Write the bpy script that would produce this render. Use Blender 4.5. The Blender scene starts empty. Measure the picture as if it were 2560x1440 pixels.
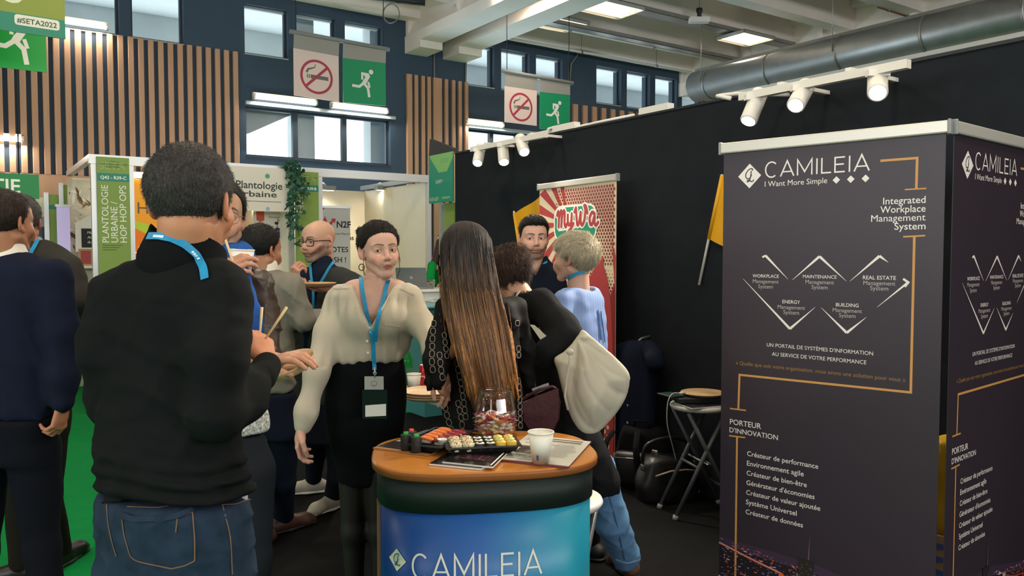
import bpy, math, random
import numpy as np
from mathutils import Vector, Matrix
from mathutils.bvhtree import BVHTree
from math import sin, cos, pi, radians, sqrt, atan2
random.seed(7)
np.random.seed(7)
scene = bpy.context.scene
col = scene.collection
# ------------------------------------------------------------ camera
FPX, HORIZON, CAMZ = 1988.0, 632.0, 1.58
PITCH = math.atan((720 - HORIZON) / FPX)
cd = bpy.data.cameras.new('camera')
cd.sensor_width = 36.0
cd.lens = 36.0 * FPX / 2560.0
cd.clip_start, cd.clip_end = 0.05, 200
cam = bpy.data.objects.new('camera', cd)
cam.location = (0, 0, CAMZ)
cam.rotation_euler = (pi / 2 - PITCH, 0, 0)
col.objects.link(cam)
scene.camera = cam
scene.view_settings.view_transform = 'Standard'
scene.view_settings.look = 'None'
scene.view_settings.gamma = 1.0
scene.view_settings.exposure = 0.06
scene.view_settings.use_curve_mapping = False
# ------------------------------------------------------------ sky outside the hall
world = bpy.data.worlds.new('overcast_sky')
scene.world = world
world.use_nodes = True
wn = world.node_tree.nodes
wn['Background'].inputs[0].default_value = (0.80, 0.93, 1.0, 1)
wn['Background'].inputs[1].default_value = 3.2


def area_lamp(name, loc, target, size, size_y, power, color):
 l = bpy.data.lights.new(name, 'AREA')
 l.shape = 'RECTANGLE'
 l.size, l.size_y, l.energy, l.color = size, size_y, power, color
 o = bpy.data.objects.new(name, l)
 o.location = loc
 d = Vector(target) - Vector(loc)
 o.rotation_euler = d.to_track_quat('-Z', 'Y').to_euler()
 col.objects.link(o)
 return o


# hall frame: E1 runs along the slatted wall, E2 along the black booth wall
YAW = math.atan2(0.569, 0.822)
E1 = Vector((cos(YAW), sin(YAW), 0))
E2 = Vector((-sin(YAW), cos(YAW), 0))
HX = Matrix(((E1.x, E2.x, 0, 0), (E1.y, E2.y, 0, 0), (0, 0, 1, 0), (0, 0, 0, 1)))
T_BACK, S_BLACK = 12.27, 3.95
WARM = (1.0, 0.86, 0.68)


def hall(s, t, z=0.0):
 return Vector((s * E1.x + t * E2.x, s * E1.y + t * E2.y, z))


# the hall's rows of ceiling luminaires (their lamps)
LUMS = [(-4.5, 1.0), (-4.5, 6.0), (1.5, -3.0), (1.5, 2.2), (1.5, 5.6), (9.8, 1.6), (9.3, -3.0), (4.4, 4.4), (4.4, 0.2)]
LUMS_SEEN = [(6.63, 9.40), (11.45, 9.25)]
for (s_, t_) in LUMS + LUMS_SEEN:
 area_lamp('hall_lamp', hall(s_, t_, 5.22), hall(s_, t_, 0), 0.75, 0.55, 56, WARM)
# daylight through the low strip windows
for (s_, w_) in ((4.7, 2.3), (8.6, 2.2)):
 area_lamp('window_daylight', hall(s_, T_BACK - 0.12, 3.45), hall(s_, T_BACK - 3, 2.4), w_, 0.75, 85, (0.62, 0.83, 1.0))


# added fill lamps behind and left of the camera, brightening the ceiling
area_lamp('ceiling_fill_lamp', hall(4, -8.8, 3.2), hall(4, -3.5, 7.2), 16, 2.2, 1550, (0.95, 0.97, 1.0))
area_lamp('ceiling_fill_lamp', hall(-8.8, 3, 3.2), hall(-3.5, 4, 7.2), 14, 2.2, 1150, (0.95, 0.97, 1.0))


# ------------------------------------------------------------ picking points
def ray(px, py):
 x, y = (px - 1280) / FPX, (720 - py) / FPX
 return Vector((x, cos(PITCH) + y * sin(PITCH), -sin(PITCH) + y * cos(PITCH)))


CO = Vector((0, 0, CAMZ))


def at(px, py, Y):
 d = ray(px, py)
 return CO + d * (Y / d.y)


def on_plane(px, py, p0, n):
 d = ray(px, py)
 return CO + d * ((Vector(p0) - CO).dot(n) / d.dot(n))


def on_t(px, py, t):
 return on_plane(px, py, hall(0, t), E2)


def on_s(px, py, s):
 return on_plane(px, py, hall(s, 0), E1)


def on_z(px, py, z):
 return on_plane(px, py, (0, 0, z), Vector((0, 0, 1)))


def S(p):
 return p.x * E1.x + p.y * E1.y


def T(p):
 return p.x * E2.x + p.y * E2.y


# ------------------------------------------------------------ materials
def lin(c):
 if isinstance(c, str):
  c = c.lstrip('#')
  c = [int(c[i:i + 2], 16) / 255 for i in (0, 2, 4)]
  c = [v / 12.92 if v <= 0.04045 else ((v + 0.055) / 1.055) ** 2.4 for v in c]
 return (c[0], c[1], c[2], 1.0)


MATS = {}


def mat(name, color='#808080', rough=0.6, metal=0.0, bump=0.0, bscale=200.0, vary=0.0, vscale=8.0, emit=0.0, attr=False,
  trans=0.0, alpha=1.0, ior=1.45, spec=0.5, sheen=0.0, coat=0.0, stretch=None, sss=0.0, emitcol=None):
 if name in MATS:
  return MATS[name]
 m = bpy.data.materials.new(name)
 m.use_nodes = True
 nt = m.node_tree
 b = nt.nodes['Principled BSDF']
 I = b.inputs
 I['Base Color'].default_value = lin(color)
 I['Roughness'].default_value = rough
 I['Metallic'].default_value = metal
 I['IOR'].default_value = ior
 I['Specular IOR Level'].default_value = spec
 I['Transmission Weight'].default_value = trans
 I['Alpha'].default_value = alpha
 I['Sheen Weight'].default_value = sheen
 I['Coat Weight'].default_value = coat
 if sss:
  I['Subsurface Weight'].default_value = sss
  I['Subsurface Radius'].default_value = (0.012, 0.005, 0.003)
  I['Subsurface Scale'].default_value = 0.6
 if emit:
  I['Emission Color'].default_value = lin(emitcol or color)
  I['Emission Strength'].default_value = emit
 src = None
 if attr:
  a = nt.nodes.new('ShaderNodeAttribute')
  a.attribute_name = 'Col'
  src = a.outputs['Color']
 if bump or vary:
  tc = nt.nodes.new('ShaderNodeTexCoord')
  mp = nt.nodes.new('ShaderNodeMapping')
  nt.links.new(tc.outputs['Object'], mp.inputs[0])
  if stretch:
   mp.inputs['Scale'].default_value = stretch
 if vary:
  n = nt.nodes.new('ShaderNodeTexNoise')
  n.inputs['Scale'].default_value = vscale
  n.inputs['Detail'].default_value = 4
  nt.links.new(mp.outputs[0], n.inputs['Vector'])
  mr = nt.nodes.new('ShaderNodeMapRange')
  mr.inputs[1].default_value, mr.inputs[2].default_value = 0.25, 0.75
  mr.inputs[3].default_value, mr.inputs[4].default_value = 1 - vary, 1 + vary
  nt.links.new(n.outputs['Fac'], mr.inputs[0])
  mx = nt.nodes.new('ShaderNodeMix')
  mx.data_type, mx.blend_type = 'RGBA', 'MULTIPLY'
  mx.inputs[0].default_value = 1
  if src:
   nt.links.new(src, mx.inputs[6])
  else:
   mx.inputs[6].default_value = lin(color)
  nt.links.new(mr.outputs[0], mx.inputs[7])
  src = mx.outputs[2]
 if src:
  nt.links.new(src, I['Base Color'])
 if bump:
  n = nt.nodes.new('ShaderNodeTexNoise')
  n.inputs['Scale'].default_value = bscale
  n.inputs['Detail'].default_value = 3
  nt.links.new(mp.outputs[0], n.inputs['Vector'])
  bp = nt.nodes.new('ShaderNodeBump')
  bp.inputs['Strength'].default_value = bump
  bp.inputs['Distance'].default_value = 0.004
  nt.links.new(n.outputs['Fac'], bp.inputs['Height'])
  nt.links.new(bp.outputs[0], I['Normal'])
 MATS[name] = m
 return m


def fabric(name, color, bump=0.25, bscale=350, vary=0.12, rough=0.9, sheen=0.0, **k):
 return mat(name, color, rough=rough, bump=bump, bscale=bscale, vary=vary, sheen=sheen, spec=0.12, **k)


# ------------------------------------------------------------ objects
def tag(o, label=None, cat=None, group=None, kind=None):
 for k, v in (('label', label), ('category', cat), ('group', group), ('kind', kind)):
  if v:
   o[k] = v
 return o


def thing(name, label, cat, loc=(0, 0, 0), rz=0.0, group=None):
 o = bpy.data.objects.new(name, None)
 o.empty_display_size = 0.1
 o.location = loc
 o.rotation_euler = (0, 0, rz)
 o.matrix_world = Matrix.Translation(Vector(loc)) @ Matrix.Rotation(rz, 4, 'Z')
 col.objects.link(o)
 return tag(o, label, cat, group)


def world_of(o):
 m = o.matrix_basis.copy()
 return world_of(o.parent) @ m if o.parent else m


class MB:
 """collects shapes and links them as one mesh; X maps local shapes to where they stand"""

 def __init__(self, X=None):
  self.v, self.f, self.m, self.s, self.mats = [], [], [], [], []
  self.X = X or Matrix.Identity(4)

 def mi(self, m):
  if m not in self.mats:
   self.mats.append(m)
  return self.mats.index(m)

 def add(self, vs, fs, m, smooth=False):
  b = len(self.v)
  X = self.X
  self.v += [X @ Vector(p) for p in vs]
  i = self.mi(m)
  self.f += [[b + k for k in f] for f in fs]
  self.m += [i] * len(fs)
  self.s += [smooth] * len(fs)
  return self

 def box(self, lo, hi, m):
  (x0, y0, z0), (x1, y1, z1) = lo, hi
  vs = [(x0, y0, z0), (x1, y0, z0), (x1, y1, z0), (x0, y1, z0), (x0, y0, z1), (x1, y0, z1), (x1, y1, z1), (x0, y1, z1)]
  return self.add(vs, [(3, 2, 1, 0), (4, 5, 6, 7), (0, 1, 5, 4), (1, 2, 6, 5), (2, 3, 7, 6), (3, 0, 4, 7)], m)

 def rbox(self, lo, hi, m, r=0.01, seg=2, smooth=True):
  """box with rounded vertical edges and softened top and bottom rims"""
  (x0, y0, z0), (x1, y1, z1) = lo, hi
  r = min(r, (x1 - x0) / 2.01, (y1 - y0) / 2.01, (z1 - z0) / 2.01)
  rings = []
  for (ins, z) in ((r, z0), (r * .3, z0 + r * .3), (0, z0 + r), (0, z1 - r), (r * .3, z1 - r * .3), (r, z1)):
   ring = []
   rr = r - ins * .5
   for (cx, cy, a0) in ((x1 - r, y1 - r, 0), (x0 + r, y1 - r, 90), (x0 + r, y0 + r, 180), (x1 - r, y0 + r, 270)):
    for k in range(seg + 1):
     a = radians(a0 + 90 * k / seg)
     q = r - ins
     ring.append((cx + max(q, 0.0005) * cos(a), cy + max(q, 0.0005) * sin(a), z))
   rings.append(ring)
  return self.loft(rings, m, smooth)

 def loft(self, rings, m, smooth=True, caps=True, closed=True):
  n = len(rings[0])
  vs = [p for r in rings for p in r]
  fs = []
  for i in range(len(rings) - 1):
   for j in range(n if closed else n - 1):
    k = (j + 1) % n
    fs.append((i * n + j, i * n + k, (i + 1) * n + k, (i + 1) * n + j))
  if caps:
   fs.append(tuple(range(n - 1, -1, -1)))
   fs.append(tuple((len(rings) - 1) * n + j for j in range(n)))
  return self.add(vs, fs, m, smooth)

 def lathe(self, prof, m, c=(0, 0, 0), n=32, smooth=True, caps=True):
  rings = [[(c[0] + r * cos(2 * pi * k / n), c[1] + r * sin(2 * pi * k / n), c[2] + z) for k in range(n)] for (r, z) in prof]
  return self.loft(rings, m, smooth, caps)

 def tube(self, path, r, m, n=10, smooth=True, caps=True, flat=1.0, up=None):
  P = [Vector(p) for p in path]
  rs = r if isinstance(r, (list, tuple)) else [r] * len(P)
  rings = []
  side = None
  for i, p in enumerate(P):
   d = (P[min(i + 1, len(P) - 1)] - P[max(i - 1, 0)])
   if d.length < 1e-9:
    d = Vector((0, 0, 1))
   d.normalize()
   if side is None:
    h = Vector(up) if up else (Vector((0, 0, 1)) if abs(d.z) < 0.9 else Vector((0, 1, 0)))
    side = d.cross(h).normalized()
   else:
    side = (side - d * side.dot(d))
    side = side.normalized() if side.length > 1e-6 else d.orthogonal().normalized()
   w = side.cross(d)
   rings.append([p + side * (rs[i] * cos(2 * pi * k / n)) + w * (rs[i] * flat * sin(2 * pi * k / n)) for k in range(n)])
  return self.loft(rings, m, smooth, caps)

 def bar(self, a, b, w, h, m, up=(0, 0, 1)):
  a, b = Vector(a), Vector(b)
  d = (b - a).normalized()
  s = d.cross(Vector(up))
  s = s.normalized() if s.length > 1e-6 else d.orthogonal().normalized()
  u = s.cross(d)
  q = [s * (w / 2 * i) + u * (h / 2 * j) for (i, j) in ((-1, -1), (1, -1), (1, 1), (-1, 1))]
  return self.loft([[a + k for k in q], [b + k for k in q]], m, False)

 def ball(self, c, r, m, n=16, k=10, smooth=True):
  r = r if isinstance(r, (tuple, list)) else (r, r, r)
  rings = []
  for i in range(k + 1):
   a = -pi / 2 + pi * i / k
   q = max(cos(a), 0.02)
   rings.append([(c[0] + r[0] * q * cos(2 * pi * j / n), c[1] + r[1] * q * sin(2 * pi * j / n), c[2] + r[2] * sin(a)) for j in range(n)])
  return self.loft(rings, m, smooth)

 def poly(self, pts, m, thick=0.0, n=None):
  """flat outline, optionally given thickness along n"""
  P = [Vector(p) for p in pts]
  if not thick:
   return self.add(P, [tuple(range(len(P)))], m)
  n = Vector(n).normalized() * thick
  return self.loft([P, [p + n for p in P]], m, False)

 def obj(self, name, parent=None, label=None, world=False):
  me = bpy.data.meshes.new(name)
  if world and parent is not None:
   Wi = world_of(parent).inverted()
   vs = [Wi @ p for p in self.v]
  else:
   vs = self.v
  me.from_pydata([tuple(p) for p in vs], [], self.f)
  for m in self.mats:
   me.materials.append(m)
  if self.f:
   me.polygons.foreach_set('material_index', self.m)
   me.polygons.foreach_set('use_smooth', self.s)
  me.update()
  o = bpy.data.objects.new(name, me)
  col.objects.link(o)
  if parent is not None:
   o.parent = parent
  if label:
   o['label'] = label
  return o


def structure(name, mb, label=None):
 turned = any(abs(mb.X[i][j] - HX[i][j]) > 1e-9 for i in range(3) for j in range(3)) is False
 if turned:
  Ri = HX.inverted()
  mb.v = [Ri @ p for p in mb.v]
 o = mb.obj(name)
 if turned:
  o.rotation_euler = (0, 0, YAW)
 o['kind'] = 'structure'
 if label:
  o['label'] = label
 return o


def copy_tree(o, parent=None, loc=None, rz=None, label=None):
 c = o.copy()
 col.objects.link(c)
 c.parent = parent
 if loc is not None:
  c.location = loc
 if rz is not None:
  c.rotation_euler = (0, 0, rz)
 if label:
  c['label'] = label
 for ch in list(o.children):
  copy_tree(ch, c)
 return c


# ------------------------------------------------------------ lettering
_T = {}


def glyphs(s, bold=0.0):
 """outline of a line of lettering, 1 unit cap height, starting at x=0"""
 k = (s, bold)
 if k not in _T:
  c = bpy.data.curves.new('lettering', 'FONT')
  c.body = s
  c.size = 1.37
  c.offset = bold
  c.resolution_u = 3
  o = bpy.data.objects.new('lettering', c)
  me = bpy.data.meshes.new_from_object(o)
  vs = [(v.co.x, v.co.y) for v in me.vertices]
  fs = [tuple(p.vertices) for p in me.polygons]
  bpy.data.objects.remove(o)
  bpy.data.curves.remove(c)
  bpy.data.meshes.remove(me)
  x0 = min(v[0] for v in vs)
  vs = [(v[0] - x0, v[1]) for v in vs]
  _T[k] = (vs, fs, max(v[0] for v in vs))
 return _T[k]


class Face2D:
 """a flat printed face: (u, v) in metres on a plane, lifted off along its normal"""

 def __init__(self, mb, o, U, V, N):
  self.e = 0.0
  self.mb, self.o, self.U, self.V, self.N = mb, Vector(o), Vector(U).normalized(), Vector(V).normalized(), Vector(N).normalized()

 e = 0.0

 def p(self, u, v, lift=0.0008):
  return self.o + self.U * u + self.V * v + self.N * (lift * .45 + self.e)

 def poly(self, pts, m, lift=0.0008):
  self.e += 2.5e-6
  P = [self.p(u, v, lift) for (u, v) in pts]
  f = tuple(range(len(P)))
  nn = (P[1] - P[0]).cross(P[2] - P[1])
  a = Vector((0, 0, 0))
  for i in range(1, len(P) - 1):
   a += (P[i] - P[0]).cross(P[i + 1] - P[0])
  if a.dot(self.N) < 0:
   f = f[::-1]
  self.mb.add(P, [f], m)

 def rect(self, u0, v0, u1, v1, m, lift=0.0008):
  self.poly([(u0, v0), (u1, v0), (u1, v1), (u0, v1)], m, lift)

 def disc(self, u, v, ru, m, rv=None, lift=0.0008, n=24):
  rv = rv or ru
  self.poly([(u + ru * cos(2 * pi * k / n), v + rv * sin(2 * pi * k / n)) for k in range(n)], m, lift)

 def line(self, pts, w, m, lift=0.0008, w1=None):
  """stroke along pts, mitred, tapering to w1"""
  P = [Vector((a, b)) for a, b in pts]
  n = len(P)
  L, R = [], []
  for i in range(n):
   a = (P[i] - P[i - 1]).normalized() if i else (P[1] - P[0]).normalized()
   b = (P[i + 1] - P[i]).normalized() if i < n - 1 else a
   t = a + b
   t = t.normalized() if t.length > 1e-6 else a
   nn = Vector((-t.y, t.x))
   q = max(0.35, abs(nn.dot(Vector((-a.y, a.x)))))
   ww = (w + ((w1 if w1 is not None else w) - w) * i / max(1, n - 1)) / 2 / q
   L.append(P[i] + nn * ww)
   R.append(P[i] - nn * ww)
  for i in range(n - 1):
   self.poly([tuple(L[i]), tuple(R[i]), tuple(R[i + 1]), tuple(L[i + 1])], m, lift)

 def arc(self, u, v, r, a0, a1, w, m, rv=None, lift=0.0008, n=20):
  rv = rv or r
  self.line([(u + r * cos(radians(a0 + (a1 - a0) * k / n)), v + rv * sin(radians(a0 + (a1 - a0) * k / n))) for k in range(n + 1)], w, m, lift)

 def text(self, s, u, v, h, m, width=None, bold=0.0, align='l', lift=0.0012, slant=0.0, rot=0.0, hfix=False):
  self.e += 2.5e-6
  if 'M' in s:
   bold = 0.0  # the sharp valley of M does not take thickening
  vs, fs, w = glyphs(s, bold)
  kx = (width / w) if width else h
  W_ = w * kx
  du = {'l': 0, 'c': -W_ / 2, 'r': -W_}[align]
  c, s_ = cos(radians(rot)), sin(radians(rot))
  P = []
  for (x, y) in vs:
   ky = h if hfix else kx
   a, b = du + x * kx + slant * y * ky, y * ky
   P.append(self.p(u + a * c - b * s_, v + a * s_ + b * c, lift))
  f0 = fs[0]
  nn = (P[f0[1]] - P[f0[0]]).cross(P[f0[2]] - P[f0[1]])
  if nn.dot(self.N) < 0:
   fs = [f[::-1] for f in fs]
  self.mb.add(P, fs, m)
# ============================================================ THE HALL


def HB():
 return MB(HX)


m_black_carpet = fabric('black carpet', '#0f0f10', bump=0.5, bscale=500, vary=0.25)
m_green_carpet = fabric('green carpet', '#07803f', bump=0.4, bscale=400, vary=0.08)
m_grey_floor = mat('grey hall floor', '#55585a', 0.7, vary=0.1)
m_backwall = mat('slate blue paint', '#354759', 0.75, vary=0.06, vscale=3, bump=0.05, bscale=60)
m_blackwall = fabric('black wall cloth', '#1e2226', bump=0.15, bscale=300, vary=0.1, rough=0.8)
m_conc = mat('white painted concrete', '#e8ddd2', 0.8, bump=0.12, bscale=40, vary=0.06, vscale=2)
m_outconc = mat('grey outdoor concrete', '#c3c9c7', 0.9, vary=0.08, vscale=2)
m_slat = mat('pale beech slat', '#b88e70', 0.55, vary=0.09, vscale=5, stretch=(3, 3, 0.3), bump=0.05, bscale=60)
m_winframe = mat('dark blue window frame', '#2a3642', 0.5)


def glass(name, tint='#ffffff', refl=0.9, base=0.04):
 m = bpy.data.materials.new(name)
 m.use_nodes = True
 nt = m.node_tree
 nt.nodes.clear()
 out = nt.nodes.new('ShaderNodeOutputMaterial')
 mix = nt.nodes.new('ShaderNodeMixShader')
 tr = nt.nodes.new('ShaderNodeBsdfTransparent')
 gl = nt.nodes.new('ShaderNodeBsdfGlossy')
 lw = nt.nodes.new('ShaderNodeLayerWeight')
 mp = nt.nodes.new('ShaderNodeMapRange')
 tr.inputs[0].default_value = lin(tint)
 gl.inputs['Roughness'].default_value = 0.03
 lw.inputs[0].default_value = 0.25
 mp.inputs[3].default_value, mp.inputs[4].default_value = base, refl
 nt.links.new(lw.outputs['Facing'], mp.inputs[0])
 nt.links.new(mp.outputs[0], mix.inputs[0])
 nt.links.new(tr.outputs[0], mix.inputs[1])
 nt.links.new(gl.outputs[0], mix.inputs[2])
 nt.links.new(mix.outputs[0], out.inputs[0])
 return m


m_pane = glass('window glass', '#dfeaec', 0.5, 0.05)
m_white = mat('white enamel', '#dedad0', 0.4)
m_alu = mat('aluminium', '#b9bab6', 0.35, metal=0.7)
m_galv = mat('galvanised steel', '#97958f', 0.42, metal=0.6, vary=0.1, vscale=6, bump=0.03, bscale=25)
m_dark = mat('dark plastic', '#202224', 0.5)
m_tube = mat('lit white tube', '#fff2dc', emit=9.0)
m_warmtube = mat('lit warm tube', '#ffe2b4', emit=3.2)
m_lens = mat('lit spotlight lens', '#fff8e8', emit=30.0)
m_grey = mat('grey plastic', '#8d8f8c', 0.5)

# floor: black carpet under the stand, green carpet in the aisle
fl = HB()
fl.add([(1.0, -9, 0), (17, -9, 0), (17, 7.0, 0), (1.0, 7.0, 0)], [(0, 1, 2, 3)], m_black_carpet)
fl.add([(-9, -9, 0), (1.0, -9, 0), (1.0, 7.0, 0), (-9, 7.0, 0)], [(0, 1, 2, 3)], m_green_carpet)
fl.add([(-9, 7.0, 0), (17, 7.0, 0), (17, 13, 0), (-9, 13, 0)], [(0, 1, 2, 3)], m_green_carpet)
for (a, b, c, d) in ((-9, -9, 17, -8.9),):
 fl.box((a, b, -0.2), (c, d, -0.05), m_black_carpet)
structure('floor', fl)

# back wall with the two rows of windows
def srange(pa, pb):
 return (S(on_t(pa[0], pa[1], T_BACK)), S(on_t(pb[0], pb[1], T_BACK)))


zu0 = on_t(612, 132, T_BACK).z
zu1 = on_t(610, 8, T_BACK).z
zl0 = on_t(615, 389, T_BACK).z
zl1 = on_t(615, 263, T_BACK).z
UP = [srange((148, 30), (298, 40)), srange((327, 40), (459, 60)), srange((610, 60), (720, 80)), srange((741, 80), (840, 90)), srange((862, 80), (955, 90)),
 srange((1165, 180), (1236, 190)), srange((1253, 180), (1324, 190)), srange((1340, 190), (1406, 190)),
 srange((1491, 220), (1553, 230)), srange((1567, 230), (1625, 240)), srange((1638, 240), (1692, 250)), srange((1705, 250), (1757, 260))]
LOW = [srange((615, 320), (976, 350)), srange((1167, 350), (1352, 360))]


def wall_band(mb, z0, z1, holes):
 x = -9.0
 for (a, b) in sorted(holes) + [(17.0, 17.0)]:
  if a > x:
   mb.box((x, T_BACK, z0), (a, T_BACK + 0.25, z1), m_backwall)
  x = b


wb = HB()
wall_band(wb, 0, zl0, [])
wall_band(wb, zl0, zl1, LOW)
wall_band(wb, zl1, zu0, [])
wall_band(wb, zu0, zu1, UP)
wall_band(wb, zu1, 6.3, [])
structure('wall_back', wb)

m_sill_litwall = mat('pale sill and lit wall', '#9aa4a8', 0.5)
wi = 0
for (lst, z0, z1, mull) in ((UP, zu0, zu1, 0), (LOW, zl0, zl1, 2)):
 for k, (a, b) in enumerate(lst):
  wi += 1
  fr = HB()
  w = 0.035
  t0, t1 = T_BACK + 0.1, T_BACK + 0.16
  fr.box((a, t0, z0), (a + w, t1, z1), m_winframe)
  fr.box((b - w, t0, z0), (b, t1, z1), m_winframe)
  fr.box((a, t0, z0), (b, t1, z0 + w), m_winframe)
  fr.box((a, t0, z1 - w), (b, t1, z1), m_sill_litwall if not mull else m_winframe)
  fr.box((a, T_BACK - 0.01, z0 - 0.02), (b, T_BACK + 0.25, z0), m_sill_litwall if not mull else m_winframe)
  if mull:
   for px in ((743, 866) if k == 0 else (1235, 1300)):
    c = S(on_t(px, 340, T_BACK))
    fr.box((c - 0.04, t0 - 0.02, z0), (c + 0.04, t1, z1), m_winframe)
  o = structure('window_%d' % wi, fr)
  pn = HB()
  pn.box((a + w, t0 + 0.025, z0 + w), (b - w, t0 + 0.031, z1 - w), m_pane)
  pn.obj('pane', o)

# concrete canopy outdoors, seen through the glass
cn = HB()
cn.box((-9, T_BACK + 0.4, 5.55), (19, T_BACK + 9, 5.8), m_outconc)
for t in (2.2, 5.2):
 cn.box((-9, T_BACK + t, 5.02), (19, T_BACK + t + 0.3, 5.55), m_outconc)
p0 = on_t(615, 263, T_BACK)
s0 = S(p0)
cn.loft([[(s0 - 1.6, T_BACK + 0.5, 2.95), (s0 - 1.6, T_BACK + 0.5, 4.4), (s0 + 1.25, T_BACK + 0.5, 4.4), (s0 + 0.95, T_BACK + 0.5, 3.86), (s0 + 0.2, T_BACK + 0.5, 3.47)],
  [(s0 - 1.6, T_BACK + 0.8, 2.95), (s0 - 1.6, T_BACK + 0.8, 4.4), (s0 + 1.25, T_BACK + 0.8, 4.4), (s0 + 0.95, T_BACK + 0.8, 3.86), (s0 + 0.2, T_BACK + 0.8, 3.47)]], m_outconc, False)
for (pa, pb) in ((748, 806), (948, 985)):
 a, b = S(on_t(pa, 330, T_BACK)), S(on_t(pb, 330, T_BACK))
 cn.box((a + 0.12, T_BACK + 0.6, 0), (b + 0.1, T_BACK + 0.9, 5.5), m_outconc)
structure('exterior_canopy', cn)

# remaining hall walls (behind and beside the camera) close the room
m_hallwall = mat('pale hall wall', '#8a8a86', 0.8, vary=0.05)
for (n, lo, hi) in (('wall_left', (-9.1, -9, 0), (-9, 13, 6.3)), ('wall_right', (17, -9, 0), (17.1, 13, 6.3)), ('wall_front', (-9, -9.1, 0), (17, -9, 6.3))):
 structure(n, HB().box(lo, hi, m_hallwall))

# ceiling: slab with ribs along the slatted wall
ce = HB()
ce.box((-9, -9, 6.05), (17, 13, 6.3), m_conc)
t = T_BACK - 0.15
while t > -8:
 ce.loft([[(-9, t - 0.20, 6.06), (-9, t + 0.20, 6.06), (-9, t + 0.13, 5.5), (-9, t - 0.13, 5.5)],
   [(17, t - 0.20, 6.06), (17, t + 0.20, 6.06), (17, t + 0.13, 5.5), (17, t - 0.13, 5.5)]], m_conc, False)
 t -= 1.25
structure('ceiling', ce)


def girder(sa, sb, name):
 """I-section roof girder from the slatted wall towards the camera, haunched between stiffeners"""
 g = HB()
 z0 = 5.08
 c = (sa + sb) / 2
 g.box((sa, -8.9, z0), (sb, T_BACK, z0 + 0.16), m_conc)
 g.box((c - 0.07, -8.9, z0 + 0.16), (c + 0.07, T_BACK, 6.06), m_conc)
 g.box((sa - 0.02, -8.9, 5.85), (sb + 0.02, T_BACK, 6.06), m_conc)
 tt = T_BACK
 while tt > -8:
  g.box((sa + 0.02, tt - 0.09, z0 + 0.16), (sb - 0.02, tt, 5.86), m_conc)
  for sgn in (-1, 1):
   e = c + sgn * (sb - sa) / 2 * 0.95
   vs = [(c, tt - 0.09, z0 + 0.16), (e, tt - 0.09, z0 + 0.16), (c, tt - 1.35, z0 + 0.16), (c, tt - 0.09, z0 + 0.62)]
   g.add(vs, [(0, 1, 2), (0, 3, 1), (1, 3, 2), (0, 2, 3)], m_conc)
  tt -= 1.7
 g.box((sa, T_BACK - 0.55, z0 - 0.12), (sb, T_BACK, z0), m_conc)
 return structure(name, g)


sg0 = S(on_t(1012, 123, T_BACK))
for k, c in enumerate((sg0, sg0 - 6.6, sg0 + 6.6)):
 girder(c, c + 0.42, 'trim_%d' % (2 * k + 1))
 girder(c + 0.74, c + 1.2, 'trim_%d' % (2 * k + 2))

# slatted cladding
zt = on_t(300, 90, T_BACK).z
zb = on_t(40, 433, T_BACK).z
sA, sB = S(on_t(196, 200, T_BACK)), S(on_t(565, 200, T_BACK))
step = (sB - sA) / 15
sl = HB()
for k in range(-14, 18):
 c = sA + k * step
 if c < S(on_t(606, 200, T_BACK)) - 0.04:
  sl.rbox((c - step * 0.28, T_BACK - 0.06, zb), (c + step * 0.28, T_BACK - 0.001, zt), m_slat, 0.006, 1, False)
sl.box((-9, T_BACK - 0.055, 1.0), (S(on_t(606, 200, T_BACK)), T_BACK - 0.001, zb), m_slat)
structure('trim_7', sl, 'tall field of beech slats on the slate wall')
sl = HB()
for (px, w) in ((1021, .05), (1038, .034), (1055, .034), (1070, .034), (1091, .085), (1113, .034), (1131, .034), (1147, .034), (1163, .034)):
 c = S(on_t(px, 300, T_BACK))
 sl.rbox((c - w, T_BACK - 0.06, 1.2), (c + w, T_BACK - 0.001, on_t(1090, 196, T_BACK).z), m_slat, 0.006, 1, False)
structure('trim_8', sl, 'narrow field of beech slats on the pier')
sl = HB()
c = S(on_t(1435, 280, T_BACK))
for k in range(26):
 sl.rbox((c - 0.06, T_BACK - 0.06, 1.2), (c + 0.06, T_BACK - 0.001, on_t(1440, 262, T_BACK).z), m_slat, 0.006, 1, False)
 c += 0.245
structure('trim_9', sl, 'low field of beech slats right of the pier')

# tube lights on the slate wall
def tube_light(pa, pb, label):
 a, b = on_t(pa[0], pa[1], T_BACK - 0.1), on_t(pb[0], pb[1], T_BACK - 0.1)
 z = (a.z + b.z) / 2
 L = S(b) - S(a)
 r = thing('tube_light', label, 'light', hall(S(a), T_BACK, z), YAW, 'tube lights on the slate wall')
 MB().box((0, -0.06, 0.0), (L, -0.001, 0.06), m_white).obj('housing', r)
 MB().tube([(0.02, -0.07, -0.01), (L - 0.02, -0.07, -0.01)], 0.032, m_tube).obj('tube', r)
 for x in (0, L - 0.03):
  MB().box((x, -0.10, -0.04), (x + 0.03, -0.001, 0.03), m_white).obj('end_cap', r)
 l = bpy.data.lights.new('tube_glow', 'AREA')
 l.shape, l.size, l.size_y, l.energy, l.color = 'RECTANGLE', L, 0.05, 14, (1, 0.93, 0.8)
 o = bpy.data.objects.new('tube_glow', l)
 o.location = (L / 2, -0.12, -0.06)
 o.rotation_euler = (radians(-20), 0, 0)
 o.parent = r
 col.objects.link(o)


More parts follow.
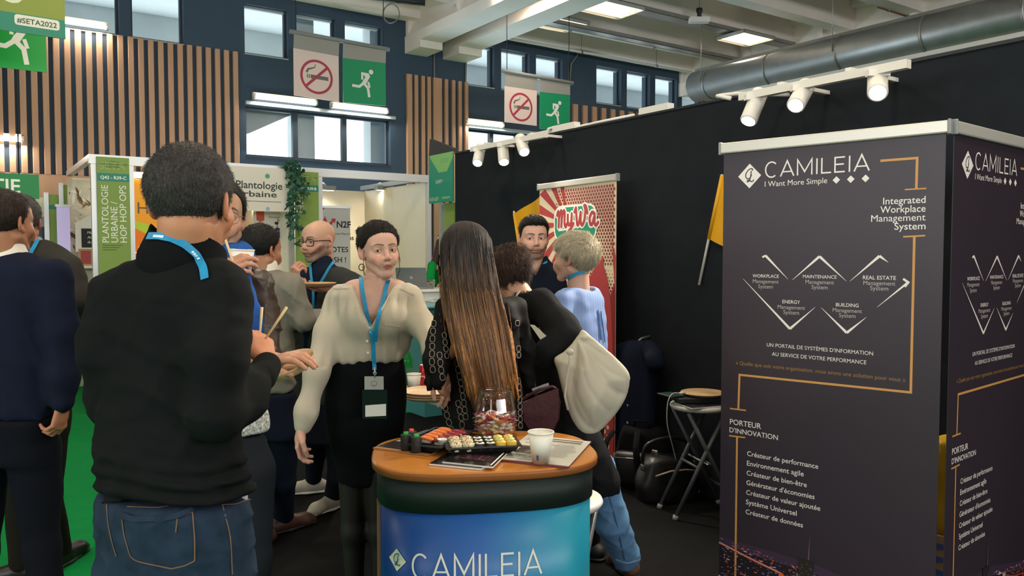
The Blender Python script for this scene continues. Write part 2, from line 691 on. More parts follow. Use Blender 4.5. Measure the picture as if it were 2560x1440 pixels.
tube_light((635, 238), (795, 257), 'lit tube light over the left half of the bright strip window')
tube_light((829, 263), (972, 277), 'lit tube light over the right half of the bright strip window')
tube_light((1167, 302), (1262, 313), 'lit tube light over the strip window right of the slatted pier')
tube_light((-60, 338), (60, 347), 'lit tube light on the beech slats at the left edge')
tube_light((146, 47), (272, 66), 'lit tube light under the top windows beside the olive banner')
lb = HB()  # pale strips standing in for wall lit by the tubes above
for (pa, pb) in (((612, 250), (985, 292)), ((1167, 312), (1420, 345))):
 a, b = on_t(pa[0], pa[1], T_BACK), on_t(pb[0], pb[1], T_BACK)
 lb.box((S(a), T_BACK - 0.07, zl1 + 0.01), (S(b), T_BACK - 0.001, zl1 + 0.06), m_sill_litwall)
structure('trim_10', lb)

# ceiling luminaires with four lit tubes
def luminaire(s, t, z, label):
 r = thing('ceiling_luminaire', label, 'light', hall(s, t, z), YAW, 'four-tube ceiling luminaires')
 f = MB()
 f.box((-0.42, -0.32, 0.05), (0.42, 0.32, 0.06), mat('luminaire back', '#6d675c', .5))
 for y in (-0.32, 0.30):
  f.box((-0.42, y, 0), (0.42, y + 0.02, 0.06), m_alu)
 for x in (-0.42, 0.40):
  f.box((x, -0.32, 0), (x + 0.02, 0.32, 0.06), m_alu)
 f.obj('frame', r)
 for k in range(4):
  MB().tube([(-0.38, -0.21 + 0.14 * k, 0.025), (0.38, -0.21 + 0.14 * k, 0.025)], 0.042, m_warmtube, flat=0.5).obj('tube', r)
 return r


def lum_px(px, py, z, label):
 p = on_z(px, py, z)
 return luminaire(S(p), T(p), z, label)


lum_px(1530, 27, 5.38, 'bright ceiling luminaire beside the white roof girder, largest in the photo')
lum_px(1863, 100, 5.38, 'small lit ceiling luminaire under the cable tray, behind the duct')
lum_px(1397, 63, 5.47, 'small far ceiling luminaire just right of the white girder')
for (s_, t_) in LUMS:
 luminaire(s_, t_, 5.3, 'lit ceiling luminaire overhead, out of the frame')

# cable trays, pipes and wires under the ceiling
def run(name, label, cat, p, L0, L1, z, builder, group=None):
 r = thing(name, label, cat, hall(S(p), T(p), z), YAW, group)
 builder(r, L0, L1)
 return r


def tray(r, a, b):
 k = MB()
 k.box((a, -0.12, 0), (b, 0.12, 0.012), m_galv)
 k.box((a, -0.12, 0), (b, -0.11, 0.07), m_galv)
 k.box((a, 0.11, 0), (b, 0.12, 0.07), m_galv)
 k.obj('tray', r)
 c = MB()
 rnd = random.Random(3)
 for y in (-0.06, 0.0, 0.05):
  c.tube([(a + (b - a) * i / 40, y + rnd.uniform(-.015, .015), 0.03 + rnd.uniform(0, .02)) for i in range(41)], 0.012, m_dark, 6)
 c.obj('cable', r)
 x = a + 0.4
 while x < b:
  MB().tube([(x, 0.1, 0.0), (x, 0.1, 0.72)], 0.006, m_galv, 6).obj('hanger_rod', r)
  x += 1.6


def pipe(rad, m=None, sag=0.0):
 def f(r, a, b):
  MB().tube([(a, 0, 0), (b, 0, 0)], rad, m or m_white, 10).obj('pipe', r)
  x = a + 0.3  # shade between the lips, painted into the skin colour
  while x < b:
   MB().tube([(x, 0, 0), (x, 0, 0.6)], 0.006, m_galv, 6).obj('hanger_rod', r)
   MB().tube([(x - 0.02, 0, 0), (x + 0.02, 0, 0)], rad + 0.008, m_galv, 10).obj('clip', r)
   x += 2.0
 return f


run('cable_tray', 'galvanised cable tray carrying the small ceiling luminaire', 'cable tray', on_z(1863, 92, 5.47), -5.5, 4.2, 5.47, tray, 'cable trays')
run('cable_tray', 'far cable tray along the ceiling above the second hanging sign pair', 'cable tray', on_z(1540, 95, 5.40), -3.0, 5.0, 5.40, tray, 'cable trays')  # nostril shade painted as dark spots
run('ceiling_pipe', 'thin white pipe along the ceiling rib nearest the slatted wall', 'pipe', on_z(1560, 150, 5.42), -3.4, 5, 5.42, pipe(0.025))
run('ceiling_pipe', 'white ribbed conduit along the ceiling above the duct end', 'pipe', on_z(1700, 130, 5.42), -5.0, 4, 5.42, pipe(0.035))
run('ceiling_pipe', 'rusty brown sprinkler pipe at the top edge of the photo', 'pipe', on_z(2230, 28, 5.5), -0.4, 1.6, 5.5, pipe(0.02, mat('rusty pipe', '#6d4a3c', 0.7)))
m_cable = mat('grey cable', '#7c7a74', 0.6)
# smoke detector and boxes hanging on the near tray
p = on_z(1748, 52, 5.38)
r = thing('ceiling_sensor', 'black and white sensor box hanging from the cable tray', 'sensor', p)
MB().box((-0.16, -0.07, -0.03), (0.16, 0.07, 0.05), m_white).obj('housing', r)
MB().lathe([(0.05, 0.05), (0.03, 0.10), (0.055, 0.16), (0.05, 0.2)], m_dark, n=14).obj('sensor_head', r)
MB().tube([(0, 0, 0.19), (0, 0, 0.68)], 0.006, m_galv, 6).obj('hanger_rod', r)
# conduit stub at the top, beside the coil of cable
p = on_z(1020, 3, 5.3)
r = thing('ceiling_conduit', 'black conduit stub with a hanging coil of cable at the top edge', 'conduit', p)
MB().tube([(-0.7, -0.1, 0.05), (0.0, 0, 0), (0.25, 0.03, -0.02)], 0.045, m_dark).obj('conduit', r)
MB().tube([(0.12 * cos(a / 20 * 2 * pi) - 0.25, 0.02 * sin(a), 0.14 * sin(a / 20 * 2 * pi) - 0.18) for a in range(44)], 0.008, m_cable, 6).obj('cable_coil', r)
MB().tube([(0, 0, 0), (0, 0, 0.72)], 0.008, m_galv, 6).obj('hanger_rod', r)
# conduits running down the pier
for (pp, lab) in (([(1085, 120), (1086, 195), (1087, 300)], 'thin grey conduit running down the slatted pier'),
    ([(1165, 145), (1164, 205), (1163, 230)], 'cable loop dropping from the girder at the edge of the pier'),
    ([(1446, 105), (1444, 138), (1428, 160), (1425, 200)], 'bent grey conduit where the wall meets the ceiling, above the second sign pair')):
 P = [on_t(a, b, T_BACK - 0.03) for a, b in pp]
 r = thing('conduit', lab, 'conduit', P[0])
 MB().tube(P, 0.016, m_cable, 8).obj('pipe', r, world=True)

# the round ventilation duct behind the black wall
dr = 0.26
e0 = at(1740, 218, 14.2)
r = thing('ventilation_duct', 'long round galvanised ventilation duct above the black wall', 'duct', e0, YAW)
d = MB()
d.tube([(0, 0, 0), (0, -13, 0)], dr, m_galv, 40, caps=True)
d.obj('duct_pipe', r)
for k in range(9):
 y = -0.35 - 1.25 * k
 q = MB()
 q.tube([(0, y, 0), (0, y - 0.03, 0)], dr + 0.008, m_galv, 40)
 q.obj('joint_ring', r)
 if k % 2 == 0:
  MB().tube([(-dr - 0.01, y, 0), (-dr - 0.01, y, 5.9 - e0.z)], 0.006, m_galv, 6).obj('hanger_wire', r)
MB().box((-0.03, -13, dr - 0.01), (0.03, 0, dr + 0.05), m_galv).obj('top_rail', r)
MB().box((-0.10, -13, -dr - 0.04), (0.02, -0.6, -dr + 0.02), m_white).obj('bottom_rail', r)

# the black booth wall
WALL_H = on_s(1400, 333, S_BLACK).z
T_END = T(on_s(1138, 440, S_BLACK))
bw = HB()
bw.box((S_BLACK, -1.5, 0), (S_BLACK + 0.1, T_END, WALL_H), m_blackwall)
bw.box((S_BLACK - 0.01, -1.5, WALL_H), (S_BLACK + 0.11, T_END, WALL_H + 0.015), m_dark)
structure('wall_stand', bw, 'tall black cloth wall of the stand')


# track spotlights
def spotlight(px, py, s, tilt, label, power=60, rail_z=None, aim=None):
 p = on_s(px, py, s)
 r = thing('track_spotlight', label, 'spotlight', p, 0, 'white track spotlights on the black wall')
 d = (Vector(aim) - p).normalized() if aim else Vector(tilt).normalized()
 q = d.to_track_quat('-Z', 'Y').to_matrix().to_4x4()
 b = MB(q)
 b.lathe([(0.042, 0.10), (0.045, 0.095), (0.045, -0.10), (0.042, -0.105)], m_white, n=24)
 b.obj('lamp_body', r)
 MB(q).lathe([(0.036, -0.1065), (0.036, -0.102)], m_lens, n=24).obj('lens', r)
 y = MB()
 top = (rail_z - p.z) if rail_z else 0.14
 y.tube([(0, 0, 0.02), (0, 0, top)], 0.012, m_white, 10)
 y.obj('stem', r)
 MB().box((-0.05, -0.02, top - 0.03), (0.05, 0.02, top), m_white).obj('adapter', r)
 l = bpy.data.lights.new('spot_beam', 'SPOT')
 l.energy, l.spot_size, l.spot_blend, l.color, l.shadow_soft_size = power, radians(75), 0.7, (1.0, 0.9, 0.74), 0.035
 o = bpy.data.objects.new('spot_beam', l)
 o.parent = r
 o.location = q.to_3x3() @ Vector((0, 0, -0.12))
 o.rotation_euler = q.to_euler()
 col.objects.link(o)
 return r


sN = S_BLACK - 0.42
ra, rb = on_s(1852, 238, sN), on_s(2272, 166, sN)
rz = (ra.z + rb.z) / 2
r = thing('light_rail', 'white spotlight rail on an arm over the black wall, near the large banners', 'rail', hall(sN, T(ra), rz), YAW)
L = T(ra) - T(rb)
MB().box((-0.02, -L, -0.02), (0.02, 0, 0.02), m_white).obj('track', r)
for y in (-0.25, -L + 0.3):
 MB().box((0, y - 0.015, 0.02), (0.50, y + 0.015, 0.04), m_white).obj('bracket', r)
MB().tube([(-0.02, 0.05, 0.0), (-0.05, 0.12, 0.02), (0.1, 0.12, 0.05), (0.42, 0.0, 0.06)], 0.012, m_white, 8).obj('cable', r)
spotlight(1886, 266, sN, (-0.25, 0.1, -1), 'left white spotlight of the rail near the large banners', 150, rz, (0.2, 3.3, 0.2))
spotlight(2003, 238, sN, (-0.6, -0.6, -0.7), 'middle spotlight of the near rail, glaring towards the camera', 150, rz, (0.3, 2.6, 0.9))
spotlight(2194, 210, sN, (-0.05, -0.2, -1), 'right white spotlight of the rail, above the large dark banner', 150, rz, (0.8, 1.7, 0.9))
sN = S_BLACK - 0.3
ra, rb = on_s(1180, 373, sN), on_s(1365, 338, sN)
rz = (ra.z + rb.z) / 2
r = thing('light_rail', 'short spotlight rail at the far end of the black wall', 'rail', hall(sN, T(ra), rz), YAW)
L = T(ra) - T(rb)
MB().box((-0.02, -L, -0.02), (0.02, 0, 0.02), m_white).obj('track', r)
for y in (-0.2, -L + 0.2):
 MB().box((0, y - 0.015, 0.02), (0.40, y + 0.015, 0.04), m_white).obj('bracket', r)
spotlight(1198, 387, sN, (-0.4, -0.3, -1), 'leftmost spotlight at the far end of the black wall', 60, rz, (-0.6, 5.0, 0.3))
spotlight(1258, 383, sN, (-0.15, -0.2, -1), 'middle spotlight at the far end of the black wall', 60, rz, (0.1, 5.0, 0.5))
spotlight(1305, 362, sN, (-0.3, -0.5, -1), 'right spotlight at the far end of the black wall, under the hanging sign', 60, rz, (0.5, 4.4, 0.8))
# cable clutter on top of the wall
r = thing('cable_bundle', 'white cable and plug strip lying on top of the black wall', 'cable', on_s(1420, 325, S_BLACK + 0.03))
MB().tube([on_s(a, b, S_BLACK + 0.03) for a, b in ((1290, 352), (1365, 338), (1372, 322), (1385, 318), (1392, 328), (1430, 321), (1500, 305), (1585, 288))], 0.012, m_white, 8).obj('cable', r, world=True)
for (a, b) in ((1350, 340), (1415, 320), (1640, 276)):
 p = on_s(a, b, S_BLACK + 0.03)
 MB(Matrix.Translation(p) @ Matrix.Rotation(YAW, 4, 'Z')).box((-0.03, -0.14, -0.02), (0.03, 0.14, 0.03), m_white).obj('plug_strip', r, world=True)


# ------------------------------------------------------------ hanging signs
m_pink = mat('pale sign board', '#e9d3c9', 0.5)
m_exit = mat('exit sign green', '#08925f', 0.45)
m_exit2 = mat('bright exit green', '#0c9a3c', 0.4)
m_signwhite = mat('sign white', '#efe9e2', 0.5)
m_prohib = mat('prohibition red', '#b23a4d', 0.5)
m_signgrey = mat('sign grey', '#6b6a66', 0.5)


def no_smoking(F, w, h):
 cx, cy, R = w * 0.5, h * 0.52, w * 0.335
 # cigarette, smoke, then the ring and bar
 F.rect(cx - R * 0.40, cy - R * 0.14, cx + R * 0.78, cy + R * 0.10, m_signgrey)
 F.rect(cx - R * 0.52, cy - R * 0.14, cx - R * 0.45, cy + R * 0.10, m_signgrey)
 F.rect(cx - R * 0.64, cy - R * 0.14, cx - R * 0.57, cy + R * 0.10, m_signgrey)
 F.line([(cx - R * .66, cy + R * .2), (cx - R * .55, cy + R * .42), (cx - R * .3, cy + R * .5), (cx - R * .12, cy + R * .58), (cx - R * .08, cy + R * .8)], R * .15, m_signgrey, w1=R * .03)
 F.arc(cx, cy, R, 0, 360, R * 0.16, m_prohib, n=40, lift=0.002)
 F.line([(cx - R * .7, cy - R * .66), (cx + R * .7, cy + R * .66)], R * 0.17, m_prohib, lift=0.002)


def runner(F, cx, cy, k, m=None, head=True):
 """running figure, k = its height"""
 m = m or m_signwhite
 def q(pts):
  F.poly([(cx + x * k, cy + y * k) for x, y in pts], m)
 if head:
  F.disc(cx + 0.26 * k, cy + 0.41 * k, 0.088 * k, m)
 L = lambda pts, w: F.line([(cx + x * k, cy + y * k) for x, y in pts], w * k, m)
 q([(-0.14, 0.37), (0.16, 0.35), (0.22, 0.24), (0.14, 0.10), (0.02, -0.10), (-0.13, -0.06), (-0.06, 0.08), (0.03, 0.2)])
 L([(-0.10, 0.36), (-0.10, 0.10)], 0.08)
 L([(-0.03, -0.02), (-0.22, -0.17), (-0.50, -0.15)], 0.10)
 L([(-0.03, -0.03), (0.13, -0.20), (0.18, -0.53)], 0.10)
 L([(0.14, 0.03), (0.20, -0.17)], 0.08)


def hanging_pair(pa, pb, Y, panels, label1, label2, labelr, z_bot):
 """rail pa-pb carrying the two boards"""
 A = at(pa[0], pa[1], Y)
 u = Vector((1.444, 1, 0)).normalized()
 n = Vector((u.y, -u.x, 0))
 B = on_plane(pb[0], pb[1], A, n)
 r = thing('sign_rail', labelr, 'rail', A)
 k = MB()
 k.tube([A, B], 0.03, m_grey, 10)
 k.obj('bar', r, world=True)
 for q in (0.06, 0.94):
  p = A.lerp(B, q)
  MB().tube([p, (p.x, p.y, 6.0)], 0.006, m_dark, 6).obj('hanger_wire', r, world=True)
 for (x0, y0, x1, y1, yb, kind, lab) in panels:
  P0 = on_plane(x0, y0, A, n)
  P1 = on_plane(x1, y1, A, n)
  Pb = on_plane(x0, yb, A, n)
  w = (P1 - P0).dot(u)
  slope = (P1.z - P0.z) / w
  h = P0.z - Pb.z
  V = Vector((0, 0, 1))
  U = (u + V * slope).normalized()
  board = thing('hanging_sign', lab, 'sign', Pb)
  th = 0.01
  k = MB()
  c = [Pb, Pb + U * w, Pb + U * w + V * h, Pb + V * h]
  k.loft([[p - n * 0 for p in c], [p - n * th for p in c]], m_pink if kind == 'smoke' else m_exit, False)
  F = Face2D(k, Pb, U, V, n)
  top = h * 0.10
  if kind == 'smoke':
   no_smoking(F, w, h * 0.90)
  else:
   runner(F, w * 0.50, h * 0.50, h * 0.62)
  k.obj('board', board, world=True)
  k = MB()
  lo = [Pb + V * h, Pb + U * w + V * h]
  up = [on_plane(x0, pa[1] + (x0 - pa[0]) * (pb[1] - pa[1]) / (pb[0] - pa[0]), A, n), None]
  up[1] = up[0] + (B - A) * (w / (B - A).length)
  k.loft([[lo[0] + n * .003, lo[1] + n * .003, up[1] + n * .003, up[0] + n * .003], [lo[0] - n * .003, lo[1] - n * .003, up[1] - n * .003, up[0] - n * .003]], mat('grey film', '#9c9a92', 0.4), False)
  k.obj('hanging_strip', board, world=True)


hanging_pair((724, 78), (973, 124), 11.0,
   [(735, 120, 848, 141, 238, 'smoke', 'white no-smoking sign of the left hanging pair'),
   (858, 145, 965, 158, 256, 'exit', 'green running-man exit sign of the left hanging pair')], '', '', 'grey rail carrying the left pair of hanging signs', 0)
hanging_pair((1256, 177), (1432, 208), 12.0,
   [(1262, 214, 1342, 226, 305, 'smoke', 'white no-smoking sign of the right hanging pair'),
   (1350, 230, 1425, 238, 322, 'exit', 'green running-man exit sign of the right hanging pair')], '', '', 'grey rail carrying the right pair of hanging signs', 0)

# banner at the top left with the tag, and the exit sign behind it
def slab(pts, n, th, m, mb):
 n = Vector(n).normalized()
 mb.loft([list(pts), [p - n * th for p in pts]], m, False)


u = Vector((1.444, 1, 0)).normalized()
n = Vector((u.y, -u.x, 0))
A = at(164, 98, 5.6)
Z = Vector((0, 0, 1))
k0 = on_plane(0, 74, A, n)
U = (A - k0).normalized()
W0 = 1.9
zt0 = (on_plane(164, 52, A, n).z - A.z)
ban = thing('hanging_banner', 'olive and teal hanging event banner with a white hashtag label, top left corner', 'banner', A)
k = MB()
slab([A - U * W0, A, A + Z * 1.5, A - U * W0 + Z * 1.5], n, 0.01, mat('banner olive', '#7d8a35', 0.55), k)
F = Face2D(k, A - U * W0, U, Z, n)
F.poly([(0, 0), (W0, 0), (W0, zt0), (0, zt0)], mat('banner teal', '#2a7a62', 0.55))
lx = W0 - 0.30
lw = 0.265
def rrect(F, u0, v0, u1, v1, r, m, lift=0.0016, n=5):
 pts = []
 for (cx, cy, a0) in ((u1 - r, v1 - r, 0), (u0 + r, v1 - r, 90), (u0 + r, v0 + r, 180), (u1 - r, v0 + r, 270)):
  for i in range(n + 1):
   a = radians(a0 + 90 * i / n)
   pts.append((cx + r * cos(a), cy + r * sin(a)))
 F.poly(pts, m, lift)
rrect(F, lx, 0.05, lx + lw, 0.12, 0.018, mat('label cream', '#cfd0bd', 0.6))
F.text('#SETA2022', lx + 0.014, 0.066, 0.034, mat('label ink', '#39493f', 0.6), width=lw - 0.03, bold=0.02, lift=0.003)
F.text('IONS', W0 - 0.245, zt0 + 0.075, 0.17, mat('banner lettering', '#c9cfae', 0.6), width=0.62, bold=0.05, align='r')
F.text('SOLUT', W0 - 0.90, zt0 + 0.075, 0.17, mat('banner lettering', '#c9cfae', 0.6), width=0.75, bold=0.05, align='r')
k.obj('printed_panel', ban, world=True)
for q in (0.1, W0 - 0.1):
 p = A - U * q + Z * 1.5
 MB().tube([p, (p.x, p.y, 6.0)], 0.005, m_dark, 6).obj('hanger_wire', ban, world=True)
A = at(117, 181, 6.6)
k0 = on_plane(0, 168, A, n)
U = (A - k0).normalized()
ex = thing('hanging_sign', 'large green running-man exit sign partly behind the olive banner', 'sign', A)
k = MB()
slab([A - U * 0.75, A, A + Z * 0.75, A - U * 0.75 + Z * 0.75], n, 0.012, m_exit2, k)
F = Face2D(k, A - U * 0.75, U, Z, n)
hp = on_plane(42, 99, A, n) - (A - U * 0.75)
runner(F, hp.dot(U), hp.z - U.z * hp.dot(U) / 1.0, 0.36)
k.obj('board', ex, world=True)
for q in (0.1, 0.65):
 p = A - U * q + Z * 0.75
 MB().tube([p, (p.x, p.y, 6.0)], 0.005, m_dark, 6).obj('hanger_wire', ex, world=True)
# ============================================================ THE STANDS ACROSS THE AISLE
_thing = thing


def thing(name, label, cat, loc=(0, 0, 0), rz=None, group=None):
 """things across the aisle stand square to the hall"""
 return _thing(name, label, cat, loc, YAW if rz is None else rz, group)


m_ink = mat('printed black', '#1d1f22', 0.6)
m_pgreen = mat('totem green', '#7a9442', 0.5)
m_pgreen2 = mat('totem pale green', '#86a85a', 0.5)
m_pteal = mat('totem teal', '#1f7f6a', 0.5)
m_pwhite = mat('printed white', '#e6e6dc', 0.5)
m_ppale = mat('printed pale green', '#c4d2a4', 0.5)
m_panel = mat('white booth panel', '#e4dcc6', 0.55, vary=0.02)
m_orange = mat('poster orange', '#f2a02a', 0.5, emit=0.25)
m_lit = mat('lit strip lamp', '#ffedc0', emit=6)
TF, TB = 8.73, 10.6
Z = Vector((0, 0, 1))


def face_t(mb, t):
 """printed face on a plane parallel to the slatted wall, u = s, v = z"""
 return Face2D(mb, (0, t, 0), (1, 0, 0), (0, 0, 1), (0, -1, 0))


def st(px, py, t):
 p = on_t(px, py, t)
 return S(p), p.z


cs, cz = st(232, 386, TF)
ce_, _ = st(1072, 437, TF)
RAILZ = cz
# rails and posts of the shell scheme
r = thing('exhibition_booth', 'white metal frame of the stands across the aisle', 'frame', hall(cs, TF))
MB(HX).box((cs - 0.04, TF - 0.03, cz - 0.09), (ce_, TF + 0.05, cz), m_alu).obj('front_rail', r, world=True)
MB(HX).box((cs - 0.04, TF, cz - 0.06), (cs + 0.02, TB + 0.1, cz), m_alu).obj('side_rail', r, world=True)
MB(HX).box((ce_ - 0.04, TF, cz - 0.06), (ce_ + 0.02, TB + 0.1, cz), m_alu).obj('side_rail', r, world=True)
for px in (234, 327, 728, 799, 1071):
 s_, _ = st(px, 440, TF)
 MB(HX).box((s_ - 0.025, TF - 0.02, 0), (s_ + 0.025, TF + 0.04, cz - 0.085), m_alu).obj('post', r, world=True)
# white infill walls, split where the panels join
wl = MB(HX)
s_ = cs
k = 0
while s_ < ce_ - 0.1:
 e = min(s_ + 0.96, ce_)
 wl.box((s_ + 0.008, TB, 0), (e - 0.008, TB + 0.03, cz - 0.08), m_panel)
 wl.box((e - 0.012, TB - 0.012, 0), (e + 0.012, TB + 0.04, cz - 0.06), m_alu)
 s_ = e
for t_ in (TF + 0.05, (TF + TB) / 2 + 0.05):
 wl.box((ce_ - 0.02, t_, 0), (ce_ + 0.01, t_ + 0.93, cz - 0.08), m_panel)
structure('wall_booth', wl, 'white infill walls of the stands across the aisle')
# dividing wall between the two stands
sd = st(728, 440, TF)[0]
structure('wall_divider', MB(HX).box((sd - 0.02, TF + 0.1, 0), (sd + 0.02, TB, cz - 0.08), m_panel))


def totem(pl, pr, py, t, code, lines, name_label, th, pale=False, codepx=None):
 s0, z1 = st(pl, py, t)
 s1, _ = st(pr, py, t)
 w = s1 - s0
 r = thing('booth_totem', name_label, 'sign', hall(s0, t))
 k = MB(HX)
 k.box((s0, t - 0.012, 0.02), (s1, t + 0.012, z1), m_pgreen)
 F = face_t(k, t - 0.0125)
 F.text('SETA', s0 + w * 0.08, z1 - w * 0.42, 0.1, m_pgreen2, width=w * 0.8, bold=0.01)
 for i in range(3):
  F.text(('Le Salon de', "l'Environnement de Travail", '& des Achats')[i], s0 + w / 2, z1 - w * (0.17 + 0.09 * i), 0.03, m_ink, width=w * (0.3, 0.86, 0.45)[i], align='c', lift=0.002)
 F.rect(s0, z1 - w * 0.82, s1, z1 - w * 0.55, m_pteal)
 F.text(code, s0 + w * 0.1, z1 - w * 0.745, 0.1, m_pwhite, width=w * 0.8, bold=0.03)
 u = s0 + w * 0.32
 for (tx, wd) in lines:
  F.text(tx, u, z1 - w * 0.95 - lines[0][1], th, m_pwhite if not pale else m_ppale, rot=90, width=wd, lift=0.0012)
  u += w * 0.28
 for i in range(3):
  F.rect(s0 + w * .12, z1 - w * (3.0 + .08 * i), s0 + w * (.75 - .1 * i), z1 - w * (2.985 + .08 * i), m_ink)
 k.obj('printed_panel', r, world=True)
 return r


totem(241, 322, 391, TF - 0.05, 'Q42 - R39-C', [('PLANTOLOGIE', 0.56), ('URBAINE /', 0.40), ('HOP HOP OPS', 0.56)], 'green stand totem lettered Q42-R39-C at the left corner of the white stand', 0.07)
totem(737, 795, 428, TF - 0.05, 'Q42 - R39-B', [('', .42), ('N2F', 0.20)] if False else [('N2F', 0.20)], 'green stand totem lettered Q42-R39-B beside the ivy', 0.09)

# orange poster inside the left stand
s0, z1 = st(327, 446, TB - 0.04)
s1, _ = st(545, 446, TB - 0.04)
r = thing('poster', 'glowing orange poster inside the left white stand', 'poster', hall(s0, TB - 0.03))
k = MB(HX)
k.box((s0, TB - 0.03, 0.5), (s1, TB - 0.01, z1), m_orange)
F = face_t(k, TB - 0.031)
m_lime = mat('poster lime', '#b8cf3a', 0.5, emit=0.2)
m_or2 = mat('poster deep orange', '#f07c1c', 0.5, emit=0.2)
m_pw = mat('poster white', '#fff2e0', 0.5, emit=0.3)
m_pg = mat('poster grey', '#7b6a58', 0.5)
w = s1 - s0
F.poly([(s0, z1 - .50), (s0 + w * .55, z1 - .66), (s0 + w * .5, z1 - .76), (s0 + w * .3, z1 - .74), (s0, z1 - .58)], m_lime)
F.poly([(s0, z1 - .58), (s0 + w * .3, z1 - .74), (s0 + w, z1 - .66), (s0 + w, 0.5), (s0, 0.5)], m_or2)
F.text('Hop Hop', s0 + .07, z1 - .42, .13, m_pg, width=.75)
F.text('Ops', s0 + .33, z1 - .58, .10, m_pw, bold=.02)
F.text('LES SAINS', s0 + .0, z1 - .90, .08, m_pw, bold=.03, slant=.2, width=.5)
k.obj('printed_panel', r, world=True)
MB(HX).box((s0, TB - 0.06, z1 + 0.01), (s1, TB - 0.005, z1 + 0.08), m_lit).obj('lamp_strip', r, world=True)
MB(HX).box((s0 + .25, TB - 0.25, z1 - 0.06), (s0 + .75, TB - 0.19, z1 - 0.02), m_dark).obj('lamp_bar', r, world=True)

# plant wall picture in the left stand, with a chalk board and shelf in front
s0, z1 = st(168, 448, TB - 0.05)
s1 = st(262, 448, TB - 0.05)[0]
r = thing('poster', 'plant and wood picture wall left of the green corner totem', 'poster', hall(s0, TB - 0.05))
k = MB(HX)
k.box((s0, TB - 0.05, 0.9), (s1, TB - 0.03, z1), mat('picture cream', '#d9cdb6', 0.6, vary=0.2, vscale=6))
F = face_t(k, TB - 0.051)
rn = random.Random(5)
mw = [mat('picture wood', '#8d6f48', 0.7), mat('picture leaf', '#7d9a3a', 0.7), mat('picture pale', '#efe9da', 0.7), mat('picture brown', '#6a4f33', 0.7)]
for i in range(60):
 a, b = s0 + rn.random() * (s1 - s0) * .9, 1.6 + rn.random() * (z1 - 1.7)
 q = rn.uniform(.02, .08)
 ang = rn.uniform(0, pi)
 pts = [(a + q * cos(ang), b + q * sin(ang)), (a - .25 * q * sin(ang), b + .25 * q * cos(ang)), (a - q * cos(ang), b - q * sin(ang)), (a + .25 * q * sin(ang), b - .25 * q * cos(ang))]
 pts = [(min(max(x, s0), s1), min(max(y, .9), z1)) for x, y in pts]
 F.poly(pts, mw[(0, 2, 2, 3)[i % 4]], 0.001 + i * 0.00005)
F.disc(s0 + .32, z1 - .50, .13, mw[1], .07, lift=.006)
F.poly([(s0 + .1, z1 - .62), (s0 + .45, z1 - .60), (s0 + .36, z1 - 1.0), (s0 + .16, z1 - 1.0)], mw[2], lift=.006)
k.obj('printed_panel', r, world=True)
a, b = st(188, 560, TB - 0.2)
r = thing('chalkboard', 'small chalk board with a pale house-shaped frame left of the green corner totem', 'board', hall(a, TB - 0.2))
k = MB(HX)
k.box((a, TB - 0.2, b - .32), (a + .4, TB - 0.18, b), m_white)
k.loft([[(a - .02, TB - .2, b), (a + .42, TB - .2, b), (a + .3, TB - .2, b + .2)], [(a - .02, TB - .18, b), (a + .42, TB - .18, b), (a + .3, TB - .18, b + .2)]], m_white, False)
k.obj('frame', r, world=True)
k = MB(HX)
k.box((a + .06, TB - 0.205, b - .27), (a + .38, TB - 0.199, b - .05), m_ink)
F = face_t(k, TB - 0.2055)
for i in range(3):
 F.text(('Menu', 'Atelier', 'du jour')[i], a + .12, b - .11 - .055 * i, .03, m_pwhite, slant=.2)
k.obj('slate', r, world=True)
a, b = st(170, 664, TB - 0.3)
r = thing('shelf', 'white shelf with legs under the chalk board', 'shelf', hall(a, TB - 0.3))
k = MB(HX)
k.box((a, TB - .45, b - .03), (a + .55, TB - .06, b), m_white)
for x in (a + .03, a + .5):
 k.bar((x, TB - .4, 0), (x, TB - .4, b - .03), .03, .03, m_white)
 k.bar((x, TB - .1, 0), (x, TB - .1, b - .03), .03, .03, m_white)
k.obj('shelf_board', r, world=True)
r = thing('picture_frame', 'small wooden picture frame with a red picture on the white shelf', 'frame', hall(a + .16, TB - .38, b))
k = MB(HX)
k.box((a + .10, TB - .40, b + .003), (a + .24, TB - .38, b + .19), mat('frame wood', '#b98d5c', 0.6))
k.obj('frame', r, world=True)
MB(HX).box((a + .12, TB - .403, b + .02), (a + .22, TB - .399, b + .17), mat('picture red', '#a8474a', 0.6)).obj('picture', r, world=True)
r = thing('jar', 'small red jar on the white shelf beside the picture frame', 'jar', hall(a + .31, TB - .3, b + .002))
MB().lathe([(.035, 0), (.045, .02), (.045, .07), (.03, .09)], mat('jar red', '#a02c2c', 0.4)).obj('jar_body', r)
MB().lathe([(.033, .09), (.033, .105)], m_white).obj('lid', r)

# white fascia banner
s0, z1 = st(556, 413, TF - 0.06)
s1, _ = st(722, 425, TF - 0.06)
z0 = st(600, 526, TF - 0.06)[1]
z1 = st(640, 418, TF - 0.06)[1]
r = thing('banner', 'white cloth banner lettered Plantologie urbaine across the stand front', 'banner', hall(s0, TF - .06))
k = MB(HX)
k.box((s0 - .25, TF - .065, z0), (s1, TF - .055, z1), mat('banner cloth', '#d8d2c4', 0.8, bump=0.1, bscale=8))
F = face_t(k, TF - .0655)
m_txt = mat('banner dark ink', '#33403e', 0.6)
a, b = st(590, 469, TF - .066)
F.text('Plantologie', a, b, .082, m_txt, width=st(706, 472, TF - .066)[0] - a, bold=0.02, hfix=True)
a, b = st(592, 487, TF - .066)
F.text('urbaine', a, b - .012, .066, m_txt, width=st(692, 489, TF - .066)[0] - a, bold=0.02, hfix=True)
F.rect(s1 - .72, z0 + .10, s1 - .09, z0 + .107, m_signgrey)
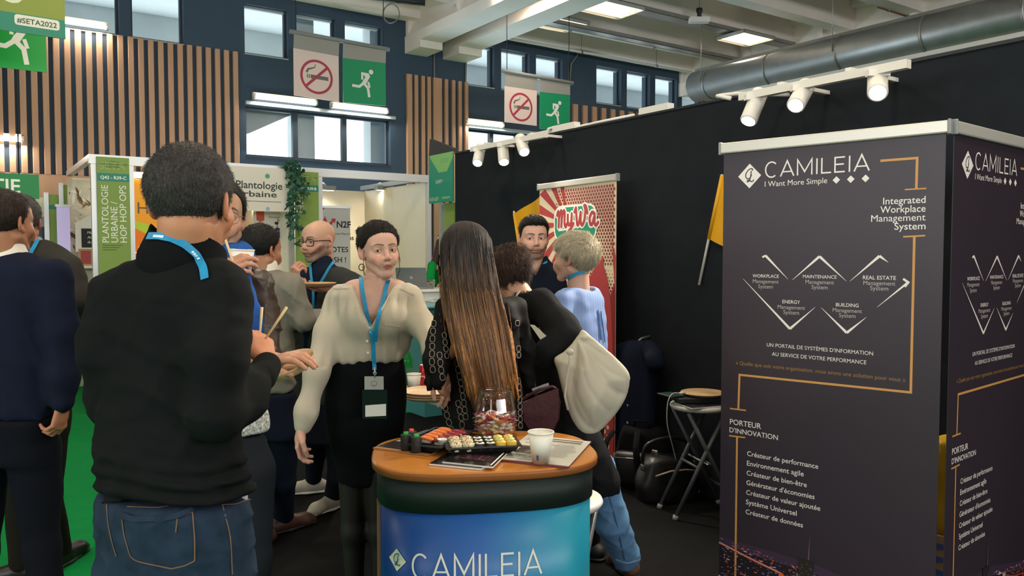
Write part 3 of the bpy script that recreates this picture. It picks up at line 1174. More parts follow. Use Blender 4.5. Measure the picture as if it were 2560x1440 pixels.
F.disc(s1 - .24, z1 - .09, .026, mat('dot green', '#4d9c6c', .6))
F.disc(s1 - .66, z0 + .06, .03, mat('dot coral', '#c47a68', .6))
F.disc(s1 - .24, z0 + .025, .022, mat('dot blue', '#8fa8c8', .6))
k.obj('printed_panel', r, world=True)
# flower poster in the stand
tp = TF + 0.35
s0, z1 = st(634, 528, tp)
s1, _ = st(719, 528, tp)
r = thing('poster', 'cream poster with a purple flower drawing behind the dark-haired man in grey', 'poster', hall(s0, tp))
k = MB(HX)
k.box((s0, tp, 0.05), (s1, tp + .015, z1), mat('poster cream', '#dcd3c2', .6))
F = face_t(k, tp - .0005)
w = s1 - s0
F.poly([(s0 + .03, z1), (s0 + .12, z1), (s0 + .12, z1 - .1), (s0 + .075, z1 - .12), (s0 + .03, z1 - .1)], mat('poster coral', '#c9573f', .6))
F.text('Plantologie Urbaine', s0 + .17, z1 - .07, .03, m_txt, width=.24, slant=.2)
m_pur = mat('poster purple', '#3d2f5e', .6)
m_dk = mat('poster dark leaf', '#2a2b28', .6)
for (du, dv, rr, m) in ((.24, -.28, .05, m_pur), (.30, -.25, .045, m_pur), (.20, -.24, .03, m_pur), (.27, -.20, .03, m_pur), (.17, -.2, .022, m_dk), (.26, -.13, .024, m_dk), (.31, -.1, .02, m_dk)):
 F.disc(s0 + du, z1 + dv, rr, m, rr * .7, lift=.001 + rr * .01)
F.line([(s0 + .24, z1 - .3), (s0 + .26, z1 - .2), (s0 + .28, z1 - .08)], .008, m_dk)
for i, tx in enumerate(('LES', 'DE', 'HASARD')):
 F.text(tx, s1 - .03, z1 - .27 - .08 * i, .035, m_txt, align='r', bold=.01)
F.poly([(s0 + .2, z1 - .74), (s1 - .01, z1 - .70), (s1 - .01, z1 - .86), (s0 + .22, z1 - .9)], mat('poster amber', '#c79a4c', .6))
F.arc(s0 + .38, z1 - .5, .03, 0, 360, .012, m_dk)
F.line([(s0 + .38, z1 - .54), (s0 + .36, z1 - .7)], .02, m_dk)
k.obj('printed_panel', r, world=True)

# ivy hanging down the post
iv = on_t(737, 410, TF - 0.12)
r = thing('hanging_ivy', 'hanging ivy garland between the white banner and the green totem', 'plant', iv)
rn = random.Random(11)
m_leaf = mat('ivy leaf', '#2f5a45', 0.5, vary=0.35, vscale=14)
stems, leaves = MB(), MB()
for j in range(6):
 x0 = 722 + 6 * j
 L = (560, 600, 612, 590, 530, 505)[j]
 P = [on_t(x0 + 6 * sin(q / 2.1 + j) + (3 if q > 3 else 0), 408 + (L - 408) * q / 9, TF - 0.10 - .04 * rn.random()) for q in range(10)]
 stems.tube(P, 0.004, m_leaf, 5)
 for i in range(34 if j < 4 else 26):
  q = rn.random() ** 1.25 * 8.9
  a = P[int(q)].lerp(P[int(q) + 1], q % 1)
  c = a + Vector((rn.uniform(-.05, .05), rn.uniform(-.06, .02), rn.uniform(-.03, .03)))
  sz = rn.uniform(.022, .042)
  Rm = Matrix.Rotation(rn.uniform(0, 6.28), 4, 'Z') @ Matrix.Rotation(rn.uniform(.7, 2.2), 4, 'X') @ Matrix.Rotation(rn.uniform(0, 6.28), 4, 'Z')
  sh = [(0, -1, 0), (.55, -.75, .1), (1, -.1, .05), (.45, .1, -.1), (.3, .55, 0), (0, 1.1, .2), (-.3, .55, 0), (-.45, .1, -.1), (-1, -.1, .05), (-.55, -.75, .1)]
  pts = [c + Rm @ (Vector(p) * sz) for p in sh]
  leaves.add([c - Vector((0, 0, .003))] + pts, [(0, i_ + 1, (i_ + 1) % 10 + 1) for i_ in range(10)], m_leaf)
stems.obj('stem', r, world=True)
leaves.obj('foliage', r, world=True)

# roll-up inside the second stand
tp = TF + 0.75
s0, z1 = st(793, 519, tp)
s1, _ = st(875, 519, tp)
r = thing('rollup_banner', 'pale grey roll-up banner with a red arrow logo behind the bald man', 'banner', hall(s0, tp))
k = MB(HX)
k.box((s0, tp, .06), (s1, tp + .006, z1), mat('rollup grey', '#b9b9b4', .5))
F = face_t(k, tp - .0005)
w = s1 - s0
m_red = mat('logo red', '#b02b30', .5)
F.poly([(s0, z1), (s0 + .1, z1), (s0, z1 - .12)], m_red)
F.poly([(s0 + .03, z1 - .24), (s0 + .10, z1 - .10), (s0 + .14, z1 - .2), (s0 + .19, z1 - .15), (s0 + .18, z1 - .13), (s0 + .24, z1 - .13), (s0 + .23, z1 - .19), (s0 + .21, z1 - .17), (s0 + .14, z1 - .28), (s0 + .10, z1 - .2), (s0 + .07, z1 - .26)], m_red)
F.text('N2F', s0 + w * .58, z1 - .24, .09, m_ink, bold=.04, width=.19)
F.text('Expense Reports', s0 + w * .4, z1 - .33, .03, m_ink, width=.26, slant=.2)
F.text('NOTES', s1 - .03, z1 - .55, .08, m_ink, bold=.02, align='r', width=.3)
F.text('FLASH !', s1 - .06, z1 - .68, .08, m_ink, bold=.02, align='r', width=.32)
F.rect(s0, .06, s1, z1 - .78, mat('rollup dark', '#5d6662', .5))
k.obj('printed_panel', r, world=True)
MB(HX).box((s0 - .01, tp - .012, z1), (s1 + .01, tp + .016, z1 + .03), m_alu).obj('top_rail', r, world=True)
MB(HX).box((s0 - .02, tp - .09, 0), (s1 + .02, tp + .10, .06), m_alu).obj('base', r, world=True)
MB(HX).tube([(s0 + .5 * w, tp + .02, .06), (s0 + .5 * w, tp + .02, z1)], .012, m_alu).obj('pole', r, world=True)
# lettering on the booth wall
k = MB(HX)
F = face_t(k, TB - .001)
a, b = st(876, 600, TB)
F.text('bons plans', a + .05, b, .07, m_ink, bold=.03, align='r')
tag(k.obj('wall_lettering'), 'black wall lettering on the white stand wall right of the roll-up', 'lettering')


# arm spotlights of the white stand (each with its lamp)
def arm_spot(px, py, t, lab):
 p = on_t(px, py, t)
 r = thing('arm_spotlight', lab, 'spotlight', p, YAW, 'arm spotlights over the white stands')
 MB().box((-.12, -.05, -.03), (.12, .05, .03), m_grey).obj('lamp_body', r)
 MB().box((-.10, -.03, -.034), (.10, .03, -.029), m_lit).obj('lens', r)
 MB().tube([(0, 0, .03), (0, .1, .07), (0, .38, .06)], .012, m_alu, 8).obj('arm', r)
 l = bpy.data.lights.new('arm_spot_beam', 'SPOT')
 l.energy, l.spot_size, l.spot_blend, l.color, l.shadow_soft_size = 42, radians(110), .8, (1, .88, .66), .05
 o = bpy.data.objects.new('arm_spot_beam', l)
 o.parent = r
 o.location = (0, 0, -.06)
 o.rotation_euler = (radians(38), 0, 0)
 col.objects.link(o)


arm_spot(815, 470, TB - .45, 'spotlight on an arm above the pale grey roll-up banner')
arm_spot(960, 470, TB - .6, 'spotlight on an arm above the bare white stand wall')
arm_spot(1040, 474, TB - .9, 'spotlight on an arm at the right end of the white stand')
arm_spot(640, 520, TB - .5, 'spotlight on an arm behind the white cloth banner')

# right stand corner: sign flag, totem, teal counter, laptop
u = -E2
n = -E1
A = on_s(1132, 378, S_BLACK - 0.02)
B = on_s(1072, 398, S_BLACK - 0.02)
w = (A - B).dot(u)
r = thing('stand_sign', 'teal and pale green stand sign hung at the end of the black wall', 'sign', Vector((B.x, B.y, 0)) + Z * on_s(1072, 508, S_BLACK - .02).z)
zb = on_s(1085, 508, S_BLACK - .02).z
h = A.z - zb
k = MB()
O = Vector((B.x, B.y, zb))
slab([O, O + u * w, O + u * w + Z * h, O + Z * h], n, .012, mat('stand sign teal', '#178a70', .5), k)
F = Face2D(k, O, u, Z, n)
F.poly([(0.02, h), (w, h), (w, h * .88), (w * .76, h * .62), (w * .42, h * .62), (0.03, h * .95)], mat('stand sign pale green', '#7fb86a', .5))
for i in range(3):
 F.rect(w * .5, h * (.88 - .035 * i), w * (.86 - .05 * (i % 2)), h * (.885 - .035 * i), m_pteal, .002)
F.text('SURFY', w * .3, h * .40, .06, m_pwhite, width=w * .28)
F.text('R35-Q37', w * .05, h * .05, .05, m_ppale, width=w * .36, bold=.01)
F.text('VOYAGE W', w * .55, h * .07, .04, m_ppale, width=w * .33, bold=.02)
k.obj('printed_panel', r, world=True)
k = MB()
slab([O + Z * h, O + u * w + Z * h, O + u * w + Z * (h + .03), O + u * .02 + Z * (h + .17)], n, .05, m_dark, k)
k.obj('clamp', r, world=True)
A = on_s(1136, 506, S_BLACK + .05)
B = on_s(1112, 508, S_BLACK + .05)
w = (A - B).dot(u)
r = thing('booth_totem', 'narrow green totem under the teal stand sign, beside the black wall', 'sign', Vector((B.x, B.y, 0)))
k = MB()
slab([Vector((B.x, B.y, .02)), Vector((A.x, A.y, .02)), Vector((A.x, A.y, A.z)), Vector((B.x, B.y, A.z))], n, .012, m_pgreen, k)
F = Face2D(k, Vector((B.x, B.y, 0)), u, Z, n)
F.text('RT -', w * .82, A.z - .95, .5 * w, m_ppale, rot=90)
k.obj('printed_panel', r, world=True)
MB(HX).box((S(B) - .04, T(B) + .0, 0), (S(B) + .02, T(B) + .05, A.z), m_alu).obj('post', r, world=True)

# teal high counter and the white reception desk with a laptop
m_teal = mat('teal laminate', '#3f7f80', .45)
c = at(1075, 757, 7.9)
r = thing('high_counter', 'teal topped high counter behind the long-haired woman', 'counter', (c.x, c.y, 0), YAW)
MB().rbox((-.25, -.3, c.z - .04), (.5, .3, c.z), mat('pale teal top', '#7fb3b4', .4), .02).obj('counter_top', r)
MB().box((-.2, -.25, 0), (.45, .25, c.z - .04), m_teal).obj('counter_body', r)
q = at(1088, 748, 7.95)
r = thing('card_box', 'small white box on the teal counter top', 'box', (q.x + .01, q.y, c.z + .001), YAW)
MB().rbox((-.06, -.04, 0), (.06, .04, .035), m_white, .006).obj('box_body', r)
MB().rbox((-.062, -.042, .03), (.062, .042, .042), m_white, .004).obj('lid', r)
c = at(1060, 722, 8.55)
r = thing('reception_desk', 'white reception desk under the open laptop', 'desk', (c.x, c.y, 0), YAW)
MB().rbox((-.3, -.2, c.z - .03), (.5, .25, c.z), m_white, .01).obj('desk_top', r)
MB().box((-.27, -.16, 0), (.47, .22, c.z - .03), m_white).obj('desk_body', r)
q = at(1030, 720, 8.6)
r = thing('laptop', 'open grey laptop seen from behind on the white desk', 'laptop', (q.x, q.y + .02, c.z + .001), radians(-6))
MB().rbox((-.17, -.0, 0), (.17, .23, .018), m_grey, .008).obj('keyboard_base', r)
lid = MB()
lid.loft([[(-.17, 0, .012), (.17, 0, .012), (.17, .012, .016), (-.17, .012, .016)], [(-.165, -.08, .225), (.165, -.08, .225), (.165, -.07, .228), (-.165, -.07, .228)]], mat('laptop grey', '#7b7f80', .4, metal=.4), False)
F = Face2D(lid, (0, -.037, .10), (1, 0, 0), (0, -.36, .93), (0, -.93, -.36))
F.disc(0, .02, .018, m_alu, lift=.001)
lid.obj('screen_lid', r)
q = at(1078, 716, 8.45)
r = thing('drinking_glass', 'clear glass beside the laptop on the white desk', 'glass', (q.x, q.y + .03, c.z + .001))
MB().lathe([(.03, .002), (.035, .10), (.033, .10), (.028, .006)], glass('drinking glass', '#e8eeee'), caps=True).obj('glass_body', r)

# far stands at the left edge
tp = 10.9
s0, z0 = st(-80, 435, tp)
s1, _ = st(120, 500, tp)
zq = st(80, 492, tp)[1]
structure('wall_stands', MB(HX).box((s0, tp + .05, 0), (s1, tp + .1, zq), m_panel), 'white stand wall at the left edge')
r = thing('poster', 'framed dark car poster on the white stand wall at the left edge', 'poster', hall(s1 - .3, tp))
a, b = st(84, 537, tp)
a2, b2 = st(117, 600, tp)
k = MB(HX)
k.box((a, tp - .0, b2 - .15), (a2, tp + .03, b), m_white)
k.box((a + .02, tp - .005, b2 - .13), (a2 - .02, tp + .002, b - .02), mat('poster grey sky', '#9a96a0', .5))
F = face_t(k, tp - .0055)
F.disc((a + a2) / 2 + .05, b2 + .0, .13, mat('poster navy', '#2a2a4a', .4), .16)
F.disc((a + a2) / 2 - .02, b2 - .02, .05, mat('poster silver', '#b9bcc8', .4), .06, lift=.002)
k.obj('printed_panel', r, world=True)
for (pl, pr, py, lab) in ((121, 152, 486, 'narrow green totem at the far left stands'), (158, 172, 462, 'narrow green totem numbered Q4 beside the lilac panel')):
 t_ = 10.75 if pl < 150 else 10.7
 a, b = st(pl, py, t_)
 a2, _ = st(pr, py, t_)
 r = thing('booth_totem', lab, 'sign', hall(a, t_))
 k = MB(HX)
 k.box((a, t_ - .01, .02), (a2, t_ + .01, b), m_pgreen)
 F = face_t(k, t_ - .0105)
 w = a2 - a
 F.rect(a, b - w * 1.35 if pl < 150 else b - .42, a2, b - w * .95 if pl < 150 else b - .28, m_pteal)
 if pl > 150:
  F.text('Q4', a + w * .15, b - .38, .07, m_pwhite, bold=.03)
 k.obj('printed_panel', r, world=True)
 MB(HX).box((a - .05, t_ - .02, 0), (a - .001, t_ + .02, b + .02), m_alu).obj('post', r, world=True)
a, b = st(142, 517, 10.4)
a2, _ = st(174, 517, 10.4)
r = thing('display_panel', 'lilac lit display panel left of the plant picture', 'panel', hall(a, 10.4))
MB(HX).box((a, 10.4, .3), (a2, 10.46, b), mat('lilac lit panel', '#b9acd8', .4, emit=.35)).obj('screen', r, world=True)
MB(HX).box((a - .01, 10.39, 0), (a2 + .01, 10.47, .3), m_alu).obj('base', r, world=True)
MB(HX).box((a - .015, 10.39, b), (a2 + .01, 10.47, b + .03), m_alu).obj('top_rail', r, world=True)
a, b = st(97, 437, 8.3)
z0 = st(90, 497, 8.3)[1]
r = thing('hanging_sign', 'green exit-lettered board at the left edge with white letters', 'sign', hall(a, 8.3, z0))
k = MB(HX)
k.box((a - 1.5, 8.3, z0), (a, 8.33, b), mat('board green', '#0b7d3e', .45))
F = face_t(k, 8.2995)
er, eb = st(51, 482, 8.2995)
F.text('SORTIE', er, eb, st(40, 447, 8.2995)[1] - st(40, 482, 8.2995)[1], m_signwhite, align='r', bold=.02, width=(er - st(3, 482, 8.2995)[0]) * 3.6, hfix=True)
k.obj('board', r, world=True)
for q in (.15, 1.3):
 MB(HX).tube([(a - q, 8.315, b), (a - q, 8.315, 6.0)], .005, m_dark, 6).obj('hanger_wire', r, world=True)

thing = _thing
# ============================================================ THE STAND
m_aub = mat('banner aubergine', '#322931', 0.42, bump=0.02, bscale=3)
m_bw = mat('banner white print', '#e8e2da', 0.5)
m_gold = mat('banner gold print', '#c9924f', 0.5)
m_goldtx = mat('banner gold lettering', '#9c7640', 0.5)
m_amber = mat('banner amber print', '#d99a2b', 0.5)
m_rail = mat('banner rail silver', '#c9c5ba', 0.35, metal=0.3)


def letters_camileia(F, u0, v0, w, h, sw, m):
 """thin capitals drawn as strokes"""
 W = {'C': .88, 'A': .95, 'M': 1.08, 'I': .16, 'L': .66, 'E': .68}
 word = 'CAMILEIA'
 gap = .22
 tot = sum(W[c] for c in word) + gap * (len(word) - 1)
 k = w / tot
 x = u0
 for c in word:
  a = W[c] * k
  if c == 'C':
   F.line([(x + a * .5 + a * .5 * cos(radians(t)), v0 + h * .5 + h * .5 * sin(radians(t))) for t in range(45, 320, 11)], sw, m)
  elif c == 'A':
   F.line([(x, v0), (x + a / 2, v0 + h), (x + a, v0)], sw, m)
   F.line([(x + a * .17, v0 + h * .3), (x + a * .83, v0 + h * .3)], sw * .9, m)
  elif c == 'M':
   F.line([(x + a * .04, v0), (x + a * .04, v0 + h), (x + a / 2, v0 + h * .22), (x + a * .96, v0 + h), (x + a * .96, v0)], sw, m)
  elif c == 'I':
   F.line([(x + a / 2, v0), (x + a / 2, v0 + h)], sw, m)
  elif c == 'L':
   F.line([(x + .05 * a, v0 + h), (x + .05 * a, v0 + sw / 2), (x + a, v0 + sw / 2)], sw, m)
  elif c == 'E':
   F.line([(x + a, v0 + h - sw / 2), (x + .05 * a, v0 + h - sw / 2), (x + .05 * a, v0 + sw / 2), (x + a, v0 + sw / 2)], sw, m)
   F.line([(x + .05 * a, v0 + h * .52), (x + .9 * a, v0 + h * .52)], sw, m)
  x += a + gap * k


def monogram(F, u, v, r, mw, md):
 """white lozenge with a script C and L"""
 F.poly([(u - r, v), (u, v - r), (u + r, v), (u, v + r)], mw)
 sw = r * .085
 C = [(.22, .42), (.26, .52), (.16, .58), (-.05, .52), (-.26, .30), (-.34, .04), (-.24, -.18), (-.06, -.22), (.1, -.08), (.18, .1)]
 Lc = [(.14, .40), (.12, .1), (.06, -.2), (-.04, -.42), (-.18, -.46), (-.16, -.34), (.0, -.36), (.18, -.46), (.32, -.42), (.36, -.3)]
 for c in (C, Lc):
  P = []
  for i in range(len(c) - 1):
   p0, p1, p2, p3 = (c[max(i - 1, 0)], c[i], c[i + 1], c[min(i + 2, len(c) - 1)])
   for q in range(4):
    t = q / 4
    P.append(tuple(.5 * (2 * p1[d] + (p2[d] - p0[d]) * t + (2 * p0[d] - 5 * p1[d] + 4 * p2[d] - p3[d]) * t * t + (3 * p1[d] - p0[d] - 3 * p2[d] + p3[d]) * t ** 3) for d in (0, 1)))
  P.append(c[-1])
  F.line([(u + a * r, v + b * r) for a, b in P], sw, md, lift=.0016)


# the plane of the near banner, and reading positions off it
BR, BL = at(2366, 312, 2.85), at(1810, 368, 3.445)
bu = Vector((BR.x - BL.x, BR.y - BL.y, 0))
BW = bu.length
bu.normalize()
bn = Vector((bu.y, -bu.x, 0))
B0 = Vector((BL.x, BL.y, 0))
BH = (BR.z + BL.z) / 2


def q1(px, py):
 p = on_plane(px, py, B0, bn) - B0
 return (p.dot(bu), p.z)


def banner_print(F):
 """everything printed on the dark banners"""
 Q = q1
 u, v = Q(1874, 440)
 monogram(F, u, v, Q(1903, 439)[0] - u, m_bw, m_aub)
 a, b = Q(1914, 444)
 e, _ = Q(2173, 426)
 letters_camileia(F, a, b, e - a, .062, .0058, m_bw)
 a, b = Q(1912, 467)
 F.text('I Want More Simple', a, b, .02, m_bw, width=Q(2068, 455)[0] - a)
 for (x, y) in ((2091, 450), (2127, 448), (2164, 446)):
  a, b = Q(x, y)
  F.poly([(a - .0145, b), (a, b - .0145), (a + .0145, b), (a, b + .0145)], m_bw)
 gl = lambda pts, w=.009: F.line([Q(*p) for p in pts], w, m_gold)
 gl([(2201, 402), (2293, 395), (2291, 472)])
 gl([(2262, 474), (2316, 471)], .005)
 gl([(2258, 592), (2313, 589)], .006)
 gl([(2286, 591), (2277, 981), (1849, 937), (1846, 1023)])
 gl([(1825, 1021), (1865, 1026)], .006)
 gl([(1823, 1089), (1863, 1094)], .006)
 p = Q(1843, 1092)
 F.rect(p[0] - .0045, .12, p[0] + .0045, p[1], m_gold, .0026)
 for (tx, y, x0) in (('Integrated', 507, 2208), ('Workplace', 529, 2201), ('Management', 551, 2178), ('System', 573, 2236)):
  a, b = Q(2314, y)
  F.text(tx, a, b, .0265, m_bw, align='r', bold=.008, width=a - Q(x0, y)[0], hfix=True)
 zig = [((1906, 643), (1914, 639), (1970, 698)), ((1981, 700), (2049, 641), (2116, 703)), ((2125, 703), (2199, 640), (2221, 656)),
  ((1858, 697), (1975, 822), (2038, 768)), ((2053, 769), (2117, 832), (2166, 793)), ((2193, 768), (2270, 706))]
 for zz in zig:
  P = [Q(*p) for p in zz]
  for i in range(len(P) - 1):
   a, b = P[i], P[i + 1]
   big = .0105
   if i == 0 and len(P) == 3 and zz[0][0] not in (1906,):
    F.line([a, b], .001, m_bw, w1=big)
   elif len(P) == 2:
    F.line([a, b], .001, m_bw, w1=.008)
   elif zz[0][0] == 1906 and i == 0:
    F.line([a, b], .008, m_bw)
   else:
    F.line([a, b], big, m_bw, w1=.001)
 P = [Q(2258, 697), Q(2271, 706), Q(2262, 717)]
 F.line(P, .008, m_bw)
 for (t1, x, y, w1, w2, w3) in (('WORKPLACE', 1914, 694, 67, 66, 37), ('MAINTENANCE', 2049, 696, 87, 73, 41), ('REAL ESTATE', 2198, 699, 85, 82, 46),
        ('ENERGY', 1978, 759, 45, 70, 40), ('BUILDING', 2118, 767, 58, 75, 42)):
  for i, (tx, ww) in enumerate(((t1, w1), ('Management', w2), ('System', w3))):
   a, b = Q(x, y + (0, 14, 27)[i])
   F.text(tx, a, b, .02, m_bw if i == 0 else mat('banner grey lettering', '#b5aea8', .5), align='c', width=Q(x + ww, y)[0] - Q(x, y)[0], bold=.006 if i == 0 else 0)
 for (tx, x0, y0, x1, y1, m, bo) in (("UN PORTAIL DE SYSTÈMES D'INFORMATION", 1917, 866, 2183, 886, m_bw, .006), ('AU SERVICE DE VOTRE PERFORMANCE', 1930, 889, 2166, 908, m_bw, .006),
          ('« Quelle que soit votre organisation, nous avons une solution pour vous »', 1840, 911, 2264, 951, m_goldtx, 0),
          ('PORTEUR', 1825, 1060, 1903, 1066, m_bw, .008), ("D'INNOVATION", 1824, 1080, 1945, 1092, m_bw, .008)):
  a, b = Q(x0, y0)
  F.text(tx, a, b, .02, m, width=Q(x1, y1)[0] - a, bold=bo)
 for i, (tx, x1) in enumerate((('Créateur de performance', 2046), ('Environnement agile', 2010), ('Créateur de bien-être', 2018), ("Générateur d'économies", 2038),
        ('Créateur de valeur ajoutée', 2053), ('Système Universel', 1994), ('Créateur de données', 2010))):
  a, b = Q(1868 - i * .6, 1139 + 24.2 * i)
  F.text(tx, a, b, .02, m_bw, width=Q(x1, 1160)[0] - a, bold=.008)
 # the night city at the foot
 rn = random.Random(21)
 cw = BW
 base, top = .10, Q(1800, 1340)[1]
 H = top - base
 m_night = mat('city night', '#1d1720', .5)
 m_haze = mat('city violet', '#3a2c40', .5)
 cols = [mat('city lamp white', '#b9a9a4', .5), mat('city lamp orange', '#d4622c', .5), mat('city lamp red', '#a83a30', .5), mat('city lamp blue', '#46588e', .5), mat('city lamp violet', '#6b4e70', .5)]
 F.poly([(0, base), (cw, base), (cw, base + H * .62), (cw * .5, base + H * .95), (0, base + H)], m_haze, .0009)
 F.poly([(0, base), (cw, base), (cw, base + H * .45), (cw * .5, base + H * .78), (0, base + H * .84)], m_night, .0011)
 for i in range(760):
  a = rn.random() * cw
  b = base + (rn.random() ** .8) * H * (.97 - .33 * a / cw)
  s_ = rn.uniform(.002, .007)
  F.rect(a, b, min(a + s_ * rn.uniform(.8, 2.6), cw), b + s_ * .7, cols[rn.choice((0, 0, 1, 1, 1, 2, 2, 3, 4, 4))], .0013)
 for pts, w_, m in (([(0, .88), (.17, .74), (.34, .62)], .010, cols[2]), ([(0, .885), (.17, .745), (.33, .63)], .004, cols[0]), ([(.34, .62), (.31, .4), (.28, .05)], .03, cols[1]), ([(.60, .74), (.68, .62), (.62, .4), (.66, .05)], .014, cols[0]), ([(.68, .62), (.80, .5), (.96, .42)], .006, cols[2]), ([(.48, .05), (.52, .3), (.56, .36)], .02, cols[2])):
  F.line([(x * cw, base + y * H) for x, y in pts], w_, m, .0015)
 for (x, w_, hh, m) in ((.41, .075, 1.0, mat('city tower', '#26211f', .5)), (.55, .03, .66, m_night), (.60, .05, .70, m_night), (.20, .05, .38, m_night), (.74, .04, .42, m_night)):
  F.rect(x * cw, base, (x + w_) * cw, base + H * hh, m, .0017)
  for i in range(46 if hh > .9 else 16):
   a, b = x * cw + rn.random() * (w_ * cw - .006), base + rn.random() * (H * hh - .01)
   F.rect(a, b, a + .006, b + .0025, cols[0] if hh < .9 else mat('city window', '#6d6350', .5), .0019)
 F.line([((.41 + .05) * cw, base + H), ((.41 + .055) * cw, base + H * 1.42)], .006, cols[4], .0015, w1=.001)
 F.poly([(0, .03), (cw, .03), (cw, .20), (cw * .85, .135), (cw * .5, .09), (cw * .18, .125), (0, .165)], m_amber, .0021)


def rollup(root, w, h, printer, m_face, sag=0.0):
 """roll-up banner standing on the floor, face towards local -y, left edge at x=0"""
 k = MB()
 n = 16
 rows = [(.03, 0), (h * .5, sag), (h - .02, 0)]
 k.box((0, 0, .03), (w, .003, h - .02), m_face)
 F = Face2D(k, (0, 0, 0), (1, 0, 0), (0, 0, 1), (0, -1, 0))
 printer(F)
 k.obj('printed_panel', root)
 t = MB()
 t.rbox((-.012, -.014, h - .03), (w + .012, .016, h + .016), m_rail, .006, 2, False)
 t.obj('top_rail', root)
 for x in (-.018, w + .008):
  MB().rbox((x, -.017, h - .034), (x + .010, .019, h + .02), m_grey, .003, 1, False).obj('rail_end_cap', root)
 MB().rbox((-.01, -.10, .0), (w + .01, .10, .07), m_rail, .02, 3).obj('base', root)
 MB().tube([(w / 2, .03, .05), (w / 2, .03, h - .02)], .011, m_alu, 10).obj('pole', root)


r = thing('rollup_banner', 'large dark roll-up banner with gold lines nearest the counter', 'banner', B0, atan2(bu.y, bu.x))
rollup(r, BW, BH, banner_print, m_aub)
p0 = at(2387, 310, 2.86)
d2 = Vector((2422 / FPX, 1, 0)).normalized()
r2 = copy_tree(r, None, Vector((p0.x, p0.y, 0)), atan2(d2.y, d2.x), 'dark roll-up banner seen at a slant at the right edge of the photo')
r2.matrix_world = Matrix.Translation(r2.location) @ Matrix.Rotation(atan2(d2.y, d2.x), 4, 'Z')

# yellow bag on a striped box, glimpsed between the two banners
c = at(2375, 1200, 3.25)
r = thing('cardboard_box', 'blue striped cardboard box behind the gap between the two dark banners', 'box', (c.x, c.y, 0), radians(40))
hb = 1.58 - 700 / FPX * 3.2
MB().box((-.17, -.13, 0), (.17, .13, hb), mat('box tan', '#9d7f62', .7)).obj('carton', r)
k = MB()
for i in range(8):
 k.box((-.172, -.132, .03 + i * hb / 8.5), (.172, .132, .05 + i * hb / 8.5), mat('box blue print', '#3a5a9a', .6))
k.obj('printed_stripe', r, 'blue printed stripe')
r = thing('shopping_bag', 'yellow shopping bag standing on the striped box between the two dark banners', 'bag', (c.x, c.y, hb + .002), radians(40))
m_yel = mat('bag yellow', '#e0b21a', .5, bump=.3, bscale=12)
hh = 1.58 - 478 / FPX * 3.2 - hb
k = MB()
rn = random.Random(2)
rings = []
for i in range(8):
 z = hh * i / 7
 q = .95 + .06 * sin(i * 1.7)
 rings.append([((.16 * q) * cos(a) + rn.uniform(-.004, .004), .09 * (1 - .3 * i / 7) * sin(a) * q, z) for a in [2 * pi * j / 20 for j in range(20)]])
k.loft(rings, m_yel)
k.obj('bag_body', r)
MB().rbox((-.10, -.094, hh * .62), (.04, -.082, hh * .9), mat('bag print cream', '#dcbb84', .6), .004).obj('printed_patch', r, 'cream printed patch')
MB().tube([(-.06, -.03, hh - .01), (-.05, -.03, hh + .07), (.05, -.03, hh + .07), (.06, -.03, hh - .01)], .006, m_yel).obj('handle', r)

# ------------------------------------------------------------ red roll-up banner by the black wall
MR, ML = at(1541, 440, 5.46), at(1349, 466, 6.28)
mu = Vector((MR.x - ML.x, MR.y - ML.y, 0))
MW = mu.length
mu.normalize()
mn = Vector((mu.y, -mu.x, 0))
M0 = Vector((ML.x, ML.y, 0))
MH = (MR.z + ML.z) / 2


def q2(px, py):
 p = on_plane(px, py, M0, mn) - M0
 return (p.dot(mu), p.z)


m_cream = mat('red banner cream', '#d3c3a2', .5)
m_mred = mat('red banner red', '#a6383c', .5)
m_mdark = mat('red banner dark red', '#7d1f24', .5)
m_mgreen = mat('red banner green', '#1f8a68', .5)


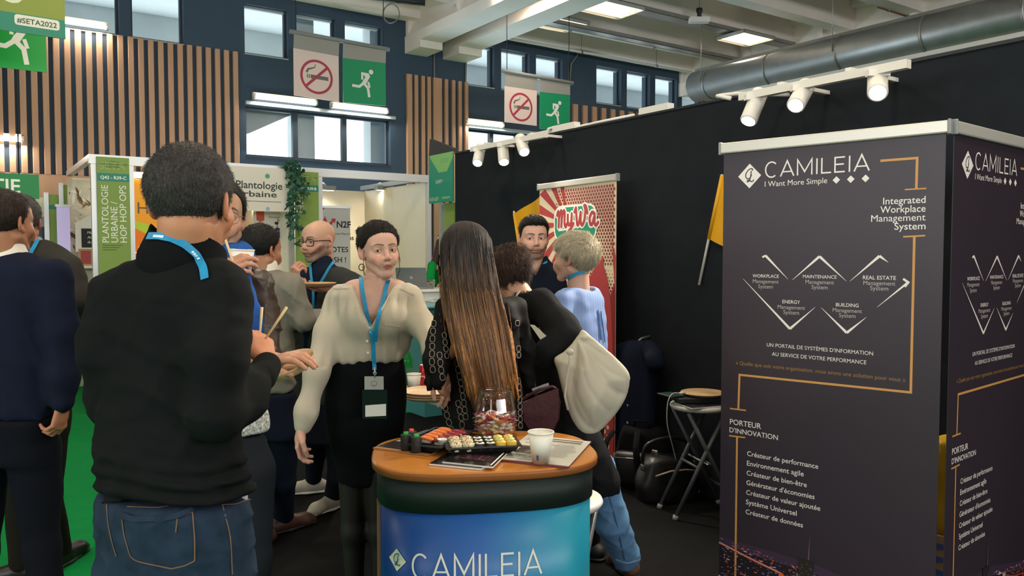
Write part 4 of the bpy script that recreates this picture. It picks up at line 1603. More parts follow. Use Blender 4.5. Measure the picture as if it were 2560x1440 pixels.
def mywa_print(F):
 Q = q2
 c = Q(1420, 560)
 # red sunrays on the left
 for i in range(9):
  a0 = radians(100 + i * 19)
  a1 = a0 + radians(10)
  pts = [c]
  for a in (a0, a1):
   x, y = cos(a), sin(a)
   tmax = 9
   if x < 0:
    tmax = min(tmax, (0 - c[0]) / x)
   if y > 0:
    tmax = min(tmax, (MH - .03 - c[1]) / y)
   pts.append((c[0] + x * tmax, c[1] + y * tmax))
  F.poly(pts, m_mred, .001)
 # halftone dots
 for i in range(26):
  for j in range(40):
   u = .25 * MW + i * .031 + (.015 if j % 2 else 0)
   v = MH - .06 - j * .0235
   e = abs((v - (MH - .06)) * .9 - 0) if u > .5 * MW else (u - .2 * MW)
   dtop = (MH - v) / 1.0
   rr = .0155 - .032 * dtop * (1.25 - u / MW) - max(0, .12 - (u - .25 * MW)) * .02
   if v < MH - .62:
    rr = .013 - .05 * abs((v - (MH - .80)) + (u - .85 * MW) * .45)
   if rr > .003 and u < MW - .012:
    F.disc(u, v, min(rr, .0125), m_mdark, n=7, lift=.0014)
 # logo
 a, b = Q(1388, 600)
 e, t = Q(1490, 512)
 rrect(F, a - .014, b - .014, e + .014, t + .014, .09, m_bw, .002)
 rrect(F, a, b, e, t, .08, m_mgreen, .003)
 F.line([(a + .05, b + .07), (a + .25, b + .085), (e - .0, b + .16)], .012, m_bw, .0036)
 # brush lettering as strokes
 x0, y0 = Q(1394, 572)
 kx = (Q(1498, 560)[0] - x0) / 4.25
 ky = .138
 S_ = [[(0, .78), (.12, .98), (.2, .6), (.16, .1)], [(.18, .5), (.38, .98), (.5, .95), (.5, .5), (.45, .12)], [(.48, .5), (.68, .98), (.82, .9), (.8, .3), (.92, .1), (1.05, .25)],
  [(1.15, .75), (1.15, .4), (1.28, .18), (1.5, .35), (1.56, .8)], [(1.56, .8), (1.52, .1), (1.4, -.35), (1.22, -.38), (1.2, -.2), (1.5, .0), (1.75, .25)],
  [(1.85, .9), (2.0, 1.1), (2.05, .6), (2.15, .18), (2.32, .3), (2.48, .85)], [(2.48, .85), (2.48, .35), (2.62, .15), (2.85, .4), (2.95, .95), (2.85, 1.2), (3.0, 1.15), (3.15, .8)],
  [(3.85, .72), (3.6, .8), (3.38, .5), (3.45, .18), (3.65, .2), (3.85, .6), (3.85, .25), (4.0, .1), (4.2, .25)]]
 def soft(c):
  P = []
  for i in range(len(c) - 1):
   p0, p1, p2, p3 = (c[max(i - 1, 0)], c[i], c[i + 1], c[min(i + 2, len(c) - 1)])
   for q in range(5):
    t = q / 5
    P.append(tuple(.5 * (2 * p1[d] + (p2[d] - p0[d]) * t + (2 * p0[d] - 5 * p1[d] + 4 * p2[d] - p3[d]) * t * t + (3 * p1[d] - p0[d] - 3 * p2[d] + p3[d]) * t ** 3) for d in (0, 1)))
  return P + [c[-1]]
 S_ = [soft(c) for c in S_]
 for (m, w_, lf) in ((m_bw, .050, .0042), (m_mred, .026, .005)):
  for s_ in S_:
   F.line([(x0 + x * kx, y0 + (y * .95) * ky) for x, y in s_], w_, m, lf)
   for x, y in (s_[0], s_[-1]):
    F.disc(x0 + x * kx, y0 + y * .95 * ky, w_ / 2, m, lift=lf)
 # red bottle
 c0 = Q(1500, 640)
 pts = [Q(*p) for p in ((1492, 640), (1509, 640), (1511, 668), (1520, 700), (1528, 760), (1534, 900), (1534, 1180), (1448, 1180), (1448, 900), (1458, 760), (1472, 700), (1488, 668))]
 F.poly([(min(x, MW), y) for x, y in pts], m_mred, .002)
 F.poly([(0, .2), (MW, .2), (MW, Q(1540, 700)[1]), (MW * .75, .9), (0, .5)], m_mdark, .0012)
 a, b = Q(1519, 672)
 F.text('« HAPPINESS »', a, b, .05, m_bw, align='r', bold=.02, width=.26)
 a, b = Q(1520, 708)
 F.text('OCCUPANTS', a, b, .04, m_cream, align='r', width=.24)
 a, b = Q(1512, 742)
 F.text('Sur ailleurs', a, b, .05, m_bw, align='r', bold=.01, width=.2)
 for i in range(9):
  for j in range(16):
   F.disc(MW * .3 + i * .07 + (.035 if j % 2 else 0), .12 + j * .034, .024 - j * .0012, m_mred if i % 2 else m_cream, n=8, lift=.0015)
 F.poly([Q(1530, 600), (MW, Q(1543, 640)[1]), (MW, Q(1543, 740)[1])], m_mred, .0016)


r = thing('rollup_banner', 'red and cream roll-up banner with a green logo by the black wall', 'banner', M0, atan2(mu.y, mu.x))
rollup(r, MW, MH, mywa_print, m_cream)

# ------------------------------------------------------------ flags leaning on the black wall
m_flag = mat('flag yellow', '#d69c12', .5, bump=.2, bscale=6)
m_pole = mat('flag pole white', '#dcd7cb', .4)


def flag(name_label, top, bot, corners, s):
 P, Qb = on_s(top[0], top[1], s), on_s(bot[0], bot[1], s)
 r = thing('flag', name_label, 'flag', Qb)
 MB().tube([Qb, P], .009, m_pole, 10).obj('pole', r, world=True)
 k = MB()
 C = [on_s(a, b, s - .004) for a, b in corners]   # pole-top, pole-low, fly-low, fly-top
 n1 = 10
 rows = []
 for i in range(n1 + 1):
  q = i / n1
  a, b = C[0].lerp(C[3], q), C[1].lerp(C[2], q)
  off = E1 * (-.012 * sin(q * 9) * (.3 + q))
  rows.append([a.lerp(b, j / 6) + off for j in range(7)])
 vs = [p for row in rows for p in row] + [p + E1 * .003 for row in rows for p in row]
 N = 7 * (n1 + 1)
 fs = []
 for i in range(n1):
  for j in range(6):
   a = i * 7 + j
   fs += [(a, a + 1, a + 8, a + 7), (N + a, N + a + 7, N + a + 8, N + a + 1)]
 k.add(vs, fs, m_flag, True)
 k.tube([C[0], C[1]], .014, m_flag, 10)
 k.obj('cloth', r, world=True)


flag('yellow flag on a white pole leaning on the black wall by the large dark banner', (1806, 436), (1748, 712), [(1806, 438), (1773, 597), (1850, 640), (1882, 470)], S_BLACK - .03)
flag('yellow flag half hidden behind the red roll-up banner', (1285, 528), (1325, 760), [(1286, 534), (1308, 680), (1400, 620), (1372, 478)], S_BLACK - .03)

# ------------------------------------------------------------ coat and bags hung at the wall behind the red banner
m_navy = fabric('navy coat cloth', '#171c2c')
c = on_s(1590, 858, S_BLACK - .13)
r = thing('coat', 'dark navy coat hanging at the black wall right of the red banner', 'coat', c)
k = MB()
rings = []
for (z, w_, d_, ox) in ((.02, .05, .04, 0), (-.02, .17, .07, .0), (-.12, .20, .09, .0), (-.4, .19, .09, -.01), (-.75, .18, .09, -.02), (-.95, .16, .08, -.02)):
 rings.append([Vector((0, 0, z)) + (-E2) * (ox + w_ * cos(a)) + (-E1) * (d_ * sin(a) * (1 + .25 * sin(5 * a))) for a in [2 * pi * j / 28 for j in range(28)]])
k.loft(rings, m_navy)
k.obj('coat_body', r)
k = MB()
k.tube([Vector((0, 0, -.02)) - E2 * .12, Vector((0, 0, -.06)) - E2 * .24 - E1 * .06, Vector((0, 0, -.13)) - E2 * .30 - E1 * .10], [.06, .065, .055], m_navy, 14)
k.obj('sleeve', r)
for i in range(3):
 MB().lathe([(.012, 0), (.012, .006)], m_grey, c=(0, 0, 0), n=10, caps=True).obj('button', r).matrix_basis = Matrix.Translation(-E1 * .095 + Vector((0, 0, -.3 - .12 * i)) - E2 * .02) @ E1.to_track_quat('-Z', 'Y').to_matrix().to_4x4()
MB().tube([Vector((0, 0, .0)), Vector((0, 0, .03)) + E1 * .05, Vector((0, 0, .04)) + E1 * .125], .008, m_alu, 8).obj('hook', r)

# ------------------------------------------------------------ folding stools
m_stoolseat = mat('stool seat white', '#cfccc4', .4)
m_leg = mat('stool leg grey', '#55585a', .4, metal=.3)


def make_stool(seat_c, label, rz):
 h = seat_c.z
 r = thing('folding_stool', label, 'stool', (seat_c.x, seat_c.y, 0), rz, 'round folding stools')
 MB().lathe([(.13, h - .035), (.165, h - .03), (.175, h - .015), (.17, h - .002), (.15, h)], m_stoolseat, n=36).obj('seat', r)
 for y in (-.11, .11):
  for sgn in (-1, 1):
   MB().tube([(-sgn * .12, y, h - .035), (sgn * .20, y, .012)], .013, m_leg, 10).obj('leg', r)
   MB().tube([(sgn * .197, y, .026), (sgn * .203, y, .0)], .017, m_grey, 10).obj('foot_cap', r)
 for z, x in ((.30, .057), (.30, -.057), (.16, .137)):
  MB().tube([(x, -.11, z), (x, .11, z)], .009, m_leg, 8).obj('crossbar', r)
 MB().tube([(0, -.125, h * .48), (0, .125, h * .48)], .006, m_alu, 8).obj('hinge_bolt', r)
 return r


sc_ = at(1747, 1008, 4.8)
st1 = make_stool(sc_, 'round folding stool with a plate on its seat, beside the large dark banner', radians(14))
SH = sc_.z
s2 = at(1392, 1240, 2.97)
make_stool(Vector((s2.x, s2.y, .66)), 'white folding stool half hidden behind the right side of the counter', radians(60))
m_wood = mat('palm leaf plate', '#c2a077', .6, vary=.12, vscale=20, stretch=(1, 8, 1))


def plate(c, rad, label, group=None, h=.018, rx=0, ry=0):
 r = thing('palm_leaf_plate', label, 'plate', c, 0, group)
 r.rotation_euler = (rx, ry, 0)
 r.matrix_world = Matrix.Translation(Vector(c)) @ r.rotation_euler.to_matrix().to_4x4()
 MB().lathe([(rad * .74, 0), (rad * .8, .001), (rad * .97, h * .8), (rad, h), (rad * .985, h + .001), (rad * .95, h * .75), (rad * .76, .004), (rad * .72, .0035), (0.004, .0035)], m_wood, n=40).obj('dish', r)
 return r


k = at(1745, 985, 4.74)
# papers on the stool
r = thing('magazine', 'glossy magazine lying on the stool seat under the plate', 'magazine', (sc_.x + .02, sc_.y - .05, SH + .001), radians(20))
MB().box((-.15, -.10, 0), (.15, .10, .008), m_white).obj('pages', r)
MB().box((-.15, -.10, .0082), (.15, .10, .010), mat('magazine dark cover', '#34303a', .2, vary=.8, vscale=20)).obj('cover', r)
r = thing('tablet_box', 'dark flat box between the magazine and the plate on the stool', 'box', (sc_.x - .02, sc_.y + .0, SH + .012), radians(8))
MB().rbox((-.13, -.09, 0), (.13, .09, .03), m_dark, .006).obj('box_body', r)
MB().rbox((-.131, -.091, .024), (.131, .091, .034), mat('box lid dark', '#2c2d30', .4), .004).obj('lid', r)
plate((sc_.x + .03, sc_.y + .02, SH + .047), .135, 'tan palm leaf plate on the folding stool')
r = thing('smartphone', 'smartphone charging on the stool beside the plate', 'phone', (sc_.x - .17, sc_.y - .0, SH + .047), radians(25))
MB().rbox((-.05, -.075, 0), (.05, .075, .009), m_dark, .006).obj('phone_body', r)
MB().box((-.046, -.068, .0091), (.046, .068, .0096), mat('phone screen', '#2f4a48', .1)).obj('screen', r)
def soft_path(P, n=6):
 out = []
 for i in range(len(P) - 1):
  a, b, c, d = P[max(i - 1, 0)], P[i], P[i + 1], P[min(i + 2, len(P) - 1)]
  for q in range(n):
   t = q / n
   out.append((b * 2 + (c - a) * t + (a * 2 - b * 5 + c * 4 - d) * t * t + (b * 3 - a - c * 3 + d) * t ** 3) * .5)
 return out + [P[-1]]


cb = [at(1700, 983, 4.72), at(1680, 985, 4.7), at(1669, 1010, 4.7), at(1668, 1060, 4.72), at(1680, 1110, 4.78), at(1690, 1150, 4.85)]
r = thing('charging_cable', 'white charging cable looping down from the stool to the bags', 'cable', cb[-1])
MB().tube(soft_path(cb), .003, m_white, 8).obj('cable', r, world=True)
MB().tube([cb[0], cb[0] + Vector((.03, .01, .002))], .008, m_white, 8).obj('plug', r, world=True)

# bags on the floor by the wall
m_bag = fabric('black bag cloth', '#121214', bump=.4, bscale=60)
m_bag2 = mat('black bag leather', '#1a191b', .38, bump=.25, bscale=40)
m_buckle = mat('buckle metal', '#a9a59a', .25, metal=.9)


def soft_bag(root, w, d, h, m, seed, name='bag_body'):
 rn = random.Random(seed)
 k = MB()
 rings = []
 for i in range(11):
  q = i / 10
  z = h * q
  f = (.90 + .10 * sin(pi * min(q * 1.4, 1))) * (1 - .45 * max(0, q - .7) ** 1.2 / .3 ** 1.2 * .6)
  f2 = (1 - .25 * q)
  rings.append([(w / 2 * f * np.sign(cos(a)) * abs(cos(a)) ** .6 * (1 + .03 * sin(3 * a + i)), d / 2 * f2 * np.sign(sin(a)) * abs(sin(a)) ** .6 * (1 + .05 * sin(4 * a + i * .8)), z + .01 * sin(3 * a + seed)) for a in [2 * pi * j / 36 for j in range(36)]])
 k.loft(rings, m)
 return k.obj(name, root)


c = at(1610, 1232, 5.35)
r = thing('backpack', 'black backpack with buckles slumped against the wall, left of the two bags', 'backpack', (c.x, c.y, 0), radians(-30))
soft_bag(r, .40, .26, .40, m_bag, 3)
k = MB()
k.rbox((-.15, -.20, .03), (.15, -.10, .26), m_bag2, .04, 4)
k.obj('front_pocket', r)
MB().tube(soft_path([Vector(p) for p in ((-.17, -.12, .38), (-.19, -.22, .30), (-.16, -.24, .12), (-.10, -.21, .03))]), .022, m_bag, 8, flat=.35).obj('shoulder_strap', r)
MB().tube(soft_path([Vector(p) for p in ((.0, -.12, .39), (.03, -.23, .30), (.05, -.24, .15), (.06, -.21, .05))]), .022, m_bag, 8, flat=.35).obj('shoulder_strap', r)
MB().tube([(-.06, -.05, .39), (-.05, -.06, .45), (.05, -.06, .45), (.06, -.05, .39)], .012, m_bag, 8).obj('carry_handle', r)
for (x, z) in ((-.18, .22), (-.15, .10), (.17, .3)):
 MB().rbox((x - .02, -.27, z - .02), (x + .02, -.255, z + .02), m_buckle, .004).obj('buckle', r)
MB().tube([(-.13, -.205, .22), (0, -.212, .23), (.13, -.205, .22)], .004, m_buckle, 6).obj('zip', r)
c = at(1672, 1240, 5.0)
r = thing('leather_bag', 'black leather shoulder bag with a pale trim under the stool', 'bag', (c.x, c.y + .06, 0), radians(18))
soft_bag(r, .42, .24, .27, m_bag2, 8)
MB().tube([(-.15, -.125, .19), (-.05, -.135, .215), (.06, -.135, .215), (.15, -.125, .20)], .006, mat('pale trim', '#b59a8c', .5), 8).obj('trim', r)
MB().tube(soft_path([Vector(p) for p in ((-.18, 0, .22), (-.16, -.02, .36), (0, -.03, .40), (.14, -.02, .35), (.18, 0, .22))]), .012, m_bag2, 8).obj('strap', r)
for x in (-.18, .18):
 MB().rbox((x - .014, -.03, .2), (x + .014, .0, .24), m_buckle, .004).obj('buckle', r)
# power strip
c = on_z(1770, 1232, .0)
r = thing('power_strip', 'white power strip on the floor behind the stool legs', 'power strip', (c.x, c.y, 0), radians(-15))
MB().rbox((-.12, -.03, 0), (.12, .03, .045), m_white, .01).obj('strip_body', r)
MB().rbox((-.07, -.028, .046), (.06, .028, .085), mat('adapter tan', '#a8703c', .5), .006).obj('adapter_block', r)
MB().tube([(.12, 0, .02), (.25, .02, .008), (.5, .12, .008)], .006, m_white, 8).obj('cord', r)
# white things on the floor behind the woman in cream
c = on_z(910, 1334, 0)
r = thing('carton', 'white carton on the floor seen between the legs of the woman in cream', 'box', (c.x - .005, c.y, 0), radians(10))
MB().rbox((-.06, 0, 0), (.07, .12, .15), m_white, .008).obj('box_body', r)
MB().rbox((-.062, -.002, .13), (.072, .122, .156), m_white, .006).obj('lid', r)
# ------------------------------------------------------------ the promotion counter
CT = .945
CC = (at(1211, 1135, 2.56).x, 2.54)
CRZ = radians(9)
m_top = mat('counter top beech', '#b9752f', .22, vary=.06, vscale=12, stretch=(1, 14, 1), coat=.3)
m_topedge = mat('counter edge brown', '#8a4f22', .4)
m_val = mat('counter valance black green', '#0f1c18', .6)
r = thing('promo_counter', 'oval promotion counter with an orange wooden top and a blue printed front', 'counter', (CC[0], CC[1], 0), CRZ)
COUNTER = r


def squircle(a, b, n, N=72):
 out = []
 for i in range(N):
  t = 2 * pi * i / N
  out.append((a * np.sign(cos(t)) * abs(cos(t)) ** (2 / n), b * np.sign(sin(t)) * abs(sin(t)) ** (2 / n)))
 return out


A_, B_ = .358, .262
NS = 2.9
k = MB()
k.loft([[(x * q, y * q, z) for x, y in squircle(A_, B_, NS)] for (q, z) in ((.975, CT - .030), (.997, CT - .024), (1.0, CT - .012), (.996, CT - .004))], m_topedge)
k.loft([[(x * q, y * q, z) for x, y in squircle(A_, B_, NS)] for (q, z) in ((.996, CT - .004), (.985, CT), (.5, CT), (.01, CT))], m_top, smooth=False)
k.obj('counter_top', r)
k = MB()
k.loft([[(x, y, z) for x, y in squircle(A_ * .955, B_ * .955, NS)] for z in (CT - .125, CT - .031)], m_val)
k.obj('valance', r)
# printed wrap: blue to turquoise across its width
me_w = MB()
pr = squircle(A_ * .935, B_ * .935, NS, 144)
m_wrap = mat('counter print', '#1c5f9c', .35, attr=True)
me_w.loft([[(x, y, z) for x, y in pr] for z in (.04, .3, .55, CT - .12)], m_wrap)
o = me_w.obj('printed_wrap', r)
ca = o.data.color_attributes.new('Col', 'FLOAT_COLOR', 'POINT')
cA, cB, cC = (np.array(lin(c)[:3]) for c in ('#123f86', '#1d5aa0', '#2390a8'))
arr = np.ones((len(o.data.vertices), 4), dtype=np.float32)
for i, v in enumerate(o.data.vertices):
 q = (v.co.x / (A_ * .935) + 1) / 2
 f = cA + (cB - cA) * min(q / .45, 1) if q < .45 else cB + (cC - cB) * min((q - .45) / .4, 1)
 arr[i, :3] = f
ca.data.foreach_set('color', arr.ravel())
MB().loft([[(x, y, z) for x, y in squircle(A_ * .94, B_ * .94, NS)] for z in (.0, .045)], m_dark).obj('plinth', r)
MB().box((-A_ * .955, -.07, .05), (-A_ * .925, -.055, CT - .125), mat('counter slat tan', '#8a5f38', .5)).obj('edge_strip', r)


class Wrap2D(Face2D):
 """printed face bent round the counter front; u runs along the front from its centre"""

 def __init__(self, mb):
  self.mb = mb
  P = [Vector((x, y, 0)) for x, y in squircle(A_ * .936, B_ * .936, NS, 720)]
  P = [p for p in P]
  i0 = 540  # front centre (-y)
  self.tab = []
  for sgn in (1, -1):
   acc, last = 0, P[i0]
   for j in range(1, 300):
    p = P[(i0 + sgn * j) % 720]
    acc += (p - last).length
    self.tab.append((sgn * acc, p))
    last = p
  self.tab.append((0, P[i0]))
  self.tab.sort(key=lambda t: t[0])
  self.us = [t[0] for t in self.tab]
  self.xs = [t[1].x for t in self.tab]
  self.ys = [t[1].y for t in self.tab]
  self.N = Vector((0, -1, 0))

 def p(self, u, v, lift=.001):
  x, y = float(np.interp(u, self.us, self.xs)), float(np.interp(u, self.us, self.ys))
  q = 1 + (lift + .0015) / .25
  return Vector((x * q, y * q, v))

 def poly(self, pts, m, lift=.001):
  P = [self.p(u, v, lift) for u, v in pts]
  f = tuple(range(len(P)))
  area = sum(pts[i][0] * pts[(i + 1) % len(pts)][1] - pts[(i + 1) % len(pts)][0] * pts[i][1] for i in range(len(pts)))
  self.mb.add(P, [f if area > 0 else f[::-1]], m)

 def line(self, pts, w, m, lift=.001, w1=None):
  P = [Vector(p) for p in pts]
  out = [P[0]]
  for a, b in zip(P, P[1:]):
   n = max(1, int((b - a).length / .03))
   out += [a.lerp(b, (i + 1) / n) for i in range(n)]
  super().line([tuple(p) for p in out], w, m, lift, w1)


k = MB()
F = Wrap2D(k)
R3 = Matrix.Rotation(CRZ, 4, 'Z')


def counter_uv(px, py):
 """where a pixel meets the printed front"""
 Wi = Matrix.Translation((CC[0], CC[1], 0)) @ R3
 best = None
 for u in np.linspace(-.55, .55, 221):
  w = Wi @ F.p(u, 0.6)
  d = ray(px, py)
  # distance of the vertical line at w from the ray, seen from above
  t = w.y / d.y
  e = abs(d.x * t - w.x)
  if (best is None or e < best[0]) and (w.y < CC[1] + .03):
   best = (e, u, CAMZ + d.z * t)
 return best[1], best[2]


u0, v0 = counter_uv(1030, 1422)
u1, v1 = counter_uv(1352, 1446)
ul, vl = counter_uv(993, 1388)
letters_camileia(F, u0, (v0 + v1) / 2 - .006, u1 - u0, .072, .0062, m_bw)
monogram(F, ul, (v0 + v1) / 2 + .038, .034, mat('monogram cream', '#dfe3cc', .5), mat('monogram blue', '#1f4e74', .5))
F.text('The Smart Building Software', u0, (v0 + v1) / 2 - .04, .024, m_bw, width=(u1 - u0) * .95, bold=.01)
k.obj('front_lettering', r)

# ------------------------------------------------------------ on the counter
ZC = CT + .001


def flat_sheet(name, label, cat, px4, z, th, build, group=None):
 P = [on_z(a, b, z) for a, b in px4]
 c = sum(P, Vector()) / 4
 r = thing(name, label, cat, c, 0, group)
 build(r, P, th)
 return r


def sheet(mtop, mside=None, border=None):
 def f(r, P, th):
  k = MB()
  up = Vector((0, 0, th))
  n = (P[1] - P[0]).cross(P[2] - P[0])
  Q = P if n.z > 0 else P[::-1]
  k.loft([Q, [p + up for p in Q]], mside or mtop, False)
  k.obj('pages', r, world=True)
  k = MB()
  c = sum(Q, Vector()) / 4
  k.add([p + up + Vector((0, 0, .0006)) for p in Q], [(0, 1, 2, 3)], mtop)
  if border:
   for (a0, b0, a1, b1, m, lf) in border:
    def bil(a, b):
     return (P[0] * (1 - a) + P[1] * a) * (1 - b) + (P[3] * (1 - a) + P[2] * a) * b + up + Vector((0, 0, lf))
    q = [bil(a0, b0), bil(a1, b0), bil(a1, b1), bil(a0, b1)]
    if (q[1] - q[0]).cross(q[2] - q[0]).z < 0:
     q = q[::-1]
    k.add(q, [(0, 1, 2, 3)], m)
  k.obj('cover', r, world=True)
 return f


m_cover = mat('brochure dark cover', '#241f22', .25)
m_paper = mat('paper white', '#dcd8cc', .6)
m_fire = mat('brochure city glow', '#8e3a24', .3, vary=.9, vscale=60)
m_tan = mat('brochure tan edge', '#a8703a', .5)


def speckle(a0, b0, a1, b1, n):
 """a printed night-city picture: small lights"""
 rr = random.Random(n)
 out = [(a0, b0, a1, b1, mat('brochure night', '#2a1a22', .3), .001)]
 cc = [mat('brochure lamp orange', '#b0552c', .3), mat('brochure lamp red', '#7c2a26', .3), mat('brochure lamp pale', '#a08a80', .3), mat('brochure lamp violet', '#4d3550', .3)]
 for i in range(n):
  a, b = rr.uniform(a0, a1 - .05), rr.uniform(b0, b1 - .03)
  out.append((a, b, a + rr.uniform(.01, .05), b + rr.uniform(.008, .02), cc[rr.choice((0, 0, 1, 1, 2, 3, 3))], .0013 + i * 2e-6))
 return out


flat_sheet('brochure', 'dark brochure with a tan edge under the salmon sushi tray', 'brochure', [(932, 1122), (1070, 1141), (1190, 1086), (1068, 1076)], ZC, .003,
  sheet(m_cover, m_tan, [(.0, .0, 1, .06, m_tan, .001), (.04, .35, .3, .7, m_grey, .0012)] + speckle(.35, .1, .95, .34, 44)))
m_gloss = mat('booklet black cover', '#1c191b', .15)
flat_sheet('booklet', 'lower white-edged booklet under the roll sushi tray', 'booklet', [(1073, 1163), (1203, 1176), (1290, 1128), (1160, 1112)], ZC, .005,
  sheet(m_gloss, m_paper, [(.0, .5, .25, .9, m_grey, .001)]))
flat_sheet('booklet', 'upper booklet with a glowing city picture, on top of the other booklet', 'booklet', [(1106, 1158), (1232, 1171), (1268, 1136), (1150, 1120)], ZC + .0065, .005,
  sheet(m_gloss, m_paper, speckle(.15, .26, .9, .62, 70) + [(.93, .05, .96, .95, m_bw, .0012)]))
m_mag = mat('magazine grey page', '#b9b6aa', .4)
m_photo = mat('magazine photo', '#4a3a33', .3, vary=.7, vscale=40)
m_text = mat('magazine print', '#8d8b82', .6)
m_burg = mat('magazine burgundy', '#6d2a33', .5)
bd = [(.12, .30, .52, .58, m_photo, .001), (0, 0, 1, .03, m_burg, .001)]
rn = random.Random(4)
for i in range(14):
 bd.append((.58, .28 + .035 * i, .58 + rn.uniform(.25, .36), .295 + .035 * i, m_text, .001))
for i in range(5):
 bd.append((.12, .10 + .035 * i, .12 + rn.uniform(.3, .4), .115 + .035 * i, m_text, .001))
bd.append((.1, .68, .62, .72, m_text, .001))
for i in range(4):
 bd.append((.08, .80 + .04 * i, .9, .825 + .04 * i, m_photo if i % 2 else m_text, .001))
flat_sheet('magazine', 'open grey magazine under the tall paper cup', 'magazine', [(1240, 1152), (1420, 1172), (1478, 1107), (1318, 1090)], ZC, .004, sheet(m_mag, m_burg, bd))

# crumpled clear wrapper by the magazine
c = on_z(1322, 1147, ZC + .005)
r = thing('plastic_wrapper', 'crumpled clear plastic wrapper lying on the magazine beside the cup', 'wrapper', c)
rn = random.Random(9)
k = MB()
m_film = glass('clear film', '#eef0f0', .8, .12)
rings = []
for i in range(7):
 q = sin(pi * (i + .5) / 7)
 rings.append([(-.04 + .08 * i / 6 + rn.uniform(-.004, .004), q * .022 * cos(a) * rn.uniform(.7, 1.2), .014 + q * .012 * sin(a) * rn.uniform(.6, 1.2)) for a in [2 * pi * j / 12 for j in range(12)]])
k.loft(rings, m_film, False)
k.obj('film', r)


# paper cups
m_cup = mat('paper cup white', '#e2ddd0', .55)


def paper_cup(c, h, rt, rb, label, sleeve=None, group=None, tilt=None):
 r = thing('paper_cup', label, 'cup', c, 0, group)
 if tilt:
  r.rotation_euler = tilt
  r.matrix_world = Matrix.Translation(Vector(c)) @ r.rotation_euler.to_matrix().to_4x4()
 MB().lathe([(rb * .9, .004), (rb, 0), (rt, h - .004), (rt - .0015, h - .004), (rb - .0015, .005), (.001, .005)], m_cup, n=36).obj('cup_body', r)
 k = MB()
 n, rr = 36, .0022
 rings = []
 for i in range(n):
  a = 2 * pi * i / n
  rings.append([((rt + rr * cos(b)) * cos(a), (rt + rr * cos(b)) * sin(a), h - .002 + rr * sin(b)) for b in [2 * pi * j / 8 for j in range(8)]])
 k.loft(rings + [rings[0]], m_cup, True, caps=False)
 k.obj('rolled_rim', r)
 if sleeve:
  k = MB()
  k.lathe([(rb + (rt - rb) * .12 + .0006, h * .12), (rb + (rt - rb) * .55 + .0006, h * .55)], sleeve, n=36, caps=False)
  k.obj('printed_band', r, 'dark printed band')
 return r


cu = on_z(1352, 1156, ZC + .005)
hc = on_plane(1351, 1078, cu, Vector((0, 1, 0))).z - cu.z
r = paper_cup(cu, hc, .0385, .0255, 'tall white paper cup on the counter in front of the magazine')
k = MB()
a0 = radians(-118)
k.poly([(.0285 * cos(a0), .0285 * sin(a0), .012), (.0285 * cos(a0 + .22), .0285 * sin(a0 + .22), .012), (.031 * cos(a0 + .22), .031 * sin(a0 + .22), .028), (.031 * cos(a0), .031 * sin(a0), .028)], mat('cup blue mark', '#2b3f9a', .5))
k.obj('printed_mark', r, 'small blue printed mark')

# candy jar
m_jar = glass('jar glass', '#f6f6f4', .8, .018)
cj = on_z(1237, 1098, ZC)
cj.y += .055
JR = .0765
jh = on_plane(1237, 975, cj, Vector((0, 1, 0))).z - cj.z
r = thing('glass_jar', 'clear glass jar of wrapped candies at the back of the counter', 'jar', cj)
prof = [(.045, .001), (.060, .004), (.0715, .018), (JR, .045), (JR - .001, .075), (JR - .006, jh * .62), (JR - .013, jh * .85), (JR - .017, jh)]
inn = [(q - .0028, z + .004 if z < .02 else z) for q, z in prof[::-1]]
MB().lathe(prof + [(JR - .0185, jh + .0012)] + inn + [(.001, .006)], m_jar, n=48, caps=False).obj('glass_body', r)
candies = []
cols_c = [('#d9c9c0', 'white'), ('#c0463c', 'red'), ('#a83a58', 'pink'), ('#dd7a34', 'orange'), ('#e8d8a8', 'cream'), ('#8f2a40', 'dark red'), ('#e6a23c', 'yellow'), ('#d89a98', 'pale pink')]


def make_candy(cn, hx):
 m = mat('candy wrapper ' + cn, hx, .3, vary=.35, vscale=170)
 k = MB()
 n = 8
 rings = []
 for (x, ry, rz_) in ((-.0165, .008, .0012), (-.013, .0055, .001), (-.0095, .002, .002), (-.008, .0055, .0045), (-.004, .0068, .0055), (.004, .0068, .0055), (.008, .0055, .0045), (.0095, .002, .002), (.013, .0055, .001), (.0165, .008, .0012)):
  rings.append([(x, ry * cos(a), rz_ * sin(a)) for a in [2 * pi * j / n for j in range(n)]])
 k.loft(rings, m, True)
 return k


protos = {}
rn = random.Random(17)
n_c = 0
zlev = .012
FILL = on_plane(1237, 1036, cj, Vector((0, 1, 0))).z - cj.z
while zlev < FILL:
 rad = float(np.interp(zlev, [p[1] for p in prof], [p[0] for p in prof])) - .013
 for ring, cnt in ((1.0, 15), (.70, 9), (.36, 5), (0.02, 1)):
  if zlev < FILL - .02 and ring < .6:
   continue
  for j in range(cnt):
   a = 2 * pi * (j + rn.random() * .5) / cnt + zlev * 90
   rr = rad * ring
   p = cj + Vector((rr * cos(a), rr * sin(a), zlev + rn.uniform(-.003, .003)))
   hx, cn = cols_c[rn.choice((0, 0, 0, 0, 0, 0, 1, 2, 2, 3, 4, 4, 4, 5, 7, 7, 7))]
   if cn not in protos:
    o = make_candy(cn, hx).obj('candy')
    protos[cn] = o
   else:
    o = protos[cn].copy()
    col.objects.link(o)
   o.location = p
   o.rotation_euler = (rn.uniform(-.6, .6), rn.uniform(-.5, .5), a + pi / 2 + rn.uniform(-.8, .8))
   tag(o, '%s wrapped candy in the glass jar' % cn, 'candy', '%s wrapped candies in the jar' % cn)
   n_c += 1
 zlev += .0118

